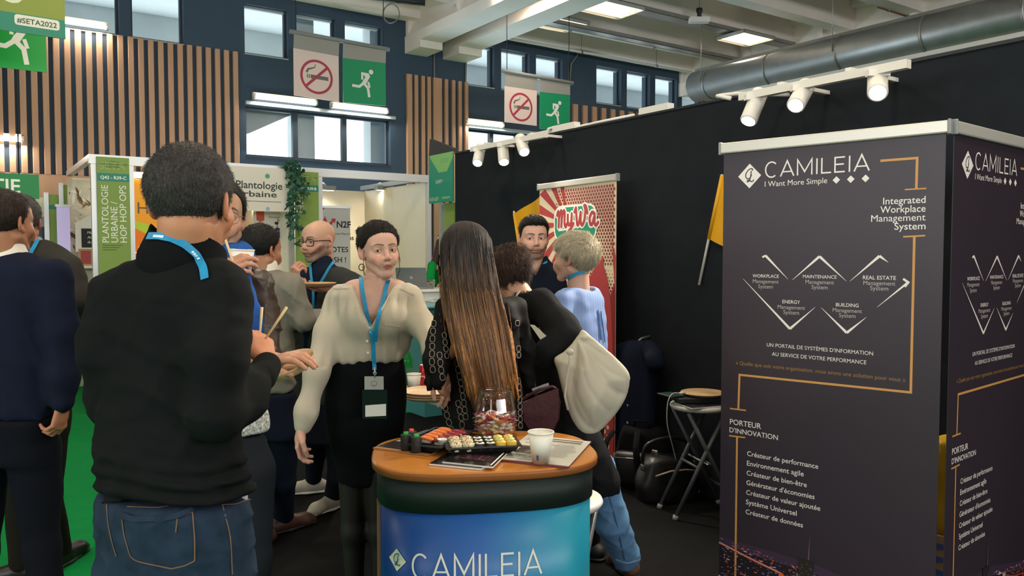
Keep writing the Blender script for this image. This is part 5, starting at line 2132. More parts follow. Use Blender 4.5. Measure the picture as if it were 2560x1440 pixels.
# ------------------------------------------------------------ sushi
m_tray = mat('black tray plastic', '#141415', .5)
m_rice = mat('sushi rice', '#ddd8c4', .6, bump=.6, bscale=260)
m_nori = mat('nori', '#131614', .5, bump=.3, bscale=90)
m_salmon = mat('salmon', '#e0763a', .32, vary=.28, vscale=60, stretch=(1, 3.2, 1))
m_tuna = mat('tuna', '#8f2c33', .3, vary=.18, vscale=50, stretch=(1, 2.5, 1))
m_sesame = mat('sesame rice', '#d3c8a4', .6, vary=.45, vscale=150, bump=.7, bscale=220)
m_omelet = mat('yellow roll', '#dcb23a', .45, vary=.1, vscale=60, bump=.3, bscale=120)
m_cucumber = mat('pale green filling', '#b9c47a', .5)


def tray_box(r, X, w, d, h=.022):
 k = MB(X)
 o1 = [(-w / 2, -d / 2), (w / 2, -d / 2), (w / 2, d / 2), (-w / 2, d / 2)]
 def ring(q, z):
  return [(x + np.sign(x) * q, y + np.sign(y) * q, z) for x, y in o1]
 k.loft([ring(-.008, 0), ring(.002, h), ring(.010, h), ring(.010, h - .0015), ring(.012, h - .003), ring(.009, h - .004), ring(.0005, h - .003), ring(-.0095, .003)], m_tray, False, caps=False)
 k.add([(x - np.sign(x) * .008, y - np.sign(y) * .008, 0) for x, y in o1], [(3, 2, 1, 0)], m_tray)
 k.add([(x - np.sign(x) * .0095, y - np.sign(y) * .0095, .003) for x, y in o1], [(0, 1, 2, 3)], m_tray)
 return k


def frame_from(pa, pb, pc, z):
 """origin at the middle of pa-pb-pc corners; x along pa->pb"""
 A, B, C = (on_z(p[0], p[1], z) for p in (pa, pb, pc))
 c = (A + C) / 2
 x = (B - A)
 return c, atan2(x.y, x.x), x.length, (C - B).length


def place(make, proto_key, W, label, cat, group, name, store={}):
 """first of a kind is built, the rest are copies"""
 if proto_key not in store:
  r = thing(name, label, cat, W.translation, 0, group)
  make(r)
  store[proto_key] = r
 else:
  r = copy_tree(store[proto_key])
  tag(r, label, cat, group)
 r.matrix_basis = W
 r.matrix_world = W
 return r


def nigiri(topm):
 def f(r):
  k = MB()
  rings = []
  for i in range(9):
   q = (i / 8 - .5) * 2
   s_ = sqrt(max(0.03, 1 - abs(q) ** 3))
   rings.append([(q * .024, .0115 * s_ * cos(a), .010 + .010 * s_ * sin(a)) for a in [2 * pi * j / 12 for j in range(12)]])
  k.loft(rings, m_rice)
  k.obj('rice', r)
  k = MB()
  rings = []
  for i in range(11):
   q = (i / 10 - .5) * 2
   s_ = sqrt(max(0.02, 1 - abs(q) ** 4))
   z0 = .020 - .006 * q * q
   rings.append([(q * .030, .0138 * s_ * cos(a), z0 + (.006 * s_ * sin(a) if sin(a) > 0 else .004 * s_ * sin(a) - .004 * abs(cos(a)) ** 2)) for a in [2 * pi * j / 14 for j in range(14)]])
  k.loft(rings, topm)
  k.obj('fish_slice', r)
 return f


def maki(outer, topm, rad=.014, h=.024, fill=None):
 def f(r):
  MB().lathe([(rad * .93, 0), (rad, .002), (rad, h - .001), (rad * .93, h)], outer, n=20).obj('wrap', r)
  MB().lathe([(rad * .9, h - .003), (rad * .85, h + .0008), (rad * .3, h + .0022)], topm, n=20).obj('rice', r)
  if fill:
   MB().lathe([(rad * .42, h), (rad * .36, h + .004), (.001, h + .005)], fill, n=10).obj('filling', r)
 return f


def uramaki(r):
 rn = random.Random(33)
 k = MB()
 rad, h = .0185, .027
 k.lathe([(rad * .8, 0), (rad * .97, .003), (rad, h * .5), (rad * .97, h - .003), (rad * .8, h)], m_sesame, n=20)
 for i in range(70):
  a, z = rn.random() * 6.28, rn.uniform(.003, h - .002)
  top = rn.random() < .35
  p = (rad * .9 * sqrt(rn.random()) * cos(a), rad * .9 * sqrt(rn.random()) * sin(a), h) if top else (rad * cos(a), rad * sin(a), z)
  k.ball(p, (.0022, .0022, .0014), m_sesame if i % 4 else m_nori, 5, 3)
 k.obj('roll', r)
 MB().lathe([(.007, h), (.006, h + .002), (.001, h + .003)], mat('salmon bits', '#c98a6a', .5), n=10).obj('filling', r)


# first tray: salmon and tuna nigiri, maki in front
c, rz_, w, d = frame_from((1012, 1126), (1088, 1147), (1198, 1092), ZC + .004)
W1 = Matrix.Translation(c + Vector((.0, .0, .0005))) @ Matrix.Rotation(rz_, 4, 'Z')
w, d = .15, .235
ry_ = on_z(1185, 1086, ZC) - on_z(1085, 1138, ZC)
W1 = Matrix.Translation(on_z(1095, 1108, ZC + .006)) @ Matrix.Rotation(atan2(ry_.y, ry_.x), 4, 'Z')
r = thing('sushi_tray', 'black tray of salmon and tuna sushi at the back left of the counter', 'tray', W1.translation)
r.matrix_basis = W1
r.matrix_world = W1
tray_box(r, Matrix.Identity(4), .235, .13).obj('tray_base', r)
for j in range(5):
 x = -.035 + .034 * j
 place(nigiri(m_salmon), 'sal', W1 @ Matrix.Translation((x, .026, .0045)) @ Matrix.Rotation(radians(82), 4, 'Z'), 'orange salmon sushi in the back row of the left tray', 'sushi', 'salmon sushi in the left tray', 'nigiri_sushi')
for j in range(5):
 x = -.050 + .035 * j
 place(nigiri(m_tuna), 'tun', W1 @ Matrix.Translation((x, -.034, .0045)) @ Matrix.Rotation(radians(80), 4, 'Z'), 'dark red tuna sushi in the front row of the left tray', 'sushi', 'tuna sushi in the left tray', 'nigiri_sushi')


def gunkan(topm):
 def f(r):
  k = MB()
  k.loft([[(x * q, y * q, z) for x, y in squircle(.017, .015, 3, 28)] for (q, z) in ((.96, 0), (1, .002), (1, .047), (.96, .049))], m_nori)
  k.obj('wrap', r)
  k = MB()
  k.rbox((-.008, -.007, .045), (.008, .007, .058), topm, .003)
  k.obj('filling', r)
 return f


m_vg = mat('bright green filling', '#2f9a3c', .4)
m_vr = mat('bright red filling', '#d4402a', .4)
for (px, py, m, kk, lab) in ((1015, 1124, m_vg, 'g1', 'black wrapped sushi with a green top, leftmost on the dark brochure'), (1029, 1116, m_vr, 'g2', 'black wrapped sushi with a red top, behind the two green ones'), (1041, 1130, m_vg, 'g3', 'black wrapped sushi with a green top, right of the leftmost one')):
 p = on_z(px, py, ZC + .0045)
 place(gunkan(m), kk, Matrix.Translation(p) @ Matrix.Rotation(.3, 4, 'Z'), lab, 'sushi', None, 'gunkan_sushi')


def sauce_pot(p, label):
 r = thing('sauce_pot', label, 'pot', p)
 MB().lathe([(.012, 0), (.0145, .014), (.0155, .0145), (.0155, .0165), (.0138, .0165), (.0115, .003), (.001, .003)], m_cup, n=24).obj('pot_body', r)
 MB().lathe([(.0132, .011), (.001, .0112)], mat('sauce pink', '#b9857a', .3), n=20).obj('sauce', r)


sauce_pot(W1 @ Vector((.085, .045, .0045)), 'small white sauce pot at the back of the left sushi tray')
sauce_pot(W1 @ Vector((-.085, -.058, .0045 + .017)), 'small white sauce pot between the two sushi trays')

# second tray: rolls
rx_ = on_z(1291, 1136, ZC) - on_z(1122, 1143, ZC)
W2 = Matrix.Translation(on_z(1205, 1121, ZC + .013)) @ Matrix.Rotation(atan2(rx_.y, rx_.x), 4, 'Z')
r = thing('sushi_tray', 'black tray of mixed sushi rolls at the front of the counter', 'tray', W2.translation)
r.matrix_basis = W2
r.matrix_world = W2
tray_box(r, Matrix.Identity(4), .215, .125).obj('tray_base', r)
for j in range(3):
 for i in range(2):
  place(uramaki, 'ura', W2 @ Matrix.Translation((-.086 + .0385 * i, -.042 + .04 * j, .0045)) @ Matrix.Rotation(j * 2.1 + i, 4, 'Z'), 'sesame covered rice roll at the left of the front sushi tray', 'sushi', 'sesame rolls in the front tray', 'sushi_roll')
for j in range(3):
 for i in range(2):
  place(maki(m_nori, m_rice, .0155, .024, m_nori), 'mak', W2 @ Matrix.Translation((-.012 + .033 * i, -.045 + .038 * j, .0045)), 'black seaweed roll in the middle of the front sushi tray', 'sushi', 'black seaweed rolls in the front tray', 'sushi_roll')
for j in range(3):
 for i in range(2):
  place(maki(m_omelet, m_cucumber, .0155, .026, m_omelet), 'yel', W2 @ Matrix.Translation((.055 + .034 * i, -.042 + .037 * j, .0045)), 'yellow roll at the right of the front sushi tray', 'sushi', 'yellow rolls in the front tray', 'sushi_roll')

# ------------------------------------------------------------ white table behind with drinks
TZ = .755
tc = on_z(1085, 1005, TZ)
r = thing('folding_table', 'white table behind the counter with drinks and stacked plates', 'table', (tc.x, tc.y + .35, 0), YAW)
MB().rbox((-.17, -.40, TZ - .035), (.5, .5, TZ), m_white, .02).obj('table_top', r)
for (x, y) in ((-.12, -.34), (.44, -.34), (-.12, .42), (.44, .42)):
 MB().bar((x, y, 0), (x, y, TZ - .035), .04, .04, m_white).obj('leg', r)
MB().box((-.12, -.30, .12), (.44, -.28, TZ - .12), m_teal).obj('modesty_panel', r, 'teal modesty panel')
for i in range(3):
 p = on_z(1060, 1002, TZ)
 plate((p.x + .02, p.y + .06, TZ + .002 + .014 * i), .15, ('bottom', 'middle', 'top')[i] + ' palm leaf plate of the stack on the white table', 'plates stacked on the white table', .02)
p = on_z(1035, 978, TZ)
paper_cup(Vector((p.x, p.y, TZ + .001)), .105, .042, .03, 'plain white paper cup on the white table beside the green bottle')
p = on_z(1069, 990, TZ)
paper_cup(Vector((p.x + .01, p.y + .14, TZ + .001)), .085, .042, .03, 'paper cup with a dark printed band on the white table', mat('cup print', '#54463a', .6))
p = on_z(1022, 985, TZ)
r = thing('bottle', 'green plastic bottle with a white cap on the white table', 'bottle', (p.x - .045, p.y + .25, TZ + .001))
m_gb = mat('green bottle', '#1d8a3e', .15, trans=.35, ior=1.3)
MB().lathe([(.03, 0), (.038, .006), (.038, .15), (.034, .18), (.016, .225), (.0135, .25)], m_gb, n=28).obj('bottle_body', r)
MB().lathe([(.015, .25), (.015, .272), (.012, .274)], m_cup, n=20).obj('cap', r)
MB().lathe([(.0386, .05), (.0386, .12)], mat('bottle label', '#2f6d4a', .5), n=28, caps=False).obj('paper_label', r)
m_can = mat('can red', '#b01c22', .3, metal=.2)


def can(p, label):
 r = thing('drink_can', label, 'can', p, 0, 'red drink cans')
 MB().lathe([(.025, 0), (.032, .008), (.032, .115), (.026, .125)], m_can, n=28).obj('can_body', r)
 MB().lathe([(.026, .124), (.0265, .127), (.024, .126), (.001, .124)], m_alu, n=24).obj('lid', r)
 k = MB()
 F = Face2D(k, (0, 0, 0), (1, 0, 0), (0, 0, 1), (0, -1, 0))
 F.p = lambda u, v, lift=.001: Vector(((.0325 + lift * .3) * sin(u / .0325), -(.0325 + lift * .3) * cos(u / .0325), v))
 F.text('Coca-Cola', 0, .055, .03, m_bw, width=.07, align='c', slant=.25, bold=.02)
 k.obj('printed_lettering', r)


p = on_z(1061, 978, TZ)
can(Vector((p.x - .025, p.y + .22, TZ + .001)), 'red drink can with white script, left one on the white table')
can(Vector((p.x + .05, p.y + .25, TZ + .001)), 'red drink can half hidden behind the long-haired woman')
p = on_z(1030, 985, TZ)
r = thing('sushi_tray', 'small black tray of pink sushi on the white table', 'tray', (p.x - .01, p.y + .10, TZ + .001), .3)
tray_box(r, Matrix.Identity(4), .11, .07, .018).obj('tray_base', r)
k = MB()
rn = random.Random(6)
for i in range(7):
 q = MB().ball((-.035 + .023 * (i % 4), -.015 + .03 * (i // 4), .018), (.014, .012, .012), mat('pink sushi', '#c98a74', .4, vary=.3, vscale=80), 10, 6)
 q.obj('sushi_piece', r)
# ============================================================ FIGURES: rounded shapes blended into one skin
f32 = np.float32


def smin(a, b, k):
 h = np.maximum(k - np.abs(a - b), 0) / k
 return np.minimum(a, b) - h * h * k * .25


def smax(a, b, k):
 return -smin(-a, -b, k)


class Cone:
 def __init__(self, a, b, ra, rb, k=.02, neg=False, flat=None):
  self.a, self.b, self.ra, self.rb, self.k, self.neg = np.array(a, f32), np.array(b, f32), ra, rb, k, neg
  self.flat = flat   # (axis vector, factor): squash across that axis

 def bounds(self):
  r = max(self.ra, self.rb) * (max(1, self.flat[1]) if self.flat else 1)
  return np.minimum(self.a, self.b) - r, np.maximum(self.a, self.b) + r

 def d(self, X, Y, Zz):
  x, y, z = X - self.a[0], Y - self.a[1], Zz - self.a[2]
  ba = self.b - self.a
  t = np.clip((x * ba[0] + y * ba[1] + z * ba[2]) / max(float(ba @ ba), 1e-9), 0, 1)
  qx, qy, qz = x - ba[0] * t, y - ba[1] * t, z - ba[2] * t
  if self.flat:
   n, s = self.flat
   m = qx * n[0] + qy * n[1] + qz * n[2]
   e = (1 / s - 1) * m
   qx, qy, qz = qx + n[0] * e, qy + n[1] * e, qz + n[2] * e
  return np.sqrt(qx * qx + qy * qy + qz * qz) - (self.ra + (self.rb - self.ra) * t)


class Ell:
 """ellipsoid with axes given by the columns of M"""

 def __init__(self, c, r, M=None, k=.02, neg=False):
  self.c, self.r, self.k, self.neg = np.array(c, f32), np.array(r, f32), k, neg
  self.M = np.eye(3, dtype=f32) if M is None else np.array(M, f32)

 def bounds(self):
  e = np.abs(self.M) @ self.r
  return self.c - e, self.c + e

 def d(self, X, Y, Zz):
  x, y, z = X - self.c[0], Y - self.c[1], Zz - self.c[2]
  M, r = self.M, self.r
  u = (x * M[0, 0] + y * M[1, 0] + z * M[2, 0]) / r[0]
  v = (x * M[0, 1] + y * M[1, 1] + z * M[2, 1]) / r[1]
  w = (x * M[0, 2] + y * M[1, 2] + z * M[2, 2]) / r[2]
  k0 = np.sqrt(u * u + v * v + w * w) + 1e-6
  k1 = np.sqrt((u / r[0]) ** 2 + (v / r[1]) ** 2 + (w / r[2]) ** 2) + 1e-6
  return k0 * (k0 - 1) / k1


class Trunk:
 """stack of oval sections; rows of (z, cx, cy, half width, half depth), turned by yaw"""

 def __init__(self, rows, yaw, k=.03, n=2.3, neg=False):
  rows = sorted(rows)
  zs = np.array([q[0] for q in rows])
  self.zs = np.linspace(zs[0], zs[-1], 160)
  P = []
  for i in range(1, 5):
   v = np.interp(self.zs, zs, [q[i] for q in rows])
   kern = np.ones(11) / 11
   v = np.convolve(np.pad(v, 5, mode='edge'), kern, 'valid')
   P.append(v)
  self.P, self.k, self.n, self.neg, self.yaw = P, k, n, neg, yaw
  self.z0, self.z1 = zs[0], zs[-1]

 def bounds(self):
  m = max(self.P[2].max(), self.P[3].max())
  return np.array([self.P[0].min() - m, self.P[1].min() - m, self.z0]), np.array([self.P[0].max() + m, self.P[1].max() + m, self.z1])

 def d(self, X, Y, Zz):
  z = Zz.ravel()
  cx, cy, rx, ry = (np.interp(z, self.zs, p).astype(f32).reshape(Zz.shape) for p in self.P)
  c, s = cos(self.yaw), sin(self.yaw)
  x, y = X - cx, Y - cy
  u, v = np.abs(x * c + y * s) / rx, np.abs(-x * s + y * c) / ry
  q = (u ** self.n + v ** self.n) ** (1 / self.n)
  d = (q - 1) * np.minimum(rx, ry)
  return smax(d, np.maximum(self.z0 + .012 - Zz, Zz - self.z1 + .012), .02)


def wav(seed, freq, amp, dirs=5, warp=0.6, stretch=(1, 1, 1), ridge=False):
 """irregular folds"""
 rn = np.random.RandomState(seed)
 V = rn.normal(size=(dirs, 3)) * np.array(stretch)
 V = V / np.linalg.norm(V, axis=1)[:, None] * freq * rn.uniform(.6, 1.5, (dirs, 1))
 ph = rn.uniform(0, 6.28, dirs)

 def f(X, Y, Zz):
  w = warp * np.sin(X * freq * .7 + Zz * freq * .43 + seed)
  s = 0
  for v, p in zip(V, ph):
   q = np.sin(X * v[0] + Y * v[1] + Zz * v[2] + p + w)
   s = s + (.5 - (1 - np.abs(q)) ** 3 * 1.6 if ridge else q)
  return (s * (amp / dirs)).astype(f32)
 return f


def grow(prims, h, extra=None, pad=.02, clip=None):
 """shapes -> (vertices, quads)"""
 lo = np.min([p.bounds()[0] for p in prims if not p.neg], axis=0) - pad
 hi = np.max([p.bounds()[1] for p in prims if not p.neg], axis=0) + pad
 if clip:
  lo, hi = np.maximum(lo, clip[0]), np.minimum(hi, clip[1])
 n = np.ceil((hi - lo) / h).astype(int) + 2
 ax = [(lo[i] + np.arange(n[i]) * h).astype(f32) for i in range(3)]
 D = np.full(n, .25, f32)
 for p in prims:
  b0, b1 = p.bounds()
  m = p.k + 3 * h
  i0 = [max(0, int((b0[i] - m - lo[i]) / h)) for i in range(3)]
  i1 = [min(n[i], int((b1[i] + m - lo[i]) / h) + 2) for i in range(3)]
  if any(i1[i] <= i0[i] for i in range(3)):
   continue
  sl = tuple(slice(i0[i], i1[i]) for i in range(3))
  X, Y, Zz = ax[0][sl[0]][:, None, None], ax[1][sl[1]][None, :, None], ax[2][sl[2]][None, None, :]
  d = p.d(X, Y, Zz).astype(f32)
  D[sl] = smax(D[sl], -d, p.k) if p.neg else smin(D[sl], d, p.k)
 X, Y, Zz = ax[0][:, None, None], ax[1][None, :, None], ax[2][None, None, :]
 if extra:
  D = extra(D, X, Y, Zz).astype(f32)
 # shut the grid so the skin closes
 for a in range(3):
  for e in (0, -1):
   s = [slice(None)] * 3
   s[a] = e
   D[tuple(s)] = np.maximum(D[tuple(s)], h * .3)
 return nets(D, lo, h)


def nets(D, lo, h):
 I = D < 0
 s = (slice(0, -1), slice(1, None))
 cnt = np.zeros(tuple(q - 1 for q in D.shape), np.uint8)
 for a in (0, 1):
  for b in (0, 1):
   for c in (0, 1):
    cnt += I[s[a], s[b], s[c]]
 act = (cnt > 0) & (cnt < 8)
 idx = np.argwhere(act)
 if len(idx) == 0:
  return np.zeros((0, 3)), np.zeros((0, 4), int)
 vid = np.full(act.shape, -1, np.int64)
 vid[act] = np.arange(len(idx))
 i, j, k = idx.T
 corner = {(a, b, c): D[i + a, j + b, k + c] for a in (0, 1) for b in (0, 1) for c in (0, 1)}
 acc = np.zeros((len(idx), 3))
 num = np.zeros(len(idx))
 for axis in range(3):
  for p in (0, 1):
   for q in (0, 1):
    e0 = [p, q]
    e0.insert(axis, 0)
    e1 = [p, q]
    e1.insert(axis, 1)
    d0, d1 = corner[tuple(e0)], corner[tuple(e1)]
    m = (d0 < 0) != (d1 < 0)
    t = np.where(m, d0 / np.where(d0 == d1, 1, d0 - d1), 0)
    pos = np.tile(np.array(e0, float), (len(idx), 1))
    pos[:, axis] += t
    acc[m] += pos[m]
    num[m] += 1
 V = lo + (idx + acc / num[:, None]) * h
 F = []
 for axis in range(3):
  sl0 = [slice(None)] * 3
  sl1 = [slice(None)] * 3
  sl0[axis], sl1[axis] = slice(0, -1), slice(1, None)
  a, b = I[tuple(sl0)], I[tuple(sl1)]
  e = np.argwhere(a != b)
  o1, o2 = [x for x in range(3) if x != axis]
  ok = (e[:, o1] > 0) & (e[:, o2] > 0) & (e[:, o1] < D.shape[o1] - 1) & (e[:, o2] < D.shape[o2] - 1)
  e = e[ok]
  ins = I[e[:, 0], e[:, 1], e[:, 2]]

  def cell(d1, d2):
   c = e.copy()
   c[:, o1] += d1
   c[:, o2] += d2
   return vid[c[:, 0], c[:, 1], c[:, 2]]
  q = np.stack([cell(-1, -1), cell(0, -1), cell(0, 0), cell(-1, 0)], 1)
  flip = ins if axis != 1 else ~ins
  q[~flip] = q[~flip][:, ::-1]
  F.append(q)
 return V, np.concatenate(F)


def skin_obj(name, V, F, m, parent, colors=None, label=None, smooth_it=0):
 """link a grown mesh; world coordinates in, parent space out"""
 Wi = np.array(world_of(parent).inverted()) if parent else np.eye(4)
 V = np.asarray(V, float)
 if smooth_it and len(F):
  for _ in range(smooth_it):
   S_ = np.zeros_like(V)
   N_ = np.zeros(len(V))
   for a in range(4):
    b = F[:, (a + 1) % 4]
    np.add.at(S_, F[:, a], V[b])
    np.add.at(N_, F[:, a], 1)
    np.add.at(S_, b, V[F[:, a]])
    np.add.at(N_, b, 1)
   V = V * .5 + .5 * S_ / np.maximum(N_, 1)[:, None]
 L = V @ Wi[:3, :3].T + Wi[:3, 3]
 me = bpy.data.meshes.new(name)
 me.vertices.add(len(L))
 me.vertices.foreach_set('co', L.astype(f32).ravel())
 me.loops.add(len(F) * 4)
 me.loops.foreach_set('vertex_index', F.astype(np.int32).ravel())
 me.polygons.add(len(F))
 me.polygons.foreach_set('loop_start', np.arange(0, len(F) * 4, 4, dtype=np.int32))
 me.polygons.foreach_set('use_smooth', np.ones(len(F), bool))
 me.materials.append(m)
 me.update(calc_edges=True)
 me.validate()
 if colors is not None:
  ca = me.color_attributes.new('Col', 'FLOAT_COLOR', 'POINT')
  c = np.ones((len(V), 4), f32)
  c[:, :3] = colors
  ca.data.foreach_set('color', c.ravel())
 o = bpy.data.objects.new(name, me)
 col.objects.link(o)
 o.parent = parent
 if label:
  o['label'] = label
 return o


def merge(*parts):
 Vs, Fs, n = [], [], 0
 for V, F in parts:
  Vs.append(V)
  Fs.append(F + n)
  n += len(V)
 return np.concatenate(Vs), np.concatenate(Fs)


def bvh(V, F):
 return BVHTree.FromPolygons([tuple(p) for p in V], [tuple(int(i) for i in f) for f in F])


def surf(tree, px, py, lift=.002):
 """point of a grown surface seen at a pixel"""
 d = ray(px, py).normalized()
 loc, n, i, dist = tree.ray_cast(CO, d)
 if loc is None:
  return None, None
 if n.dot(d) > 0:
  n = -n
 return loc + n * lift, n


def ribbon(k, tree, pix, w, m, lift=.003, th=.0015, steps=6, tube=None):
 """band lying on a surface along picked points; falls back to the nearest seen depth"""
 pts, nr = [], []
 Y = None
 for i in range(len(pix) - 1):
  for s_ in range(steps + (1 if i == len(pix) - 2 else 0)):
   q = s_ / steps
   px, py = pix[i][0] * (1 - q) + pix[i + 1][0] * q, pix[i][1] * (1 - q) + pix[i + 1][1] * q
   p, n = surf(tree, px, py, lift)
   if p is None:
    if Y is None:
     continue
    p, n = at(px, py, Y), nr[-1]
   Y = p.y
   pts.append(p)
   nr.append(n)
 if len(pts) < 2:
  return
 for _ in range(2):
  pts = [pts[0]] + [(pts[i - 1] + pts[i] * 2 + pts[i + 1]) / 4 for i in range(1, len(pts) - 1)] + [pts[-1]]
 if tube:
  n_ = len(pts)
  k.tube(pts, [tube * max(.25, sin(pi * (i + .4) / n_)) ** .5 for i in range(n_)], m, 6)
  return
 rings = []
 for i, p in enumerate(pts):
  t = (pts[min(i + 1, len(pts) - 1)] - pts[max(i - 1, 0)]).normalized()
  n = nr[i]
  s_ = t.cross(n)
  s_ = s_.normalized() if s_.length > 1e-6 else t.orthogonal()
  n = s_.cross(t)
  rings.append([p - s_ * w / 2, p + s_ * w / 2, p + s_ * w / 2 + n * th, p - s_ * w / 2 + n * th])
 k.loft(rings, m, False)


def chain(path, k=.02):
 """limb along [(px, py, depth, radius px)]"""
 P = [np.array(at(a, b, Y)) for a, b, Y, r in path]
 R_ = [r * Y / FPX for a, b, Y, r in path]
 return [Cone(P[i], P[i + 1], R_[i], R_[i + 1], k) for i in range(len(P) - 1)]


def trunk_px(rows, Y, yaw, q, k=.03, n=2.3, grow_=0.0, dY=None):
 """oval sections read off outline pixels (py, left, right); q = depth / width"""
 out = []
 a = radians(yaw)
 for i, (py, l, r_) in enumerate(rows):
  y = Y + (dY[i] if dY else 0)
  p0, p1 = at(l, py, y), at(r_, py, y)
  hw = (p1.x - p0.x) / 2
  rx = hw / sqrt(cos(a) ** 2 + (q * sin(a)) ** 2) + grow_
  out.append(((p0.z + p1.z) / 2, (p0.x + p1.x) / 2, y, max(rx, .01), max(rx * q, .01)))
 return Trunk(out, a, k, n)


# ------------------------------------------------------------ heads
class Head:
 """yaw 0 faces the camera, +90 faces image right; local axes: x to the person's right, y forward, z up"""

 def __init__(self, px, py, Y, yaw, size=.232, pitch=0, roll=0):
  a = radians(yaw)
  f = Vector((sin(a), -cos(a), 0))
  r = Vector((-cos(a), -sin(a), 0))
  u = Vector((0, 0, 1))
  f2 = (f * cos(radians(pitch)) + u * sin(radians(pitch)))
  u2 = (u * cos(radians(pitch)) - f * sin(radians(pitch)))
  r2 = (r * cos(radians(roll)) + u2 * sin(radians(roll)))
  u3 = (u2 * cos(radians(roll)) - r * sin(radians(roll)))
  self.M = np.array([[r2.x, f2.x, u3.x], [r2.y, f2.y, u3.y], [r2.z, f2.z, u3.z]])
  self.c = np.array(at(px, py, Y))
  self.s = size / .232

 def w(self, x, y, z):
  return self.c + self.M @ (np.array((x, y, z)) * self.s)

 def loc(self, P):
  return (np.asarray(P) - self.c) @ self.M / self.s

 def grid(self, X, Y, Zz):
  x, y, z = X - self.c[0], Y - self.c[1], Zz - self.c[2]
  M = self.M / self.s
  return tuple((x * M[0, i] + y * M[1, i] + z * M[2, i]).astype(f32) for i in range(3))

 def cone(self, a, b, ra, rb, k=.02, neg=False):
  return Cone(self.w(*a), self.w(*b), ra * self.s, rb * self.s, k * self.s, neg)

 def ell(self, c, r, k=.02, neg=False, tilt=None):
  M = self.M
  if tilt is not None:
   ax, ang = tilt
   M = self.M @ np.array(Matrix.Rotation(radians(ang), 3, ax))
  return Ell(self.w(*c), np.array(r) * self.s, M, k * self.s, neg)

 def prims(self, fem=False, nose=1.0, jaw=1.0, open_mouth=0.0, chub=0.0, smile=0.0):
  c, e = self.cone, self.ell
  j = (.90 if fem else 1.0) * jaw
  P = [e((0, -.016, .036), (.073, .093, .081), .02),
   e((0, .024, -.012), (.064 + chub, .062, .078), .03),
   e((0, .045, .045), (.056, .045, .045), .03)]
  for s in (-1, 1):
   P += [c((s * .056 * j, -.008, -.048), (s * .022 * j, .068, -.094), .020 + chub, .014, .022),
    e((s * .043, .057, -.024), (.021 + chub * .5, .022, .019), .025),
    c((s * .010, .083, .024), (s * .044, .069, .023), .010 if not fem else .008, .008, .016),
    e((s * .030, .086, -.040), (.018 + chub, .014, .022), .02)]
  P += [e((0, .070, -.098), (.020 * j, .017, .015), .02),
   e((0, .078, -.062), (.026, .018, .022), .02)]
  # eye sockets
  for s in (-1, 1):
   P.append(e((s * .0325, .096, .005), (.0165, .012, .0115), .012, True))
  # nose
  P += [c((0, .085, .016), (0, .104 * (1 + .02 * (nose - 1)), -.024), .0075, .0105 * nose, .012),
   e((0, .103, -.029), (.0115 * nose, .0115, .0095), .008)]
  for s in (-1, 1):
   P.append(e((s * .0115 * nose, .094, -.032), (.0078 * nose, .010, .0068), .006))
   P.append(e((s * .0065 * nose, .101, -.0395), (.0032, .0045, .0035), .003, True))
  # lids with a slit for the eye
  for s in (-1, 1):
   P.append(e((s * .0320, .0765, .0035), (.0165, .0125, .0120), .004))
   P.append(e((s * .0320, .093, .003), (.0128, .012, .0040 if fem else .0042), .003, True))
  # mouth
  zz = -.064
  P += [c((-.019, .086, zz + .004 + smile), (0, .0955, zz + .0065), .0042, .0052, .006), c((.019, .086, zz + .004 + smile), (0, .0955, zz + .0065), .0042, .0052, .006),
   c((-.017, .086, zz - .005 + smile), (0, .0940, zz - .0085), .0045, .0066, .006), c((.017, .086, zz - .005 + smile), (0, .0940, zz - .0085), .0045, .0066, .006),
   c((-.023 - smile, .090, zz + smile * 1.3), (0, .1015, zz - .0005), .0018, .0022 + open_mouth, .003, True), c((.023 + smile, .090, zz + smile * 1.3), (0, .1015, zz - .0005), .0018, .0022 + open_mouth, .003, True),
   c((-.010, .098, -.081), (.010, .098, -.081), .006, .006, .012, True)]
  # ears
  for s in (-1, 1):
   t = ('Z', s * 24)
   P += [e((s * .078, -.012, .000), (.0075, .020, .032), .006, False, t), e((s * .083, -.004, .004), (.006, .011, .020), .006, True, t),
    e((s * .0745, .004, -.026), (.006, .009, .010), .006)]
  return P

 def neck(self, base, r0=.056, r1=.062):
  """base: world point of the neck's root"""
  return [Cone(self.w(0, -.030, -.045), base, r0 * self.s, r1 * self.s, .016)]

 def colors(self, V, tone, fem=False, stubble=0.0, stub_col='#4a3d36', brow='#2a201b', lips=None, beard_gray=None, blush=.12):
  """skin colour: lips, brows, beard; shade painted into lip line and nostrils"""
  L = self.loc(V)
  x, y, z = np.abs(L[:, 0]), L[:, 1], L[:, 2]
  base = np.array(lin(tone)[:3])
  C_ = np.tile(base, (len(V), 1))

  def mixin(mask, c):
   nonlocal C_
   m = np.clip(mask, 0, 1)[:, None]
   C_ = C_ * (1 - m) + np.array(c) * m

  def bump(a, b, ra, rb, q=1.6):
   return np.clip(1.5 - ((a / ra) ** 2 + (b / rb) ** 2) ** .5 * q, 0, 1)
  front = np.clip((y - .03) / .02, 0, 1)
  red = base * np.array((1.05, .70, .66))
  mixin(bump(x - .045, z + .03, .03, .025) * blush * 3 * front, red)
  mixin(bump(x, z + .03, .014, .016) * blush * 3 * front, red)
  mixin(np.clip((x - .073) / .006, 0, 1) * (np.abs(z) < .05) * .5, red)
  mixin(bump(x - .031, z - .006, .026, .014) * .28 * front, base * np.array((.62, .5, .48)))
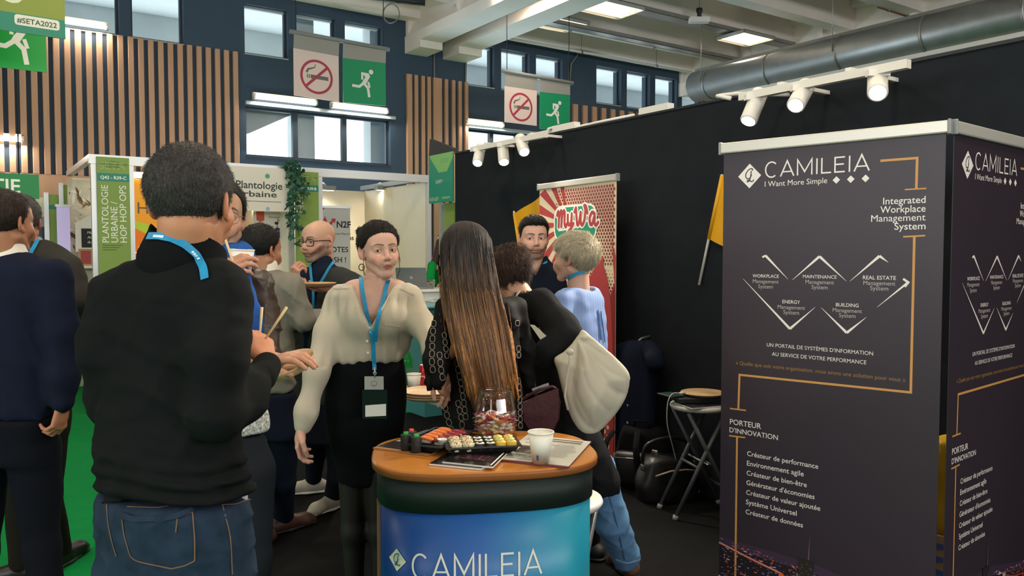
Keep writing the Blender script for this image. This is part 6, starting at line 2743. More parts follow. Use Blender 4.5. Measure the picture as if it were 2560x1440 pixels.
  if stubble:
   line = np.interp(x, [0, .02, .032, .05, .066, .08], [-.046, -.045, -.052, -.045, -.022, .01])
   m = np.clip((line - z) / .010, 0, 1) * np.clip((y + .012) / .02, 0, 1) * np.clip((z + .122) / .015, 0, 1)
   m *= np.where((x < .020) & (np.abs(z + .065) < .008), .25, 1)
   m = m * np.random.RandomState(4).uniform(.62, 1, len(V))
   mixin(m * stubble, lin(stub_col)[:3])
   if beard_gray:
    mixin(m * stubble * np.clip((-.075 - z) / .02, 0, 1) * .5, lin(beard_gray)[:3])
  # lips
  lipc = lin(lips)[:3] if lips else base * np.array((.85, .50, .48))
  ml = np.clip(1 - ((x / .024) ** 2 + ((z + .0645) / np.maximum(.0125 - x * .34, .003)) ** 2), 0, .35) / .35 * (y > .07)
  mixin(ml * .85, lipc)
  mixin((np.abs(z + .0643) < .0020) * (x < .023) * (y > .07) * .8, base * np.array((.25, .12, .12)))
  # brows and lash lines
  bz = .0255 + .004 * np.sin((x - .012) / .04 * 2.4) - np.maximum(x - .04, 0) * .35
  bw = np.interp(x, [.010, .02, .045, .056], [.0036, .0046, .0030, .0008]) * (.8 if fem else 1.15)
  mixin(np.clip(1.4 - np.abs(z - bz) / bw, 0, 1) * (x > .009) * (x < .055) * (y > .04) * .88, lin(brow)[:3])
  ex, ez = (x - .032) / .0150, (z - .003)
  lid = .0056 * np.sqrt(np.clip(1 - ex ** 2, 0, 1))
  mixin(np.clip(1.2 - np.abs(ez - lid) / .0018, 0, 1) * (np.abs(ex) < 1) * (y > .05) * .85, lin('#1d1512')[:3])
  mixin(np.clip(1.1 - np.abs(ez + lid) / .0012, 0, 1) * (np.abs(ex) < .95) * (y > .05) * .45, lin('#3a2620')[:3])
  mixin(bump(x - .0065, z + .040, .005, .0035) * (y > .085) * .7, base * .25)
  return C_

 def eyes(self, root, gaze=(0, 0), iris='#3a2a1e'):
  k = MB()
  ms, mi, mp = mat('eye white', '#d8d0c8', .25), mat('iris ' + iris, iris, .2), mat('pupil', '#060606', .1)
  for s in (-1, 1):
   c = Vector(self.w(s * .0320, .0755, .003))
   f = Vector(self.M @ np.array((gaze[0], 1, gaze[1]))).normalized()
   q = f.to_track_quat('Z', 'Y').to_matrix().to_4x4()
   R_ = .0122 * self.s
   X0 = k.X
   k.X = Matrix.Translation(c) @ q
   k.ball((0, 0, 0), R_, ms, 18, 12)
   k.lathe([(.0062 * self.s, R_ * .868), (.004 * self.s, R_ * .985), (.001 * self.s, R_ * 1.035)], mi, n=18)
   k.lathe([(.0027 * self.s, R_ * 1.012), (.0006 * self.s, R_ * 1.05)], mp, n=12)
   k.X = X0
  return k.obj('eyes', root, world=True)

 def hair(self, line, thick, seed=1, amp=.002, freq=160, h=.0032, scale=(1, 1, 1), off=(0, 0, 0), extra=None, k=.008, streak=(1, 1, .35), more=()):
  """cap of hair over the skull; line: hairline height by bearing (deg, 90 = front), thick: depth by height"""
  base = Ell(self.w(0 + off[0], -.016 + off[1], .034 + off[2]), np.array((.074 * scale[0], .094 * scale[1], .083 * scale[2])) * self.s, self.M)
  face = self.ell((0, .02, -.012), (.067, .066, .08))
  lo = self.c - .26 * self.s
  fold = wav(seed, freq, amp, 6, .9, streak)
  la, lz = zip(*line)
  tz, tt = zip(*thick)
  big = [Ell(base.c, base.r + max(tt) + .03, self.M)] + list(more)

  def fn(D, X, Y, Zz):
   x, y, z = self.grid(X, Y, Zz)
   ang = np.degrees(np.arctan2(y + .016, np.abs(x)))
   zb = np.interp(ang, la, lz).astype(f32)
   th = np.interp(z, tz, tt).astype(f32)
   th = th * np.clip((z - zb + .004) / .026, .16, 1) ** .8
   d = np.minimum(base.d(X, Y, Zz), smin(base.d(X, Y, Zz), face.d(X, Y, Zz), .02)) - th * self.s
   d = d + fold(x, y, z) * np.clip(th / .006, .25, 1)
   d = smax(d, (zb - z + .0012 * np.sin(x * 300) + .002 * np.sin(x * 90 + y * 60)) * self.s, k)
   if extra:
    d = extra(d, x, y, z, X, Y, Zz)
   return d
  return grow(big, h, fn)


SHORT = [(-90, -.072), (-60, -.066), (-30, -.040), (-12, -.018), (2, -.018), (12, -.020), (18, .012), (40, .050), (60, .062), (90, .066)]


# ------------------------------------------------------------ hands
def hand(wrist, aim, palm, curl, side, thumb=(.6, .5), s=1.0, spread=.07):
 """wrist: world point; aim: towards the knuckles; palm: out of the palm; side +1 thumb to aim x palm, -1 other way.
 curl: bend (degrees per joint) of index, middle, ring, little; thumb: (away, curl)"""
 w = np.array(wrist, float)
 a = Vector(aim).normalized()
 n = Vector(palm)
 n = (n - a * n.dot(a)).normalized()
 t = a.cross(n) * side
 A, N, T_ = np.array(a), np.array(n), np.array(t)
 P = []
 tips = []
 kn = [(.0295, .088), (.0098, .092), (-.0098, .087), (-.0275, .078)]
 L = [(.040, .024, .020), (.045, .028, .021), (.041, .026, .021), (.032, .019, .018)]
 rr = [.0096, .0099, .0094, .0084]
 for i in range(4):
  o, f = kn[i]
  k0 = w + (T_ * o * .55 + A * .018) * s
  k1 = w + (T_ * o + A * f) * s
  P.append(Cone(k0, k1, .0135 * s, .0112 * s, .012 * s, False, (N, .85)))
  d = A * cos(spread * (1.2 - i)) + T_ * sin(spread * (1.2 - i))
  ang = 0
  p = k1
  c = curl[i] if isinstance(curl[i], (tuple, list)) else (curl[i], curl[i] * 1.05, curl[i] * .7)
  for j in range(3):
   ang += radians(c[j])
   q = p + (d * cos(ang) + N * sin(ang)) * L[i][j] * s
   P.append(Cone(p, q, rr[i] * (1 - .09 * j) * s, rr[i] * (1 - .09 * (j + 1)) * s, .0035 * s))
   p = q
  tips.append(p)
 P.append(Cone(w + (A * .01) * s, w + A * .055 * s, .019 * s, .026 * s, .012 * s, False, (N, .62)))
 P.append(Cone(w + (T_ * .016 + A * .02 + N * .006) * s, w + (T_ * .032 + A * .05 + N * .012) * s, .015 * s, .014 * s, .012 * s))
 b = w + (T_ * .024 + A * .030 + N * .006) * s
 aw, cu = thumb
 d1 = (A * .62 + T_ * aw + N * .35 * cu)
 d1 /= np.linalg.norm(d1)
 m = b + d1 * .042 * s
 d2 = (A * .80 + T_ * (aw * .55 - .25 * cu) + N * .75 * cu)
 d2 /= np.linalg.norm(d2)
 e = m + d2 * .033 * s
 d3 = (A * .80 + T_ * (aw * .30 - .55 * cu) + N * .85 * cu)
 d3 /= np.linalg.norm(d3)
 g = e + d3 * .027 * s
 P += [Cone(b, m, .0135 * s, .0110 * s, .009 * s), Cone(m, e, .0108 * s, .0098 * s, .004 * s), Cone(e, g, .0098 * s, .0078 * s, .004 * s)]
 tips.append(g)
 return P, tips


def shoe(ankle, toe_dir, m, root, L=.27, name='shoe', sole=None, k=.02):
 """ankle: world point above the heel"""
 d = Vector((toe_dir[0], toe_dir[1], 0)).normalized()
 a = Vector((ankle[0], ankle[1], 0))
 g = lambda f, z, s=0: np.array(a + d * f * L + Vector((-d.y, d.x, 0)) * s + Vector((0, 0, z)))
 P = [Cone(g(-.18, .045), g(.10, .050), .040, .043, k), Cone(g(.10, .048), g(.52, .036), .043, .040, k), Cone(g(.52, .034), g(.68, .028), .040, .024, k),
  Cone(g(-.05, .05), g(-.02, .10), .042, .040, k)]
 V, F = grow(P, .006, lambda D, X, Y, Zz: np.maximum(D, .008 - Zz))
 o = skin_obj(name, V, F, m, root)
 P = [Cone(g(-.18, .012), g(.12, .012), .043, .044, k, False, (np.array((0, 0, 1.)), .3)), Cone(g(.12, .012), g(.66, .012), .046, .032, k, False, (np.array((0, 0, 1.)), .3))]
 V, F = grow(P, .006, lambda D, X, Y, Zz: np.maximum(D, .001 - Zz))
 skin_obj('sole', V, F, sole or m_dark, o)
 return o


m_hair_dk = mat('dark hair', '#241f1c', .62, attr=True, bump=.4, bscale=260, stretch=(1, 1, .18), spec=.28)
m_skin = mat('skin', '#c08a6c', .48, attr=True, bump=.05, bscale=500, spec=.35, sss=.08)


def person(label, px, py, Y, group=None):
 p = at(px, py, Y)
 return thing('person', label, 'person', (p.x, p.y, 0), 0, group)


def lanyard_mat():
 return mat('lanyard blue', '#1a86b4', .5, vary=.12, vscale=60)


def lettered(k, tree, pix, txt_m, n=7, w=.004):
 """small white marks along a band"""
 for i in range(n):
  q = (i + .5) / n
  j = q * (len(pix) - 1)
  a, b = pix[int(j)], pix[min(int(j) + 1, len(pix) - 1)]
  e = j - int(j)
  x, y = a[0] * (1 - e) + b[0] * e, a[1] * (1 - e) + b[1] * e
  dx, dy = (b[0] - a[0]), (b[1] - a[1])
  L = max(sqrt(dx * dx + dy * dy), 1)
  ribbon(k, tree, [(x - dx / L * 2.5, y - dy / L * 2.5), (x + dx / L * 2.5, y + dy / L * 2.5)], w, txt_m, .006, .0006, 2)


def normals(V, F):
 a, b, c = V[F[:, 0]], V[F[:, 1]], V[F[:, 2]]
 n = np.cross(b - a, c - a)
 N = np.zeros_like(V)
 for i in range(4):
  np.add.at(N, F[:, i], n)
 return N / np.maximum(np.linalg.norm(N, axis=1), 1e-9)[:, None]


def fuzz(VF, H, root, n, length, flow, base, vary=.5, lift=.35, rad=.0007, seed=1, grey=0.0, tip=None, zr=None, noise=.22, name='hair_strands'):
 """short strands combed along a flow over the hair; flow takes head-space positions"""
 V, F = VF
 rn = np.random.RandomState(seed)
 N = normals(V, F)
 C0 = H.c + H.M @ (np.array((0, -.016, .02)) * H.s)
 sg = np.sign(np.sum((V - C0) * N, 1).mean())
 N = N * sg
 L = H.loc(V)
 fl = flow(L[:, 0], L[:, 1], L[:, 2]) @ H.M.T
 i = rn.randint(0, len(V), n * 2)
 i = i[np.linalg.norm(V[i] - C0, axis=1) > .055][:n]
 p, nn = V[i] + rn.normal(size=(len(i), 3)) * .002, N[i]
 d = fl[i] + rn.normal(size=(len(i), 3)) * noise
 d -= nn * np.sum(d * nn, 1)[:, None]
 d /= np.maximum(np.linalg.norm(d, axis=1), 1e-6)[:, None]
 ln = (length * rn.uniform(.5, 1.25, len(i)))[:, None]
 lf = lift * rn.uniform(.2, 1.4, len(i))[:, None]
 s_ = np.cross(d, nn)
 pts = [p - nn * .002, p + d * ln * .5 + nn * ln * .5 * lf, p + d * ln + nn * ln * lf * .75]
 W = []
 for q, r in zip(pts, (rad, rad * .8, rad * .15)):
  W += [q + s_ * r, q + nn * r * 1.2, q - s_ * r]
 W = np.stack(W, 1).reshape(-1, 3)
 b = (np.arange(len(i)) * 9)[:, None]
 f = []
 for lv in (0, 3):
  for j in range(3):
   k = (j + 1) % 3
   f.append(b + np.array([[lv + j, lv + k, lv + 3 + k, lv + 3 + j]]))
 Fq = np.concatenate(f)
 c = np.tile(np.array(lin(base)[:3]), (len(i), 1))
 if tip is not None:
  q = np.clip((zr[0] - p[:, 2]) / (zr[0] - zr[1]) + rn.normal(size=len(i)) * .15, 0, 1)[:, None]
  c = c * (1 - q) + np.array(lin(tip)[:3]) * q
 c = c * (1 + vary * rn.uniform(-1, 1, (len(i), 1)))
 if grey:
  m = (rn.rand(len(i)) < grey)[:, None]
  c = np.where(m, np.array(lin('#5f5c58')[:3]) * rn.uniform(.6, 1.1, (len(i), 1)), c)
 return skin_obj(name, W, Fq, m_hair_dk, root, np.repeat(np.clip(c, 0, 1), 9, 0))


def flow_short(x, y, z):
 """crown outwards: forward on top, down at the sides and the nape"""
 top = np.clip((z - .06) / .05, 0, 1)
 f = np.stack([x * 3, np.where(y > -.05, .8 * top, -.2), -1.0 * (1 - top) - .1], 1)
 return f


def flow_back(x, y, z):
 return np.stack([-x * 1.0 + .02, -1.0 + 0 * x, .25 - 1.2 * np.clip(-y - .02, 0, .1) * 3], 1)


def flow_side(x, y, z):
 """swept from the crown down and towards the face"""
 return np.stack([x * 6 + .2, .55 + 0 * x, -1.0 * np.clip(1.1 - z * 8, .2, 1)], 1)


def core(R, limbs, neck, pelvis, tone):
 """the rest of the figure's body inside its clothes, joined into the same skin"""
 o = [c for c in R.children if c.name.split('.')[0] == 'body'][0]
 P = [Cone(c.a, c.b, c.ra * .5, c.rb * .5, .02) for c in limbs]
 n_, p_ = np.array(neck, float), np.array(pelvis, float)
 m_ = n_ * .72 + p_ * .28
 P += [Cone(n_, m_, .045, .058, .04), Cone(m_, p_, .058, .055, .04)]
 for a in set((0, len(limbs) // 2)):
  P.append(Cone(m_ + (n_ - m_) * .45, limbs[a].a, .05, limbs[a].ra * .5, .04))
 V, F = grow(P, .011)
 Wi = np.array(world_of(R).inverted())
 V = V @ Wi[:3, :3].T + Wi[:3, 3]
 me = o.data
 v0 = np.zeros(len(me.vertices) * 3, f32)
 me.vertices.foreach_get('co', v0)
 l0 = np.zeros(len(me.loops), np.int32)
 me.loops.foreach_get('vertex_index', l0)
 c0 = np.zeros(len(me.vertices) * 4, f32)
 me.color_attributes['Col'].data.foreach_get('color', c0)
 VV, FF = merge((v0.reshape(-1, 3).astype(float), l0.reshape(-1, 4)), (V, F))
 cc = np.concatenate([c0.reshape(-1, 4)[:, :3], np.tile(np.array(lin(tone)[:3]), (len(V), 1))])
 o2 = skin_obj('body', VV, FF, m_skin, None, cc)
 me2 = o2.data
 bpy.data.objects.remove(o2)
 old = o.data
 o.data = me2
 bpy.data.meshes.remove(old)
 me2.name = o.name
# ============================================================ THE PEOPLE
m_stitch = mat('orange stitching', '#6f5440', .8)
m_lany = lanyard_mat()
m_lany2 = mat('lanyard lettering', '#cfe6ee', .5)


def hair_obj(name, VF, base, parent, tip=None, zr=None, streak=.35, seed=3, label=None, sm=1):
 V, F = VF
 rn = np.random.RandomState(seed)
 P = V - V.mean(0)
 nz = np.sin(P[:, 0] * 610 + np.sin(P[:, 2] * 40) * 2) * np.sin(P[:, 1] * 560 + 1.3) + .6 * np.sin(P[:, 0] * 1300 + P[:, 1] * 900)
 c = np.array(lin(base)[:3])[None] * (1 + streak * nz[:, None])
 if tip:
  q = np.clip((zr[0] - V[:, 2]) / (zr[0] - zr[1]) + .12 * nz, 0, 1)[:, None]
  c = c * (1 - q) + np.array(lin(tip)[:3])[None] * (1 + streak * nz[:, None]) * q
 return skin_obj(name, V, F, m_hair_dk, parent, np.clip(c, 0, 1), label, sm)


def body_mesh(root, H, tone, base, fem=False, hands=(), extra=(), fine=.0026, hp=None, cp=None, neckr=(.056, .062), gaze=(0, 0), iris='#3a2a1e', sm=1, eyes=True):
 """head, neck, chest and hands of one figure as one skin"""
 V, F = grow(H.prims(fem, **(hp or {})) + H.neck(base, *neckr) + list(extra), fine)
 C_ = H.colors(V, tone, fem, **(cp or {}))
 parts, cols = [(V, F)], [C_]
 for hd in hands:
  v, f = grow(hd, .0030)
  parts.append((v, f))
  c = np.tile(np.array(lin(tone)[:3]), (len(v), 1)) * np.array((1.04, .94, .92))
  cols.append(c)
 V, F = merge(*parts)
 o = skin_obj('body', V, F, m_skin, root, np.concatenate(cols), None, sm)
 if eyes:
  H.eyes(root, gaze, iris)
 return o


def grown(name, prims, m, root, h=.008, folds=None, sm=1, label=None, cut=None):
 def ex(D, X, Y, Zz):
  if folds:
   for f in folds:
    D = D + f(X, Y, Zz)
  if cut:
   D = cut(D, X, Y, Zz)
  return D
 V, F = grow(prims, h, ex)
 o = skin_obj(name, V, F, m, root, None, label, sm)
 return o, bvh(V, F)


def legs(px_path_l, px_path_r, k=.02):
 return chain(px_path_l, k) + chain(px_path_r, k)


def foot_at(px, Y):
 p = at(px, 1000, Y)
 return np.array((p.x, Y, 0.0))


def leg_floor(hip, knee, foot, r0, r1, r2, k=.03):
 """thigh and shin cones from world points"""
 return [Cone(hip, knee, r0, r1, k), Cone(knee, np.array(foot) + np.array((0, 0, .09)), r1, r2, k)]


def pt(px, py, Y):
 return np.array(at(px, py, Y))


def stick(pa, pb, label, root=None):
 a, b = at(*pa), at(*pb)
 r = thing('chopstick', label, 'chopstick', a)
 MB().tube([a, b], [.0028, .0038], mat('chopstick wood', '#dcc08a', .5), 8).obj('stick', r, world=True)
 return r


def head_shell(H, r):
 return Ell(H.w(0, -.01, .03), np.array(r) * H.s, H.M)


# ---------------------------------------------------------------- man in the black sweater
def man_black():
 Y = 1.82
 R = person('man in a black sweater and blue jeans seen from behind, holding chopsticks', 430, 1240, Y)
 H = Head(483, 514, Y, 174, .248, pitch=-4, roll=0)
 hw = at(668, 908, 1.98)
 hd, tips = hand(hw, Vector(at(652, 846, 2.03)) - hw, (-.75, .62, .1), [(62, 80, 50), (66, 82, 50), (68, 82, 50), (70, 80, 50)], 1, (.35, 1.0), 1.0, .03)
 lw = at(560, 935, 2.36)
 hl, _ = hand(lw, (.9, .3, .1), (0, -.2, 1), [(35, 40, 25)] * 4, -1, (.6, .6), 1.0)
 body_mesh(R, H, '#b98160', pt(462, 668, Y), hands=[hd + [Cone(pt(645, 950, 1.93), hw, .032, .028, .01)], hl + [Cone(pt(470, 960, 2.3), lw, .03, .026, .01)]], neckr=(.055, .056), fine=.003, hp=dict(jaw=.72, chub=-.006))
 # short greying hair
 hv = H.hair([(-90, -.088), (-60, -.080), (-30, -.052), (-15, -.030), (0, -.012), (12, -.030), (18, .010), (40, .05), (90, .064)], [(-.09, .003), (-.04, .006), (.0, .009), (.05, .012), (.12, .013)], 5, .0022, 210, .003, streak=(1, 1, .3))
 hair_obj('hair', hv, '#33302e', R, streak=.4)
 fuzz(hv, H, R, 14000, .0062, flow_short, '#393634', .45, .45, .00045, 2, .22)
 tr = trunk_px([(632, 385, 556), (650, 338, 585), (678, 285, 606), (715, 255, 618), (800, 243, 612), (900, 240, 602), (1000, 240, 596), (1100, 236, 606), (1180, 228, 620), (1246, 226, 626)], Y, 158, .60, .03, 2.5)
 la = chain([(296, 752, 1.84, 72), (268, 870, 1.82, 58), (282, 1000, 1.92, 50), (400, 965, 2.2, 44), (520, 940, 2.32, 38)], .05)
 ra = chain([(565, 762, 1.74, 66), (548, 900, 1.68, 64), (540, 1035, 1.68, 60), (610, 990, 1.82, 50), (664, 925, 1.95, 35)], .05)
 sweat = fabric('black knit', '#141616', bump=.2, bscale=900, vary=.15)
 fo = [wav(3, 12, .009, 5, 1.2, (1, 1, 1.2)), wav(9, 20, .012, 4, 1.2, (1, 1, 1.5), True), wav(2, 60, .002, 4, 1, (1, 1, 1.5))]

 def hemfold(X, Yy, Zz):
  z0 = at(430, 1190, Y).z
  e = np.exp(-((Zz - z0) / .06) ** 2)
  return (e * .006 * np.sin(Zz * 170 + np.sin(X * 16) * 1.6 + Yy * 9)).astype(f32)
 o, t = grown('sweater', [tr] + la + ra, sweat, R, .0085, fo + [hemfold])
 cuff = [Cone(pt(652, 942, 1.92), pt(667, 915, 1.965), .038, .035, .01)]
 grown('cuff', cuff, sweat, R, .004)
 co = [Cone(pt(470, 598, Y + .01), pt(458, 652, Y), .086, .098, .02)]

 def openneck(D, X, Yy, Zz):
  p = Vector(at(472, 588, Y))
  q = Cone(p + Vector((0, 0, .08)), pt(466, 640, Y), .074, .076).d(X, Yy, Zz)
  top = (X - p.x) * .30 + (Zz - p.z) + (Yy - p.y) * .45
  return smax(smax(D, -q, .006), top, .006)
 o2, t2 = grown('collar', co, fabric('black collar', '#0f1012', bump=.2), R, .0035, None, 1, None, openneck)
 # lanyard across the back of the collar
 k = MB()
 band = [(373, 592), (400, 592), (430, 598), (462, 613), (490, 638), (508, 668), (514, 700)]
 both = [t2, t]

 class Two:
  def ray_cast(self, o_, d_):
   h1, h2 = t2.ray_cast(o_, d_), t.ray_cast(o_, d_)
   if h1[0] is None:
    return h2
   if h2[0] is None:
    return h1
   return h1 if h1[3] < h2[3] else h2
 tw = Two()
 ribbon(k, tw, band, .017, m_lany, .004, .0015, 6)
 lettered(k, tw, [(388, 593), (412, 595)], m_lany2, 5, .006)
 lettered(k, tw, [(478, 630), (500, 655)], m_lany2, 5, .006)
 k.obj('lanyard', R, 'blue lanyard', world=True)
 # jeans
 jt = trunk_px([(1215, 240, 616), (1260, 232, 630), (1320, 234, 638), (1400, 246, 638), (1470, 262, 634), (1540, 276, 628)], Y, 158, .66, .04, 2.3)
 lf, rf = foot_at(345, 1.86), foot_at(505, 1.80)
 lg = leg_floor(pt(345, 1450, Y), pt(345, 1760, Y - .01), lf, .098, .066, .055, .03) + leg_floor(pt(525, 1450, Y - .03), pt(520, 1760, Y - .04), rf, .098, .066, .055, .03)
 denim = mat('blue denim', '#1f2f40', .8, vary=.35, vscale=22, bump=.35, bscale=700, spec=.2)
 oj, tj = grown('jeans', [jt] + lg, denim, R, .009, [wav(21, 18, .006, 5, 1.2, (1, 1, 1.5)), wav(4, 28, .010, 4, 1.2, (1, 1, 1.2), True)])
 k = MB()
 for pth in ([(302, 1292), (340, 1303), (400, 1304), (440, 1296), (481, 1281)], [(481, 1281), (486, 1340), (487, 1402)], [(487, 1402), (462, 1414), (430, 1421)], [(306, 1298), (312, 1340), (330, 1400), (430, 1421)],
    [(556, 1264), (575, 1340), (580, 1436)], [(553, 1263), (590, 1262), (626, 1248)], [(268, 1262), (272, 1310), (280, 1350), (292, 1390)], [(318, 1268), (400, 1271), (470, 1254), (560, 1236)], [(448, 1260), (440, 1330)]):
  ribbon(k, tj, pth, .0028, m_stitch, .0015, .0008, 6)
 k.obj('stitching', R, 'orange pocket stitching', world=True)
 k = MB()
 ribbon(k, tj, [(303, 1287), (340, 1298), (400, 1299), (440, 1291), (481, 1276)], .012, denim, .003, .003, 6)
 k.obj('pocket_edge', R, None, world=True)
 p, n = surf(tj, 600, 1240, .002)
 if p:
  MB(Matrix.Translation(p)).rbox((-.022, -.004, -.012), (.016, .006, .026), mat('folded paper', '#c9c6d2', .6), .003).obj('pocket_paper', R, 'white paper in the pocket', world=True)
 shoe(lf, (.3, .95), m_dark, R)
 shoe(rf, (.45, .9), m_dark, R)
 stick((647, 868, 2.03), (655, 768, 2.05), 'left chopstick in the fist of the man in the black sweater')
 stick((655, 860, 2.02), (717, 768, 2.02), 'right slanting chopstick in the fist of the man in the black sweater')
 core(R, la + ra, pt(462, 668, Y), pt(430, 1300, Y), '#b98160')


# ---------------------------------------------------------------- man with the blue scarf
def man_scarf():
 Y = 2.62
 R = person('man in a brown leather jacket and blue scarf raising a paper cup', 575, 1000, Y)
 H = Head(545, 545, Y, 24, .238, roll=4)
 cup = Vector(at(603, 697, 2.50))
 wr = at(543, 714, 2.43)
 hd, _ = hand(wr, Vector(at(588, 664, 2.42)) - wr, (.42, .88, -.22), [(38, 38, 24), (38, 36, 24), (40, 38, 24), (44, 40, 24)], 1, (.9, .9), .92, .0)
 w2 = at(683, 902, 2.36)
 hl, _ = hand(w2, Vector(at(745, 888, 2.30)) - w2, (.1, .25, -.95), [(12, 22, 14), (14, 24, 14), (16, 26, 14), (18, 28, 14)], -1, (.5, .5), .98, .04)
 body_mesh(R, H, '#b58a70', pt(548, 700, Y), hands=[hd + [Cone(pt(530, 800, 2.5), wr, .036, .028, .01)], hl + [Cone(pt(650, 930, 2.45), w2, .032, .027, .01)]],
   hp=dict(nose=1.1), cp=dict(stubble=.4, stub_col='#6b5a50', brow='#1f1a18'), gaze=(.1, 0))
 hv = H.hair(SHORT, [(-.09, .003), (0, .008), (.05, .013), (.12, .015)], 8, .002, 200)
 hair_obj('hair', hv, '#1f1c1a', R)
 fuzz(hv, H, R, 2500, .011, flow_short, '#1f1c1a')
 g = MB()
 glasses(g, H, mat('spectacle rim grey', '#55585c', .3, metal=.5), .0009)
 g.obj('glasses', R, world=True)
 leather = mat('brown leather', '#38291f', .42, vary=.25, vscale=20, bump=.5, bscale=35, spec=.5)
 tr = trunk_px([(655, 500, 612), (675, 462, 650), (720, 445, 672), (820, 448, 668), (920, 455, 660), (1010, 458, 658)], Y, 20, .58, .03)
 la = chain([(648, 705, 2.60, 38), (664, 800, 2.58, 36), (668, 905, 2.52, 34), (655, 945, 2.45, 28), (676, 908, 2.37, 25)], .03)
 ra = chain([(468, 710, 2.58, 38), (470, 850, 2.5, 36), (500, 860, 2.44, 34), (546, 755, 2.42, 26)], .03)
 o, t = grown('leather_jacket', [tr] + la + ra, leather, R, .008, [wav(31, 20, .006, 6, 1.4, (1, 1, 1.6)), wav(33, 30, .016, 4, 1.5, (1, 1, 1.4), True), wav(32, 75, .0025, 5, 1.4)])
 blue = fabric('blue scarf cloth', '#29508f', bump=.4, bscale=140, vary=.25)
 sc = [Cone(pt(505, 650, Y - .03), pt(600, 645, Y - .06), .052, .045, .03), Cone(pt(600, 645, Y - .06), pt(606, 628, Y + .03), .04, .035, .03),
  Cone(pt(585, 680, 2.48), pt(612, 800, 2.44), .050, .052, .03, False, (np.array((0, 1., 0)), .45)), Cone(pt(612, 790, 2.44), pt(630, 848, 2.45), .050, .034, .03, False, (np.array((0, 1., 0)), .4))]
 grown('scarf', sc, blue, R, .005, [wav(12, 90, .006, 5, .6, (1, .6, .25))])
 m_pat = mat('black and white pattern', '#b9b8b0', .7, vary=1.0, vscale=110)
 sh = trunk_px([(985, 470, 655), (1040, 472, 662), (1096, 476, 664)], Y, 20, .55, .03)
 grown('patterned_shirt', [sh], m_pat, R, .008, [wav(5, 40, .004)])
 trs = [trunk_px([(1080, 474, 660), (1150, 478, 664), (1230, 486, 660)], Y, 20, .6, .03)]
 lf, rf = foot_at(510, Y), foot_at(632, Y)
 trs += leg_floor(pt(525, 1180, Y), pt(518, 1400, Y), lf, .09, .06, .05) + leg_floor(pt(620, 1180, Y), pt(630, 1400, Y), rf, .09, .06, .05)
 grown('trousers', trs, fabric('charcoal trousers', '#22252a'), R, .010, [wav(6, 25, .004)])
 shoe(lf, (.3, -.9), m_dark, R)
 shoe(rf, (.4, -.9), m_dark, R)
 paper_cup(cup, .093, .0365, .0265, 'small white paper cup raised by the man with the blue scarf', tilt=(0, radians(3), 0))
 stick((611, 740, 2.46), (562, 594, 2.40), 'chopstick held beside the cup of the man with the blue scarf, crossing his mouth')
 stick((596, 742, 2.46), (578, 650, 2.46), 'lower chopstick under the hand of the man with the blue scarf')
 c = at(722, 926, 2.34)
 r = plate(c, .088, 'tilted palm leaf plate held by the man with the blue scarf', None, .026, radians(16), radians(-17))
 core(R, la + ra, pt(548, 700, Y), pt(560, 1100, Y), '#b58a70')


def glasses(g, H, m, r=.0016, w=.024, h=.018, sq=2.6, dy=.0):
 for s in (-1, 1):
  P = []
  for i in range(25):
   a = 2 * pi * i / 24
   x = s * .033 + w * np.sign(cos(a)) * abs(cos(a)) ** (2 / sq)
   z = -.001 + h * np.sign(sin(a)) * abs(sin(a)) ** (2 / sq)
   P.append(Vector(H.w(x, .100 + dy - abs(x) * .17, z)))
  g.tube(P, r, m, 6)
  g.tube([Vector(H.w(s * .056, .092 + dy, .006)), Vector(H.w(s * .074, .05, .008)), Vector(H.w(s * .083, -.005, .006)), Vector(H.w(s * .083, -.02, -.012))], r, m, 6)
 g.tube([Vector(H.w(-.009, .101 + dy, .002)), Vector(H.w(0, .104 + dy, .005)), Vector(H.w(.009, .101 + dy, .002))], r, m, 6)


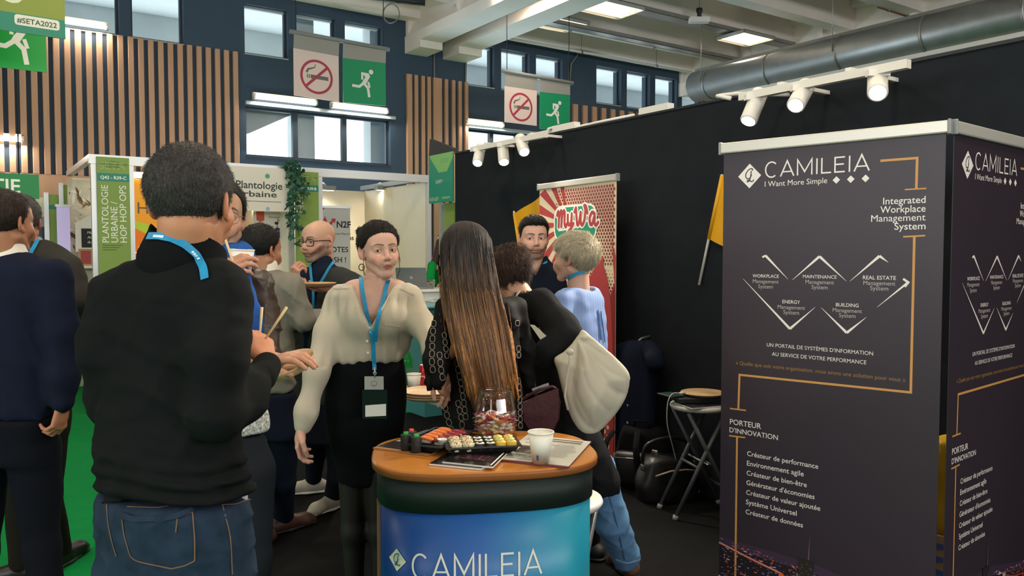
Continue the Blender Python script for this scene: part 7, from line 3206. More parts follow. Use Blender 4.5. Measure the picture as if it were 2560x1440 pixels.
# ---------------------------------------------------------------- man in the grey suit, from behind
def man_grey():
 Y = 4.1
 R = person('dark-haired man in a grey suit jacket seen from behind, beside the bald man', 672, 1000, Y)
 H = Head(655, 626, Y, 152, .240, pitch=-6)
 rh = at(722, 796, 4.5)
 hd, _ = hand(rh, (.1, .9, .3), (-.6, .1, .3), [(30, 40, 25)] * 4, 1)
 lh = at(622, 800, 4.5)
 hl, _ = hand(lh, (.1, .9, .3), (.6, .1, .3), [(30, 40, 25)] * 4, -1)
 body_mesh(R, H, '#b07d60', pt(664, 690, Y), hands=[hd, hl], fine=.004, eyes=False)
 hv = H.hair([(-90, -.080), (-60, -.070), (-30, -.045), (-12, -.02), (2, -.016), (12, -.02), (18, .012), (40, .05), (90, .064)], [(-.09, .004), (0, .010), (.05, .015), (.12, .016)], 15, .002, 190, .004)
 hair_obj('hair', hv, '#191817', R, streak=.4)
 fuzz(hv, H, R, 2500, .012, flow_short, '#191817', .5, .3, .0009)
 suit = fabric('warm grey suit', '#7d786c', bump=.2, bscale=500, vary=.06)
 tr = trunk_px([(668, 628, 706), (684, 600, 738), (715, 586, 758), (760, 588, 752), (830, 596, 742), (900, 598, 740), (988, 596, 746)], Y, 150, .6, .03)
 ra = chain([(736, 716, 4.05, 30), (760, 800, 4.05, 27), (728, 800, 4.45, 19)], .04)
 la = chain([(612, 716, 4.1, 30), (596, 800, 4.15, 27), (618, 802, 4.45, 19)], .04)
 grown('suit_jacket', [tr] + ra + la, suit, R, .010, [wav(41, 16, .007, 5, 1.2), wav(42, 20, .018, 4, 1.4, (1, 1, 1.6), True)])
 grown('shirt_collar', [Cone(pt(662, 668, Y), pt(662, 684, Y), .066, .072, .01)], m_cup, R, .006)
 lf, rf = foot_at(640, 4.15), foot_at(705, 4.45)
 navy = fabric('navy jeans', '#171d2b')
 trs = [trunk_px([(970, 600, 742), (1040, 602, 742), (1100, 606, 740)], Y, 150, .62, .03)] + leg_floor(pt(640, 1070, Y), pt(640, 1230, Y), lf, .095, .065, .055) + leg_floor(pt(706, 1070, Y), pt(708, 1200, Y + .12), rf, .095, .065, .058)
 grown('trousers', trs, navy, R, .010, [wav(7, 22, .005)])
 br = mat('brown shoe leather', '#4a2f26', .45)
 shoe(lf, (.1, 1), br, R)
 shoe(rf, (.6, .6), br, R)
 core(R, la + ra, pt(664, 690, Y), pt(672, 1000, Y), '#b07d60')


# ---------------------------------------------------------------- bald man with glasses
def man_bald():
 Y = 4.72
 R = person('bald bearded man with black glasses and a dark jacket, holding a plate', 812, 900, Y)
 H = Head(796, 604, Y, -33, .246, pitch=-4)
 rh = at(742, 712, 4.42)
 hd, _ = hand(rh, (-.05, -.15, .95), (.55, .6, .2), [(48, 60, 40), (55, 62, 40), (60, 62, 40), (62, 60, 40)], 1, (.5, 1.0))
 lh = at(828, 724, 4.42)
 hl, _ = hand(lh, (-.95, -.1, .02), (0, 0, 1), [(22, 30, 20)] * 4, -1, (.7, .4))
 body_mesh(R, H, '#bd937c', pt(808, 690, Y), hands=[hd + [Cone(pt(734, 760, 4.5), rh, .034, .028, .01)], hl + [Cone(pt(866, 740, 4.5), lh, .033, .028, .01)]], fine=.0034,
   hp=dict(nose=1.25, chub=.004), cp=dict(stubble=.75, stub_col='#453a34', brow='#2c2420', beard_gray='#8d857c', lips='#8a5a50'), gaze=(-.1, -.05))
 g = MB()
 glasses(g, H, mat('spectacle rim black', '#17181b', .3), .0028, .026, .019, 3.2)
 g.obj('glasses', R, world=True)
 jk = fabric('dark grey jacket', '#333634', bump=.2, bscale=400)
 sh = fabric('navy shirt', '#17202f', bump=.2, bscale=400)
 rows = [(662, 765, 850), (678, 738, 884), (705, 724, 903), (760, 722, 906), (840, 724, 904), (930, 726, 902), (1010, 730, 900)]
 tr = trunk_px(rows, Y, -18, .6, .03)
 la = chain([(888, 715, 4.7, 30), (892, 775, 4.6, 27), (845, 735, 4.45, 18)], .03)
 ra = chain([(738, 715, 4.66, 30), (726, 790, 4.58, 27), (738, 728, 4.45, 18)], .03)
 fx = Vector((sin(radians(-18)), -cos(radians(-18)), 0))
 v0, v1 = Vector(at(800, 655, Y)) + fx * .16, Vector(at(788, 850, Y)) + fx * .20

 def vopen(D, X, Yy, Zz):
  q = np.clip((v0.z - Zz) / (v0.z - v1.z), 0, 1)
  w = .085 * (1 - q) + .012
  cx, cy = v0.x + (v1.x - v0.x) * q, v0.y + (v1.y - v0.y) * q
  side = np.abs((X - cx) * cos(radians(-18)) + (Yy - cy) * sin(radians(-18)))
  front = (X - cx) * fx.x + (Yy - cy) * fx.y
  wedge = np.maximum(side - w, -(front + .12))
  return smax(D, -wedge, .006)
 grown('jacket', [tr] + la + ra, jk, R, .009, [wav(51, 18, .006, 5, 1.2), wav(53, 24, .009, 4, 1.3, (1, 1, 1.5), True)], cut=vopen)
 rows2 = [(py, l + 5, r_ - 5) for py, l, r_ in rows]
 o0, tj = 0, None
 o, t = grown('shirt', [trunk_px(rows2, Y, -18, .58, .03), Cone(pt(806, 655, Y), pt(808, 680, Y), .062, .08, .02)], sh, R, .006, [wav(52, 30, .004)], cut=lambda D, X, Yy, Zz: smax(D, -Cone(Vector(H.w(0, -.03, -.06)), at(807, 668, Y), .060, .060).d(X, Yy, Zz), .004))
 k = MB()
 ribbon(k, t, [(838, 640), (826, 668), (808, 700), (790, 728)], .017, m_lany, .010, .0015)
 ribbon(k, t, [(778, 658), (780, 690), (786, 728), (785, 770)], .017, m_lany, .010, .0015)
 k.obj('lanyard', R, 'blue lanyard', world=True)
 MB(Matrix.Translation(at(786, 772, 4.44))).box((-.04, 0, -.06), (.04, .003, 0), m_paper).obj('badge', R, 'white badge', world=True)
 dn = fabric('dark navy trousers', '#151821')
 lf, rf = foot_at(830, 4.85), foot_at(782, 5.18)
 trs = [trunk_px([(980, 732, 896), (1060, 734, 892), (1110, 738, 884)], Y, -18, .62, .03)] + leg_floor(pt(850, 1080, Y), pt(846, 1190, Y), lf, .092, .064, .055) + leg_floor(pt(785, 1080, Y), pt(788, 1130, 5.0), rf, .092, .064, .052)
 grown('trousers', trs, dn, R, .010, [wav(8, 22, .005)])
 wh = mat('grey sneaker cloth', '#a9a293', .7, bump=.2, bscale=200)
 shoe(lf, (-.5, -.8), wh, R, .28, 'sneaker', m_cup)
 shoe(rf, (-.95, -.3), wh, R, .30, 'sneaker', m_cup)
 c = at(788, 716, 4.36)
 plate(c, .115, 'palm leaf plate held level by the bald man', None, .02)
 stick((731, 695, 4.38), (745, 672, 4.42), 'chopstick in the raised hand of the bald man')
 core(R, la + ra, pt(808, 690, Y), pt(812, 1000, Y), '#b18468')


# ---------------------------------------------------------------- woman in the cream blouse
def woman_cream():
 Y = 3.25
 R = person('woman with a dark bun, cream blouse and black skirt, looking at the camera', 915, 1000, Y)
 H = Head(949, 629, Y, 27, .220, pitch=1, roll=-3)
 w1 = at(752, 1062, 3.08)
 hd, _ = hand(w1, Vector(at(746, 1100, 3.08)) - w1, (.85, .25, 0), [(22, 30, 22), (28, 34, 22), (32, 36, 22), (36, 38, 22)], 1, (.55, .55), .95, .05)
 w2 = at(1094, 915, 2.98)
 hl, _ = hand(w2, (.4, -.2, -.8), (-.6, .5, 0), [(25, 30, 20)] * 4, -1, (.5, .5), .95)
 chest = [Trunk([(1.26, at(945, 800, Y).x, Y + .01, .09, .045), (1.33, at(942, 800, Y).x, Y - .01, .135, .075), (1.42, at(938, 720, Y).x, Y, .16, .075), (1.485, at(938, 720, Y).x, Y + .01, .09, .055)], radians(10), .035)]
 o = body_mesh(R, H, '#cba08c', pt(938, 726, Y + .015), True, [hd + [Cone(pt(763, 1025, 3.1), w1, .026, .021, .01)], hl + [Cone(pt(1090, 880, 3.02), w2, .026, .021, .01)]], chest,
    hp=dict(nose=.92, smile=.007, jaw=.86), cp=dict(brow='#2a1f1b', lips='#a5554f', blush=.16), neckr=(.047, .052), gaze=(.40, .02), iris='#4a3a2c')
 # hair swept up into a bun
 def bun(d, x, y, z, X, Yy, Zz):
  for (c, r) in (((.028, -.098, .062), .034), ((.05, -.085, .09), .022), ((-.0, -.105, .085), .026)):
   e = np.sqrt((x - c[0]) ** 2 + (y - c[1]) ** 2 + (z - c[2]) ** 2) - r + .004 * np.sin(60 * x + 90 * z) * np.sin(70 * y)
   d = smin(d, e * H.s, .012)
  return d
 hv = H.hair([(-90, -.072), (-60, -.062), (-30, -.034), (-12, -.012), (0, .012), (12, .010), (28, .026), (50, .048), (70, .060), (90, .064)],
    [(-.09, .004), (-.02, .009), (.03, .014), (.08, .017), (.12, .019)], 25, .003, 150, .003, extra=bun, streak=(1, .5, 1))
 hair_obj('hair', hv, '#1d1917', R, streak=.5)
 fuzz(hv, H, R, 11000, .013, flow_back, '#221c19', .5, .05, .0007, noise=.10)
 k = MB()
 mh = mat('loose hair strand', '#2a211c', .5)
 for s, pts in ((-1, [(.068, .02, .02), (.075, .03, -.03), (.070, .045, -.085), (.058, .04, -.115)]), (-1, [(.062, .035, .03), (.073, .04, -.01), (.074, .045, -.05)]), (1, [(.07, .005, .02), (.078, .02, -.02), (.080, .015, -.06), (.074, .01, -.10)]), (1, [(.06, -.07, -.06), (.05, -.085, -.10), (.062, -.09, -.135)]), (1, [(.04, -.08, -.06), (.03, -.09, -.11), (.045, -.10, -.15)])):
  k.tube([Vector(H.w(s * a, b, c)) for a, b, c in pts], .0012, mh, 5)
 k.obj('hair_strands', R, world=True)
 e = MB()
 ec = Vector(H.w(.083, .0, -.050))
 e.tube([ec + Vector((.011 * sin(a), 0, .013 * cos(a) - .012)) for a in [2 * pi * i / 20 for i in range(21)]], .0022, mat('bronze earring', '#5a4630', .3, metal=.9), 6)
 e.obj('earring', R, 'bronze hoop earring', world=True)
 # blouse
 silk = mat('cream silk', '#b5aa95', .55, vary=.04, vscale=10, bump=.06, bscale=300, sheen=.2, spec=.3)
 tr = trunk_px([(700, 896, 992), (712, 852, 1022), (735, 828, 1044), (790, 830, 1040), (840, 826, 1032), (880, 814, 1022), (900, 816, 1014), (912, 836, 996)], Y, 8, .56, .03)
 ra = chain([(846, 744, 3.26, 27), (818, 830, 3.2, 29), (792, 930, 3.13, 28), (766, 1030, 3.09, 24), (757, 1066, 3.08, 21)], .045)
 la = chain([(1026, 742, 3.26, 26), (1056, 810, 3.2, 28), (1085, 880, 3.05, 25), (1092, 905, 3.0, 20)], .045)
 bust = [Ell(pt(900, 800, Y - .085), (.06, .055, .065), k=.06), Ell(pt(975, 798, Y - .085), (.06, .055, .065), k=.06)]
 f8 = Vector((sin(radians(12)), -cos(radians(12)), 0))
 n0, n1 = Vector(at(938, 690, Y)), Vector(at(936, 812, Y))

 def vneck(D, X, Yy, Zz):
  q = (n0.z - Zz) / (n0.z - n1.z)
  w = np.where(q < 0, .094, .094 * (1 - np.clip(q, 0, 1)) ** .85)
  cx = n0.x + (n1.x - n0.x) * np.clip(q, 0, 1) + .004
  side = np.abs(X - cx) - w
  back = (Yy - (Y + .03))
  wedge = np.maximum(np.maximum(side, back), n1.z - Zz)
  hole = Cone(pt(938, 660, Y + .01), pt(938, 705, Y + .01), .075, .080).d(X, Yy, Zz)
  return smax(smax(D, -wedge, .004), -hole, .004)

 def gathers(X, Yy, Zz):
  z0, z1 = at(900, 735, Y).z, at(900, 905, Y).z
  e = np.clip((z0 - Zz) / (z0 - z1), 0, 1)
  return (((.0035 * np.exp(-((e - .12) / .16) ** 2) + .006 * np.clip(e - .45, 0, 1)) * np.sin(X * 150 + np.sin(Zz * 20)) + .004 * np.sin(X * 38 + Zz * 14 + 1) * e) * np.clip((.20 - np.abs(X - at(925, 800, Y).x)) / .04, 0, 1) * (e < .999)).astype(f32)
 ob, t = grown('blouse', [tr] + ra + la + bust, silk, R, .006, [gathers, wav(61, 26, .005, 5, 1.3, (1, 1, .8))], cut=vneck)
 k = MB()
 for pth in ([(902, 700), (904, 745), (926, 790), (936, 812)], [(985, 700), (972, 745), (950, 785), (936, 812)]):
  ribbon(k, t, [(x + (0), y) for x, y in pth], .006, silk, .003, .002)
 ribbon(k, t, [(936, 815), (934, 850), (926, 895)], .012, silk, .003, .0015)
 ribbon(k, t, [(962, 812), (998, 816)], .005, silk, .003, .0015)
 ribbon(k, t, [(998, 816), (996, 880)], .003, silk, .003, .001)
 ribbon(k, t, [(833, 722), (870, 722)], .004, silk, .003, .001)
 ribbon(k, t, [(1000, 722), (1036, 738)], .004, silk, .003, .001)
 k.obj('blouse_trim', R, None, world=True)
 k = MB()
 for (x, y) in ((918, 852), (920, 882)):
  p, n = surf(t, x, y, .003)
  if p:
   k.ball(p, (.006, .003, .006), m_cup, 10, 6)
 k.obj('buttons', R, None, world=True)
 # skirt and legs
 blk = fabric('black skirt cloth', '#101113', bump=.15)
 sk = trunk_px([(878, 836, 1002), (900, 828, 1008), (950, 818, 1014), (1010, 812, 1014), (1090, 822, 1006), (1160, 838, 985), (1218, 848, 972)], Y + .01, 8, .66, .03)
 os_, ts = grown('skirt', [sk], blk, R, .008, [wav(65, 20, .004)])
 lf, rf = foot_at(885, Y + .02), foot_at(950, Y - .02)
 tg = leg_floor(pt(880, 1180, Y), pt(884, 1330, Y), lf, .058, .048, .034) + leg_floor(pt(945, 1180, Y), pt(952, 1330, Y), rf, .058, .048, .034)
 grown('tights', tg, mat('dark tights', '#1d1512', .6), R, .007)
 shoe(lf, (.2, -.9), m_dark, R, .23)
 shoe(rf, (.3, -.9), m_dark, R, .23)
 # lanyard, badge, pouch

 class Multi:
  def ray_cast(self, o_, d_):
   h = [q.ray_cast(o_, d_) for q in (t, ts, tb)]
   h = [q for q in h if q[0] is not None]
   return min(h, key=lambda q: q[3]) if h else (None, None, None, None)
 V = [ob, o]
 me = o.data
 W_ = world_of(R)
 tb = BVHTree.FromPolygons([W_ @ v.co for v in me.vertices], [tuple(p.vertices) for p in me.polygons])
 mu_ = Multi()
 k = MB()
 a1 = [(903, 690), (907, 730), (915, 770), (924, 810), (934, 850), (936, 890), (936, 925)]
 a2 = [(969, 694), (962, 735), (952, 775), (945, 810), (938, 850)]
 ribbon(k, mu_, a1, .016, m_lany, .010, .0016, 5)
 ribbon(k, mu_, a2, .016, m_lany, .012, .0016, 5)
 lettered(k, mu_, [(904, 702), (907, 722)], m_lany2, 5, .006)
 lettered(k, mu_, [(964, 722), (968, 702)], m_lany2, 5, .006)
 lettered(k, mu_, [(926, 828), (932, 846)], m_lany2, 5, .006)
 k.obj('lanyard', R, 'blue lanyard', world=True)
 fy = 3.05
 b = at(937, 925, fy)
 k = MB()
 k.tube([b + Vector((.006 * cos(a), 0, .006 * sin(a) - .012)) for a in [2 * pi * i / 12 for i in range(13)]], .0015, m_alu, 6)
 k.tube([b + Vector((0, 0, .01)), b + Vector((0, 0, -.03))], .003, m_alu, 6)
 k.obj('clip', R, None, world=True)
 k = MB()
 p0, p1 = at(911, 941, fy), at(959, 974, fy)
 k.box((p0.x, fy, p1.z), (p1.x, fy + .002, p0.z), mat('badge grey', '#a5a59c', .35))
 F = Face2D(k, (p0.x, fy - .0003, p1.z), (1, 0, 0), (0, 0, 1), (0, -1, 0))
 w, h = p1.x - p0.x, p0.z - p1.z
 F.arc(w * .5, h * .45, .011, 0, 360, .002, m_signgrey, lift=.0008)
 F.rect(w * .44, h * .3, w * .56, h * .36, m_signgrey)
 k.obj('badge', R, 'pale grey name badge', world=True)
 k = MB()
 p0, p1 = at(905, 974, fy + .004), at(968, 1047, fy + .004)
 k.box((p0.x, fy + .004, p1.z), (p1.x, fy + .006, p0.z), mat('pouch dark green', '#14251f', .25))
 q0, q1_ = at(913, 1010, fy), at(965, 1042, fy)
 k.loft([[Vector((q0.x, fy, q1_.z)), Vector((q1_.x, fy, q1_.z + .004)), Vector((q1_.x, fy, q0.z)), Vector((q0.x, fy, q0.z - .006))], [Vector((q0.x, fy + .003, q1_.z)), Vector((q1_.x, fy + .003, q1_.z + .004)), Vector((q1_.x, fy + .003, q0.z)), Vector((q0.x, fy + .003, q0.z - .006))]], m_paper, False)
 k.obj('badge_pouch', R, 'dark pouch with folded white paper', world=True)
 core(R, la + ra, pt(938, 730, Y), pt(915, 1000, Y), '#c99b85')


# ---------------------------------------------------------------- woman with the long hair
def woman_longhair():
 Y = 2.98
 R = person('woman with very long brown to golden hair and a black chain-print blouse, from behind', 1200, 1000, Y)
 H = Head(1167, 634, Y, 150, .226)
 lw = at(1098, 965, 2.92)
 hl, _ = hand(lw, (.3, .7, -.4), (.6, .1, 0), [(30, 35, 20)] * 4, -1, s=.93)
 rw = at(1330, 1010, 3.12)
 hr, _ = hand(rw, (-.3, .8, .1), (-.6, .1, 0), [(30, 35, 20)] * 4, 1, s=.93)
 body_mesh(R, H, '#b98a70', pt(1180, 745, Y), True, [hl, hr], fine=.004, eyes=False, neckr=(.05, .055))
 rows = [(557, 1150, 1180), (563, 1132, 1200), (576, 1120, 1214), (600, 1110, 1226), (640, 1104, 1236), (700, 1100, 1246), (760, 1104, 1262), (820, 1116, 1276), (880, 1132, 1285), (940, 1152, 1289), (1000, 1174, 1290), (1045, 1188, 1288), (1068, 1198, 1282)]
 dY = [0, 0, 0, 0, -.005, -.02, -.07, -.10, -.12, -.12, -.11, -.10, -.10]
 q = [.9] * 6 + [.5] * 7
 out = []
 for (py, l, r_), d_, qq in zip(rows, dY, q):
  p0, p1 = at(l, py, Y + d_), at(r_, py, Y + d_)
  rx = (p1.x - p0.x) / 2
  ry = rx * qq * (1.25 if qq > .8 else 1)
  out.append((p0.z, (p0.x + p1.x) / 2, Y + d_, rx, min(ry, .115) if qq > .8 else .055))
 tr = Trunk(out, 0, .03, 2.2)
 x0, x1 = at(1100, 800, Y).x, at(1290, 800, Y).x
 zt, zb = at(1167, 557, Y).z, at(1240, 1068, Y - .1).z

 def strands(D, X, Yy, Zz):
  e = np.clip((zt - Zz) / (zt - zb), 0, 1)
  sx = X - (.10 * e * e)
  s = .0035 * np.sin(sx * 240 + 3 * np.sin(Zz * 9) + Yy * 30) + .0028 * np.sin(sx * 470 + Zz * 14) + .006 * np.sin(sx * 75 + np.sin(Zz * 7) * 1.5) * e
  tip = np.clip((e - .86) / .14, 0, 1) * .03 * (1 + np.sin(sx * 130)) * .5
  gap = np.clip((e - .55) / .45, 0, 1) * np.exp(-((sx - (x0 + x1) / 2 + .045) / .010) ** 2) * .05
  # the face side is left open
  return D + (s * np.clip(e * 5, .12, 1) + tip + gap).astype(f32)
 hs = [Ell(H.w(0, -.012, .030), np.array((.086, .104, .094)) * H.s, H.M, .03), Cone(H.w(0, -.03, -.02), pt(1178, 720, Y - .02), .075, .085, .04)]
 V, F = grow([tr] + hs, .0042, strands)
 oh = hair_obj('hair', (V, F), '#211a17', R, '#a46d3a', (at(1167, 650, Y).z, at(1240, 850, Y).z), .42, 7, 'long straight hair, dark at the roots and golden at the ends', 1)
 th = bvh(V, F)
 ks = {}
 rn = random.Random(8)
 for i in range(230):
  q = (i + .5) / 230
  pth = []
  y0 = 566 + 150 * rn.random() ** 1.5 if .15 < q < .85 else 620 + 60 * rn.random()
  y1 = rn.uniform(930, 1075)
  n = 9
  w = rn.uniform(-.03, .03)
  for j in range(n):
   y = y0 + (y1 - y0) * j / (n - 1)
   l = np.interp(y, [r_[0] for r_ in rows], [r_[1] for r_ in rows])
   r2 = np.interp(y, [r_[0] for r_ in rows], [r_[2] for r_ in rows])
   qq = min(max(q + w * j / n + .006 * sin(j * 1.3 + i), .03), .97)
   pth.append((l + (r2 - l) * qq, y))
  ks.setdefault(rn.choice((0, 0, 1, 2)), []).append(pth)
 cols_h = [mat('hair strand brown', '#6a4930', .45), mat('hair strand gold', '#96683a', .4), mat('hair strand dark', '#1f1815', .55), mat('hair strand umber', '#4a3423', .5)]
 k = MB()
 for ci, L in ks.items():
  for pth in L:
   b1 = rn.uniform(600, 740)
   b2 = b1 + rn.uniform(40, 130)
   for lo_, hi_, m_ in ((0, b1, cols_h[2]), (b1, b2, cols_h[3]), (b2, 2000, cols_h[ci] if ci < 2 else cols_h[3])):
    y0_, y1_ = max(lo_, pth[0][1]), min(hi_, pth[-1][1])
    if y1_ - y0_ > 15:
     ys = [q[1] for q in pth]
     xs = [q[0] for q in pth]
     ribbon(k, th, [(float(np.interp(y, ys, xs)), y) for y in np.linspace(y0_ - 4, y1_, 5)], .003, m_, .0012, .001, 3, tube=.0015)
 k.obj('hair_strands', R, None, world=True)
 # blouse with its chain print
 bl = fabric('sheer black blouse', '#151413', bump=.2, bscale=300, rough=.7)
 tb_ = trunk_px([(735, 1128, 1272), (752, 1112, 1288), (790, 1104, 1296), (870, 1106, 1298), (960, 1104, 1304), (1060, 1100, 1308), (1160, 1098, 1312)], Y + .02, 150, .58, .03)
 la = chain([(1122, 772, 2.97, 34), (1102, 850, 2.95, 33), (1092, 905, 2.92, 30), (1094, 948, 2.9, 22)], .04)
 ra = chain([(1290, 772, 3.02, 30), (1312, 880, 3.08, 27), (1326, 985, 3.1, 20)], .04)
 ob, t = grown('blouse', [tb_] + la + ra, bl, R, .008, [wav(71, 24, .007, 5, 1.3), wav(72, 24, .010, 4, 1.3, (1, 1, 1.6), True)])
 k = MB()
 m_link = mat('printed chain beige', '#8d8274', .6)

 def chainprint(path, a, b, step):
  L = [0]
  for i in range(len(path) - 1):
   L.append(L[-1] + sqrt((path[i + 1][0] - path[i][0]) ** 2 + (path[i + 1][1] - path[i][1]) ** 2))
  n = int(L[-1] / step)
  for i in range(n):
   d = (i + .5) * step
   x, y = np.interp(d, L, [p[0] for p in path]), np.interp(d, L, [p[1] for p in path])
   x2, y2 = np.interp(d + 2, L, [p[0] for p in path]), np.interp(d + 2, L, [p[1] for p in path])
   an = atan2(y2 - y, x2 - x)
   P = []
   for j in range(13):
    th_ = 2 * pi * j / 12
    u, v = a * np.sign(cos(th_)) * abs(cos(th_)) ** .7, b * np.sign(sin(th_)) * abs(sin(th_)) ** .7
    p, nn = surf(t, x + u * cos(an) - v * sin(an), y + u * sin(an) + v * cos(an), .0025)
    if p is not None:
     P.append(p)
   if len(P) > 8 and max((p - q).length for p, q in zip(P, P[1:])) < .03:
    k.tube(P, .0016, m_link, 5)
 for pth, a, b, s_ in (([(1118, 748), (1122, 790), (1130, 840), (1142, 900), (1152, 950), (1160, 1000), (1168, 1060)], 8, 6, 17), ([(1128, 750), (1140, 810), (1156, 870), (1176, 940), (1190, 1010), (1196, 1070)], 8, 5, 17),
      ([(1140, 810), (1165, 870), (1200, 960), (1225, 1050)], 6, 4, 12), ([(1292, 800), (1296, 900), (1298, 1000), (1300, 1080)], 7, 5, 16), ([(1086, 800), (1082, 850), (1080, 900), (1084, 940)], 8, 6, 19),
      ([(1098, 880), (1102, 920), (1108, 960)], 8, 6, 18), ([(1112, 1010), (1122, 1050), (1135, 1090)], 8, 6, 19), ([(1145, 1000), (1155, 1050), (1160, 1090)], 8, 6, 18), ([(1215, 960), (1222, 1010), (1228, 1060)], 8, 6, 18), ([(1110, 830), (1114, 870), (1118, 910)], 7, 5, 17)):
  chainprint(pth, a, b, s_)
 k.obj('chain_print', R, 'beige chain print', world=True)
 fr = MB()
 for i in range(9):
  q = i / 8
  a, b = at(1068 + 28 * q, 925 + 20 * sin(q * 7), 2.90), at(1074 + 30 * q, 962 + 14 * cos(q * 9), 2.89)
  fr.tube([a, a.lerp(b, .5) + Vector((.006 * (-1) ** i, -.012, 0)), b], [.012, .016, .011], bl, 8, flat=.4)
 fr.obj('cuff_frill', R, None, world=True)
 lf, rf = foot_at(1170, 3.0), foot_at(1250, 2.96)
 trs = [trunk_px([(1130, 1100, 1308), (1220, 1104, 1306), (1290, 1112, 1296)], Y, 150, .62, .03)] + leg_floor(pt(1158, 1250, Y), pt(1166, 1420, Y), lf, .09, .06, .05) + leg_floor(pt(1250, 1250, Y), pt(1250, 1420, Y), rf, .09, .06, .05)
 grown('trousers', trs, fabric('black trousers', '#131415'), R, .011, [wav(7, 22, .005)])
 shoe(lf, (.3, .9), m_dark, R, .24)
 shoe(rf, (.4, .9), m_dark, R, .24)
 core(R, la + ra, pt(1180, 760, Y), pt(1200, 1100, Y), '#b98a70')


# ---------------------------------------------------------------- person in the black coat with the tote
def woman_coat():
 Y = 3.42
 R = person('person in a black coat and light jeans leaning away beside the cream tote', 1400, 1100, Y)
 H = Head(1270, 694, 3.52, -148, .226, pitch=-22)
 wr = at(1322, 912, 3.14)
 hd, _ = hand(wr, (-.9, .35, .1), (.1, .6, .5), [(25, 35, 25)] * 4, -1, (.6, .6), .95)
 w2 = at(1290, 930, 3.6)
 hl, _ = hand(w2, (-.6, .6, .1), (.3, -.6, .3), [(30, 35, 20)] * 4, 1, s=.95)
 body_mesh(R, H, '#b98a70', pt(1300, 742, 3.48), True, [hd + [Cone(pt(1350, 900, 3.13), wr, .028, .023, .01)], hl], fine=.004, eyes=False)
 hv = H.hair([(-90, -.125), (-60, -.115), (-30, -.08), (-10, -.05), (5, -.02), (20, .0), (40, .045), (90, .06)], [(-.13, .014), (-.05, .022), (.03, .024), (.12, .026)], 35, .006, 110, .004, streak=(1, 1, .3))
 hair_obj('hair', hv, '#33251e', R, '#4a352a', (1.75, 1.45), .4, 9)
 fuzz(hv, H, R, 4500, .035, flow_short, '#3a2a22', .5, .3, .0010)
 k = MB()
 rn = random.Random(3)
 mh = mat('brown hair strand', '#4b362a', .5)
 for i in range(46):
  x, y = rn.uniform(-.06, .06), rn.uniform(-.09, .03)
  a = Vector(H.w(x, y, .108 - 3 * x * x))
  d = Vector((rn.uniform(-.02, .02), rn.uniform(-.02, .02), rn.uniform(.02, .045)))
  k.tube([a, a + d * .6, a + d + Vector((rn.uniform(.0, .02), 0, -.006))], [.0012, .001, .0004], mh, 4)
 for i in range(26):
  x = rn.uniform(-.05, .05)
  a = Vector(H.w(x, -.10, -.10))
  k.tube([a, a + Vector((rn.uniform(-.03, .03), rn.uniform(-.03, .0), -.03)), a + Vector((rn.uniform(-.04, .05), rn.uniform(-.03, .0), -.055))], [.0015, .0012, .0005], mh, 4)
 k.obj('hair_strands', R, None, world=True)
 coat = fabric('black coat wool', '#17181a', bump=.3, bscale=300)
 tr = trunk_px([(722, 1284, 1352), (745, 1276, 1392), (800, 1278, 1412), (880, 1286, 1420), (960, 1296, 1440), (1040, 1310, 1480), (1120, 1335, 1520), (1180, 1370, 1540), (1232, 1405, 1546)], Y, -55, .62, .04, 2.2)
 ra = chain([(1358, 762, 3.30, 42), (1400, 815, 3.18, 40), (1418, 848, 3.12, 38), (1375, 880, 3.10, 32), (1330, 908, 3.12, 24)], .05)
 la = chain([(1300, 775, 3.55, 38), (1290, 860, 3.62, 33), (1288, 925, 3.62, 22)], .05)
 o, t = grown('coat', [tr] + ra + la, coat, R, .009, [wav(81, 20, .007, 5, 1.3), wav(82, 24, .010, 4, 1.3, (1, 1, 1.6), True)])
 k = MB()
 ribbon(k, t, [(1311, 719), (1296, 735), (1287, 760), (1286, 785), (1302, 800)], .012, m_tote(), .006, .003, 5)
 k.obj('shoulder_strap', R, 'cream tote strap over the shoulder', world=True)
 jb = mat('light blue denim', '#5f86ac', .8, vary=.22, vscale=16, bump=.3, bscale=600, spec=.2)
 lf, rf = foot_at(1572, 3.86), foot_at(1440, 3.35)
 lg = chain([(1488, 1170, 3.5, 52), (1528, 1300, 3.62, 44), (1566, 1392, 3.80, 37)], .03)
 lg2 = leg_floor(pt(1440, 1180, 3.4), pt(1440, 1300, 3.38), rf, .09, .062, .055)
 oj, tj = grown('jeans', lg + lg2, jb, R, .008, [wav(85, 26, .010, 4, 1.2, (1, 1, 1.6), True)])
 k = MB()
 ribbon(k, tj, [(1512, 1205), (1540, 1300), (1562, 1400)], .004, mat('denim seam', '#3f607f', .8), .002, .001, 6)
 ribbon(k, tj, [(1540, 1398), (1568, 1408), (1600, 1398)], .006, mat('denim hem', '#8aa6bf', .8), .002, .002, 6)
 k.obj('seam', R, None, world=True)
 boot = mat('tan ankle boot', '#6b4630', .5)
 grown('ankle_boot', [Cone(pt(1568, 1400, 3.80), lf + np.array((0, 0, .06)), .045, .046, .02)], boot, R, .006)
 shoe(lf, (-.3, .95), boot, R, .25, 'shoe')
 shoe(rf, (-.6, .8), boot, R, .25, 'shoe')
 core(R, la + ra, pt(1318, 785, Y + .06), pt(1400, 1080, Y + .06), '#b98a70')


def m_tote():
 return mat('cream cotton', '#aca593', .8, vary=.04, vscale=6, bump=.35, bscale=22)


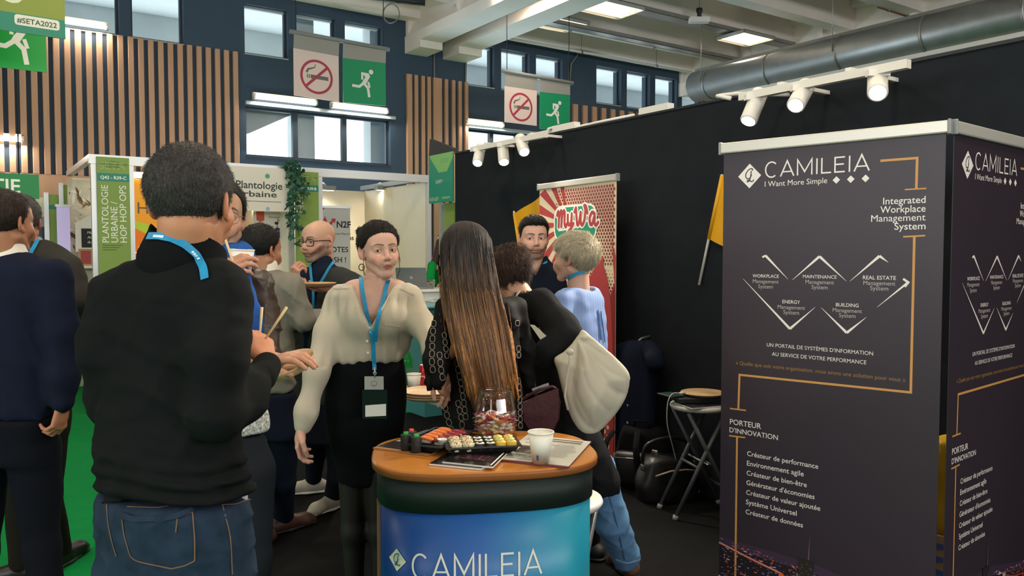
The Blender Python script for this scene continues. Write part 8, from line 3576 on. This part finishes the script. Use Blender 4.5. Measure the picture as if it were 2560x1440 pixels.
def tote():
 Yt = 3.02
 outl = [(1457, 824), (1480, 842), (1520, 876), (1558, 912), (1574, 936), (1573, 960), (1566, 990), (1548, 1022), (1524, 1052), (1500, 1076), (1478, 1084), (1456, 1080), (1438, 1062), (1422, 1030), (1408, 985), (1394, 930), (1385, 897), (1408, 880), (1430, 858), (1446, 836)]
 c0 = Vector(at(1478, 968, Yt))
 r = thing('tote_bag', 'large cream cotton tote bag hanging from the arm of the person in the black coat', 'bag', c0)
 # refine the outline
 P2 = []
 n = len(outl)
 for i in range(n):
  p0, p1, p2, p3 = outl[i - 1], outl[i], outl[(i + 1) % n], outl[(i + 2) % n]
  for s_ in range(4):
   t = s_ / 4
   P2.append(tuple(.5 * (2 * p1[d] + (p2[d] - p0[d]) * t + (2 * p0[d] - 5 * p1[d] + 4 * p2[d] - p3[d]) * t * t + (3 * p1[d] - p0[d] - 3 * p2[d] + p3[d]) * t ** 3) for d in (0, 1)))
 G = np.array([[p.x, p.z] for p in (at(x, y, Yt) for x, y in P2)])
 pl = at(1440, 846, Yt)

 def cloth(D, X, Yy, Zz):
  x, z = X[:, :, 0], Zz[0]
  dd = np.full((X.shape[0], Zz.shape[2]), 9.0)
  ins = np.zeros(dd.shape, bool)
  for i in range(len(G)):
   (ax, az), (bx, bz) = G[i - 1], G[i]
   t = np.clip(((x - ax) * (bx - ax) + (z - az) * (bz - az)) / max((bx - ax) ** 2 + (bz - az) ** 2, 1e-9), 0, 1)
   dd = np.minimum(dd, np.hypot(x - ax - (bx - ax) * t, z - az - (bz - az) * t))
   if az != bz:
    ins ^= ((az > z) != (bz > z)) & (x < (bx - ax) * (z - az) / (bz - az) + ax)
  a, rr = np.arctan2(z - pl.z, x - pl.x), np.hypot(x - pl.x, z - pl.z)
  f = (1 - np.abs(np.sin(a * 4.5 + 1.2 * np.sin(rr * 9)))) ** 2 * .016 + (1 - np.abs(np.sin(a * 11 + 1 + 1.5 * np.sin(rr * 13)))) ** 2 * .005
  f = f * np.clip(rr / .10, .1, 1) - .008 * np.sin(a * 5 + rr * 13)
  th = .088 * np.sqrt(np.clip(dd / .10, 0, 1)) * (.55 + .45 * np.clip((pl.z - z) / .25, 0, 1)) + .004 - f * np.clip(dd / .03, 0, 1)
  th = np.where(ins, th, 0.0)[:, None, :]
  return np.maximum(np.abs(Yy - Yt) - th, np.where(ins, -dd, dd)[:, None, :]) * .8
 V, F = grow([Ell(c0, (.26, .12, .30))], .0045, cloth)
 skin_obj('bag_body', V, F, m_tote(), r, None, None, 4)
 k = MB()
 k.poly([Vector(at(x, y, 2.99)) - c0 for x, y in ((1325, 812), (1336, 813), (1366, 840), (1351, 849))], m_tote(), .006, (0, 1, 0))
 k.obj('strap', r)
 k = MB()
 k.tube([Vector(at(x, y, 2.925)) - c0 for x, y in ((1425, 880), (1424, 910), (1417, 950), (1412, 990), (1420, 1025))], .0045, m_tote(), 8)
 k.ball(Vector(at(1425, 880, 2.925)) - c0, (.014, .01, .012), m_tote(), 10, 6)
 k.obj('drawstring', r)


def handbag():
 Yb = 3.02
 c = Vector(at(1352, 1040, Yb))
 r = thing('handbag', 'burgundy leather handbag hanging in front of the person in the black coat', 'handbag', c)
 m = mat('burgundy leather', '#3f161b', .4, bump=.2, bscale=60)
 o1 = [(1300, 1012), (1345, 990), (1394, 972), (1402, 1005), (1398, 1045), (1380, 1085), (1355, 1096), (1325, 1082), (1305, 1050)]
 P = [Vector(at(x, y, Yb)) - c for x, y in o1]
 k = MB()
 k.loft([[p * q + Vector((0, d, 0)) for p in P] for q, d in ((.9, -.03), (.98, -.022), (1, 0), (.98, .022), (.9, .03))], m, False)
 k.obj('bag_body', r)
 k = MB()
 fl = [(1298, 1010), (1345, 988), (1396, 970), (1398, 1000), (1360, 1042), (1312, 1040)]
 P = [Vector(at(x, y, Yb - .034)) - c for x, y in fl]
 k.loft([P, [p + Vector((0, -.006, 0)) for p in P]], m, False)
 k.obj('flap', r)
 k = MB()
 k.tube([Vector(at(x, y, Yb)) - c for x, y in ((1302, 1012), (1318, 990), (1350, 974), (1380, 966), (1394, 975))], .006, m, 8)
 k.obj('strap', r)
 k = MB()
 P = [Vector(at(x, y, Yb + .005)) - c for x, y in ((1329, 972), (1371, 957), (1375, 970), (1336, 986))]
 k.loft([P, [p + Vector((0, .004, 0)) for p in P]], m_grey, False)
 k.obj('paper_slip', r, 'grey paper slip sticking out of the top')


# ---------------------------------------------------------------- bearded man in navy
def man_navy():
 Y = 4.45
 R = person('bearded man in a dark navy jacket facing the camera, by the red banner', 1345, 800, Y)
 H = Head(1335, 597, Y, 6, .230, pitch=-2)
 lh = at(1396, 850, 4.25)
 hd, _ = hand(lh, (-.5, -.3, .6), (-.4, .5, .2), [(40, 50, 30)] * 4, -1)
 rh = at(1300, 860, 4.2)
 hl, _ = hand(rh, (.6, -.3, .3), (.2, .6, .1), [(40, 50, 30)] * 4, 1)
 body_mesh(R, H, '#c79c86', pt(1336, 668, Y + .01), False, [hd, hl], fine=.0030, hp=dict(nose=1.05), cp=dict(stubble=.68, stub_col='#33271f', brow='#241b17'), gaze=(.25, -.05))

 def quiff(d, x, y, z, X, Yy, Zz):
  e = np.sqrt((x / .052) ** 2 + ((y - .052) / .045) ** 2 + ((z - .098) / .026) ** 2)
  return smin(d, (e - 1) * .02 * H.s + .002 * np.sin(x * 220 + y * 60), .015)
 hv = H.hair([(-90, -.072), (-60, -.066), (-30, -.040), (-12, -.018), (2, -.012), (12, -.015), (18, .02), (40, .056), (60, .066), (90, .070)], [(-.09, .003), (0, .006), (.04, .009), (.08, .018), (.12, .02)], 45, .0025, 170, .0036, extra=quiff, streak=(1, .4, 1))
 hair_obj('hair', hv, '#1f1b19', R)
 fuzz(hv, H, R, 4000, .009, flow_short, '#1f1b19', .5, .3, .0007)
 nv = fabric('navy jacket', '#151a26', bump=.2)
 tr = trunk_px([(640, 1308, 1362), (655, 1298, 1380), (680, 1280, 1398), (720, 1270, 1408), (800, 1272, 1406), (900, 1276, 1402), (1000, 1280, 1398)], Y, 4, .58, .03)
 la = chain([(1386, 695, 4.45, 28), (1400, 790, 4.45, 25), (1397, 848, 4.27, 17)], .03)
 ra = chain([(1286, 695, 4.45, 28), (1276, 800, 4.42, 25), (1298, 858, 4.22, 17)], .03)

 def openn(D, X, Yy, Zz):
  z0, z1 = at(1335, 640, Y).z, at(1335, 690, Y).z
  q = np.clip((z0 - Zz) / (z0 - z1), -1, 1)
  w = .055 * (1 - q)
  return smax(D, -np.maximum(np.abs(X - at(1338, 640, Y).x) - w, Yy - (Y + .05)), .005)
 o, t = grown('jacket', [tr, Cone(pt(1338, 652, Y), pt(1338, 672, Y), .072, .085, .02)] + la + ra, nv, R, .008, [wav(91, 20, .006, 5, 1.2), wav(93, 24, .009, 4, 1.3, (1, 1, 1.5), True)], cut=openn)
 k = MB()
 ribbon(k, t, [(1305, 668), (1306, 690), (1304, 712)], .012, m_lany, .006, .0015)
 ribbon(k, t, [(1366, 655), (1345, 668), (1325, 682), (1310, 702)], .010, m_lany, .006, .0015)
 k.obj('lanyard', R, 'blue lanyard', world=True)
 lf, rf = foot_at(1315, Y), foot_at(1370, Y)
 trs = [trunk_px([(970, 1280, 1398), (1030, 1282, 1396), (1080, 1286, 1392)], Y, 4, .62, .03)] + leg_floor(pt(1312, 1050, Y), pt(1314, 1180, Y), lf, .09, .06, .05) + leg_floor(pt(1366, 1050, Y), pt(1370, 1180, Y), rf, .09, .06, .05)
 grown('trousers', trs, fabric('black trousers', '#131415'), R, .011)
 shoe(lf, (-.1, -1), m_dark, R)
 shoe(rf, (.2, -1), m_dark, R)
 core(R, la + ra, pt(1336, 690, Y), pt(1338, 980, Y), '#b98468')


# ---------------------------------------------------------------- short haired woman in stripes
def striped(name, c1, c2, scale):
 m = mat(name, c1, .7, bump=.1, bscale=60)
 nt = m.node_tree
 b = nt.nodes['Principled BSDF']
 tc = nt.nodes.new('ShaderNodeTexCoord')
 wv = nt.nodes.new('ShaderNodeTexWave')
 wv.bands_direction = 'X'
 wv.inputs['Scale'].default_value = scale
 wv.inputs['Distortion'].default_value = .6
 wv.inputs['Detail Scale'].default_value = .3
 mx = nt.nodes.new('ShaderNodeMix')
 mx.data_type = 'RGBA'
 mx.inputs[6].default_value, mx.inputs[7].default_value = lin(c1), lin(c2)
 rp = nt.nodes.new('ShaderNodeMapRange')
 rp.inputs[1].default_value, rp.inputs[2].default_value = .45, .55
 nt.links.new(tc.outputs['Object'], wv.inputs['Vector'])
 nt.links.new(wv.outputs['Fac'], rp.inputs[0])
 nt.links.new(rp.outputs[0], mx.inputs[0])
 nt.links.new(mx.outputs[2], b.inputs['Base Color'])
 return m


def woman_stripes():
 Y = 3.95
 R = person('woman with short grey-blond hair and a blue striped blouse, seen from behind', 1455, 900, Y)
 H = Head(1434, 648, Y, -122, .226)
 lh = at(1388, 806, 3.94)
 hd, _ = hand(lh, (-.5, .5, .2), (.3, .5, .1), [(40, 50, 30)] * 4, -1, s=.93)
 rh = at(1400, 850, 4.25)
 hl, _ = hand(rh, (-.8, .3, .1), (.1, -.6, .1), [(40, 50, 30)] * 4, 1, s=.93)
 body_mesh(R, H, '#cba08a', pt(1446, 726, Y), True, [hd, hl], fine=.0034, neckr=(.05, .058), cp=dict(blush=.16))

 def sweep(d, x, y, z, X, Yy, Zz):
  return d - .004 * np.clip(np.sin(y * 50 + z * 40) * np.sin(x * 30 + 1), 0, 1) * H.s
 hv = H.hair([(-90, -.092), (-60, -.085), (-35, -.055), (-20, -.03), (-8, .012), (5, .0), (15, .004), (30, .035), (55, .050), (90, .052)], [(-.1, .012), (-.04, .026), (.02, .032), (.07, .030), (.12, .026)], 55, .004, 140, .0036, extra=sweep, streak=(1, .45, .6))
 hair_obj('hair', hv, '#857a64', R, '#a39a82', (1.70, 1.56), .35)
 fuzz(hv, H, R, 8000, .030, flow_side, '#b7ac93', .4, .09, .0008, noise=.13)
 st_ = striped('blue stripe cotton', '#9fb2d4', '#3f68ac', 52)
 tr = trunk_px([(712, 1416, 1484), (722, 1402, 1496), (745, 1394, 1508), (800, 1392, 1516), (870, 1394, 1518), (940, 1396, 1518)], Y, -125, .66, .03)
 la = chain([(1408, 750, 3.84, 27), (1402, 830, 3.80, 26), (1394, 845, 3.86, 19), (1390, 812, 3.92, 15)], .03)
 ra = chain([(1478, 745, 4.1, 26), (1462, 850, 4.25, 22), (1410, 850, 4.25, 15)], .03)

 def backopen(D, X, Yy, Zz):
  return smax(D, -Cone(pt(1444, 690, Y), pt(1450, 722, Y - .01), .062, .070).d(X, Yy, Zz), .006)
 o, t = grown('blouse', [tr] + la + ra, st_, R, .007, [wav(95, 30, .006, 5, 1.3), wav(96, 70, .003, 5, 1, (1, 1, .6))], cut=backopen)
 k = MB()
 ribbon(k, t, [(1493, 775), (1496, 810), (1500, 850)], .010, mat('dark blue keyhole', '#2c4684', .7), .004, .002, 5)
 ribbon(k, t, [(1500, 778), (1507, 830), (1510, 855)], .006, mat('dark blue keyhole', '#2c4684', .7), .004, .002, 5)
 k.obj('back_slit', R, None, world=True)
 k = MB()
 me = [p for p in R.children if p.name.startswith('body')][0].data
 W_ = world_of(R)
 tb = BVHTree.FromPolygons([W_ @ v.co for v in me.vertices], [tuple(p.vertices) for p in me.polygons])

 class Two:
  def ray_cast(self, o_, d_):
   h = [q for q in (tb.ray_cast(o_, d_), t.ray_cast(o_, d_)) if q[0] is not None]
   return min(h, key=lambda q: q[3]) if h else (None,) * 4
 ribbon(k, Two(), [(1416, 702), (1430, 690), (1445, 683), (1460, 680)], .015, m_lany, .006, .0015, 5)
 k.obj('lanyard', R, 'blue lanyard', world=True)
 lf, rf = foot_at(1430, 3.9), foot_at(1478, 4.05)
 trs = [trunk_px([(925, 1398, 1516), (1000, 1396, 1518), (1070, 1400, 1512)], Y, -125, .7, .03)] + leg_floor(pt(1440, 1030, 3.9), pt(1436, 1190, 3.88), lf, .088, .06, .05) + leg_floor(pt(1470, 1030, 4.02), pt(1474, 1190, 4.02), rf, .088, .06, .05)
 grown('trousers', trs, fabric('black trousers', '#131415'), R, .011)
 shoe(lf, (-.8, .5), m_dark, R, .24)
 shoe(rf, (-.8, .5), m_dark, R, .24)
 core(R, la + ra, pt(1446, 745, Y), pt(1455, 930, Y), '#c09078')


# ---------------------------------------------------------------- person in green behind the laptop
def person_green():
 Y = 9.35
 R = person('person in a green shirt with long brown hair, half hidden behind the long-haired woman', 1105, 750, Y)
 H = Head(1112, 606, Y, -60, .225)
 h1, _ = hand(at(1086, 708, 9.0), (-.6, -.5, 0), (0, 0, -1), [(25, 30, 20)] * 4, 1, s=.93)
 h2, _ = hand(at(1120, 708, 9.0), (-.6, -.5, 0), (0, 0, -1), [(25, 30, 20)] * 4, -1, s=.93)
 body_mesh(R, H, '#b98a70', pt(1114, 640, Y), True, [h1, h2], fine=.0042)
 hv = H.hair([(-90, -.26), (-50, -.25), (-20, -.20), (0, -.16), (15, -.05), (40, .04), (90, .06)], [(-.3, .01), (-.1, .024), (.12, .02)], 65, .004, 120, .005)
 # the hair falls past the shoulder
 hair_obj('hair', hv, '#3a2a22', R)
 gr = fabric('green shirt cloth', '#11883f', bump=.2)
 tr = trunk_px([(638, 1096, 1134), (648, 1078, 1146), (670, 1072, 1152), (715, 1072, 1154), (780, 1074, 1152)], Y, -40, .6, .04)
 la = chain([(1080, 664, 9.2, 12), (1074, 700, 9.1, 11), (1084, 708, 9.02, 7)], .03)
 ra = chain([(1144, 664, 9.4, 12), (1146, 700, 9.2, 11), (1122, 708, 9.02, 7)], .03)
 grown('shirt', [tr] + la + ra, gr, R, .010, [wav(99, 25, .008)])
 hs = [Cone(pt(1100, 606, Y - .05), pt(1086, 655, Y - .12), .05, .035, .03), Cone(pt(1086, 655, Y - .12), pt(1080, 668, Y - .13), .035, .012, .03)]
 V, F = grow(hs, .006)
 hair_obj('hair_lock', (V, F), '#3a2a22', R)
 lf, rf = foot_at(1098, Y), foot_at(1130, Y)
 trs = [trunk_px([(770, 1076, 1150), (800, 1078, 1148), (830, 1080, 1146)], Y, -40, .66, .03)] + leg_floor(pt(1098, 815, Y), pt(1098, 880, Y), lf, .09, .06, .05) + leg_floor(pt(1128, 815, Y), pt(1130, 880, Y), rf, .09, .06, .05)
 grown('trousers', trs, fabric('black trousers', '#131415'), R, .012)
 shoe(lf, (-.7, -.7), m_dark, R, .24)
 shoe(rf, (-.7, -.7), m_dark, R, .24)
 core(R, la + ra, pt(1114, 660, Y), pt(1110, 780, Y), '#b98a70')


# ---------------------------------------------------------------- two men at the left edge
def man_navysuit():
 Y = 3.1
 R = person('man in a navy suit seen from behind at the left edge of the photo', 60, 1100, Y)
 H = Head(14, 560, Y, 168, .240)
 wr = at(156, 1012, 3.03)
 hd, _ = hand(wr, Vector(at(150, 1045, 3.03)) - wr, (-.9, .2, 0), [(35, 45, 30), (40, 48, 30), (44, 50, 30), (46, 50, 30)], 1, (.5, .7))
 w2 = at(-112, 1012, 3.12)
 hl, _ = hand(w2, (0, .2, -1), (.9, .2, 0), [(30, 40, 25)] * 4, -1)
 body_mesh(R, H, '#b07a5c', pt(16, 650, Y), hands=[hd + [Cone(pt(158, 970, 3.04), wr, .032, .027, .01)], hl], fine=.004, eyes=False)
 hv = H.hair([(-90, -.085), (-60, -.075), (-30, -.05), (-12, -.025), (2, -.018), (12, -.02), (18, .012), (40, .05), (90, .064)], [(-.09, .003), (0, .008), (.05, .012), (.12, .014)], 75, .002, 200, .0036)
 hair_obj('hair', hv, '#2c211b', R, streak=.4)
 fuzz(hv, H, R, 4500, .010, flow_short, '#33261f', .5, .4, .0007)
 suit = fabric('navy suit wool', '#161b2c', bump=.2, bscale=500)
 tr = trunk_px([(622, -24, 52), (640, -58, 104), (672, -95, 142), (740, -104, 150), (860, -104, 146), (960, -104, 146), (1050, -108, 152)], Y, 168, .58, .03)
 ra = chain([(134, 690, 3.08, 46), (150, 830, 3.06, 42), (158, 940, 3.04, 37), (158, 1004, 3.03, 30)], .04)
 la = chain([(-92, 690, 3.12, 46), (-110, 850, 3.12, 42), (-112, 1000, 3.12, 30)], .04)
 grown('suit_jacket', [tr] + ra + la, suit, R, .010, [wav(101, 15, .007, 5, 1.2), wav(102, 24, .010, 4, 1.3, (1, 1, 1.6), True)])
 grown('shirt_collar', [Cone(pt(16, 622, Y), pt(18, 640, Y), .066, .075, .01)], m_cup, R, .006)
 lf, rf = foot_at(-60, 3.2), foot_at(116, 3.02)
 trs = [trunk_px([(1030, -106, 148), (1100, -100, 140), (1160, -94, 134)], Y, 168, .62, .03)] + leg_floor(pt(-45, 1130, Y), pt(-50, 1380, Y), lf, .098, .066, .056) + leg_floor(pt(85, 1130, Y), pt(105, 1370, Y - .02), rf, .098, .066, .056)
 grown('trousers', trs, fabric('black suit trousers', '#10121a'), R, .011, [wav(9, 20, .005)])
 shoe(lf, (-.2, 1), m_dark, R)
 shoe(rf, (-.1, 1), m_dark, R)
 core(R, la + ra, pt(16, 670, Y), pt(20, 1080, Y), '#b07a5c')


def man_brownsuit():
 Y = 3.75
 R = person('grey-haired man in a brown-grey suit with a blue lanyard, behind the navy-suited man', 80, 1050, Y)
 H = Head(50, 556, Y, -158, .238)
 rw = at(190, 800, 4.1)
 hd, _ = hand(rw, (-.2, .9, .2), (-.6, 0, .2), [(35, 45, 30)] * 4, 1)
 w2 = at(-60, 1000, 3.8)
 hl, _ = hand(w2, (0, .2, -1), (.9, .2, 0), [(30, 40, 25)] * 4, -1)
 body_mesh(R, H, '#b07a62', pt(60, 622, Y), hands=[hd, hl], fine=.004, eyes=False, neckr=(.06, .068))
 hv = H.hair([(-90, -.082), (-60, -.072), (-30, -.045), (-12, -.02), (2, -.016), (12, -.02), (18, .012), (40, .05), (90, .066)], [(-.09, .004), (0, .010), (.05, .014), (.12, .015)], 85, .0025, 190, .004)
 hair_obj('hair', hv, '#4d4a46', R, streak=.5)
 fuzz(hv, H, R, 4000, .011, flow_short, '#4a4743', .5, .4, .0008, 4, .35)
 suit = fabric('brown grey suit', '#35332e', bump=.25, bscale=400)
 tr = trunk_px([(596, 32, 104), (612, 4, 142), (640, -18, 176), (700, -22, 190), (800, -16, 178), (900, -12, 172), (985, -14, 176)], Y, -165, .58, .03)
 ra = chain([(172, 672, 3.75, 36), (194, 745, 3.72, 32), (190, 800, 3.8, 28), (188, 800, 4.0, 20)], .04)
 la = chain([(-4, 672, 3.75, 36), (-40, 830, 3.78, 32), (-58, 985, 3.8, 22)], .04)
 o, t = grown('suit_jacket', [tr] + ra + la, suit, R, .010, [wav(111, 16, .007, 5, 1.2), wav(112, 24, .010, 4, 1.3, (1, 1, 1.6), True)])
 k = MB()
 ribbon(k, t, [(100, 592), (92, 608), (84, 622), (74, 640)], .018, m_lany, .006, .0015, 5)
 k.obj('lanyard', R, 'blue lanyard', world=True)
 lf, rf = foot_at(140, 3.95), foot_at(40, 3.75)
 trs = [trunk_px([(965, -8, 170), (1030, -2, 166), (1090, 4, 160)], Y, -165, .62, .03)] + leg_floor(pt(120, 1050, Y), pt(118, 1230, Y + .02), lf, .095, .064, .055) + leg_floor(pt(40, 1050, Y), pt(50, 1230, Y), rf, .095, .064, .055)
 grown('trousers', trs, fabric('dark olive trousers', '#1f1d18'), R, .011, [wav(10, 20, .006)])
 sb = mat('black leather shoe', '#141110', .4)
 shoe(lf, (.1, 1), sb, R, .29)
 shoe(rf, (-.95, -.25), sb, R, .30)
 core(R, la + ra, pt(60, 640, Y), pt(80, 980, Y), '#b07a62')


for fn in (man_black, man_scarf, man_grey, man_bald, woman_cream, woman_longhair, woman_coat, tote, handbag, man_navy, woman_stripes, person_green, man_navysuit, man_brownsuit):
 fn()
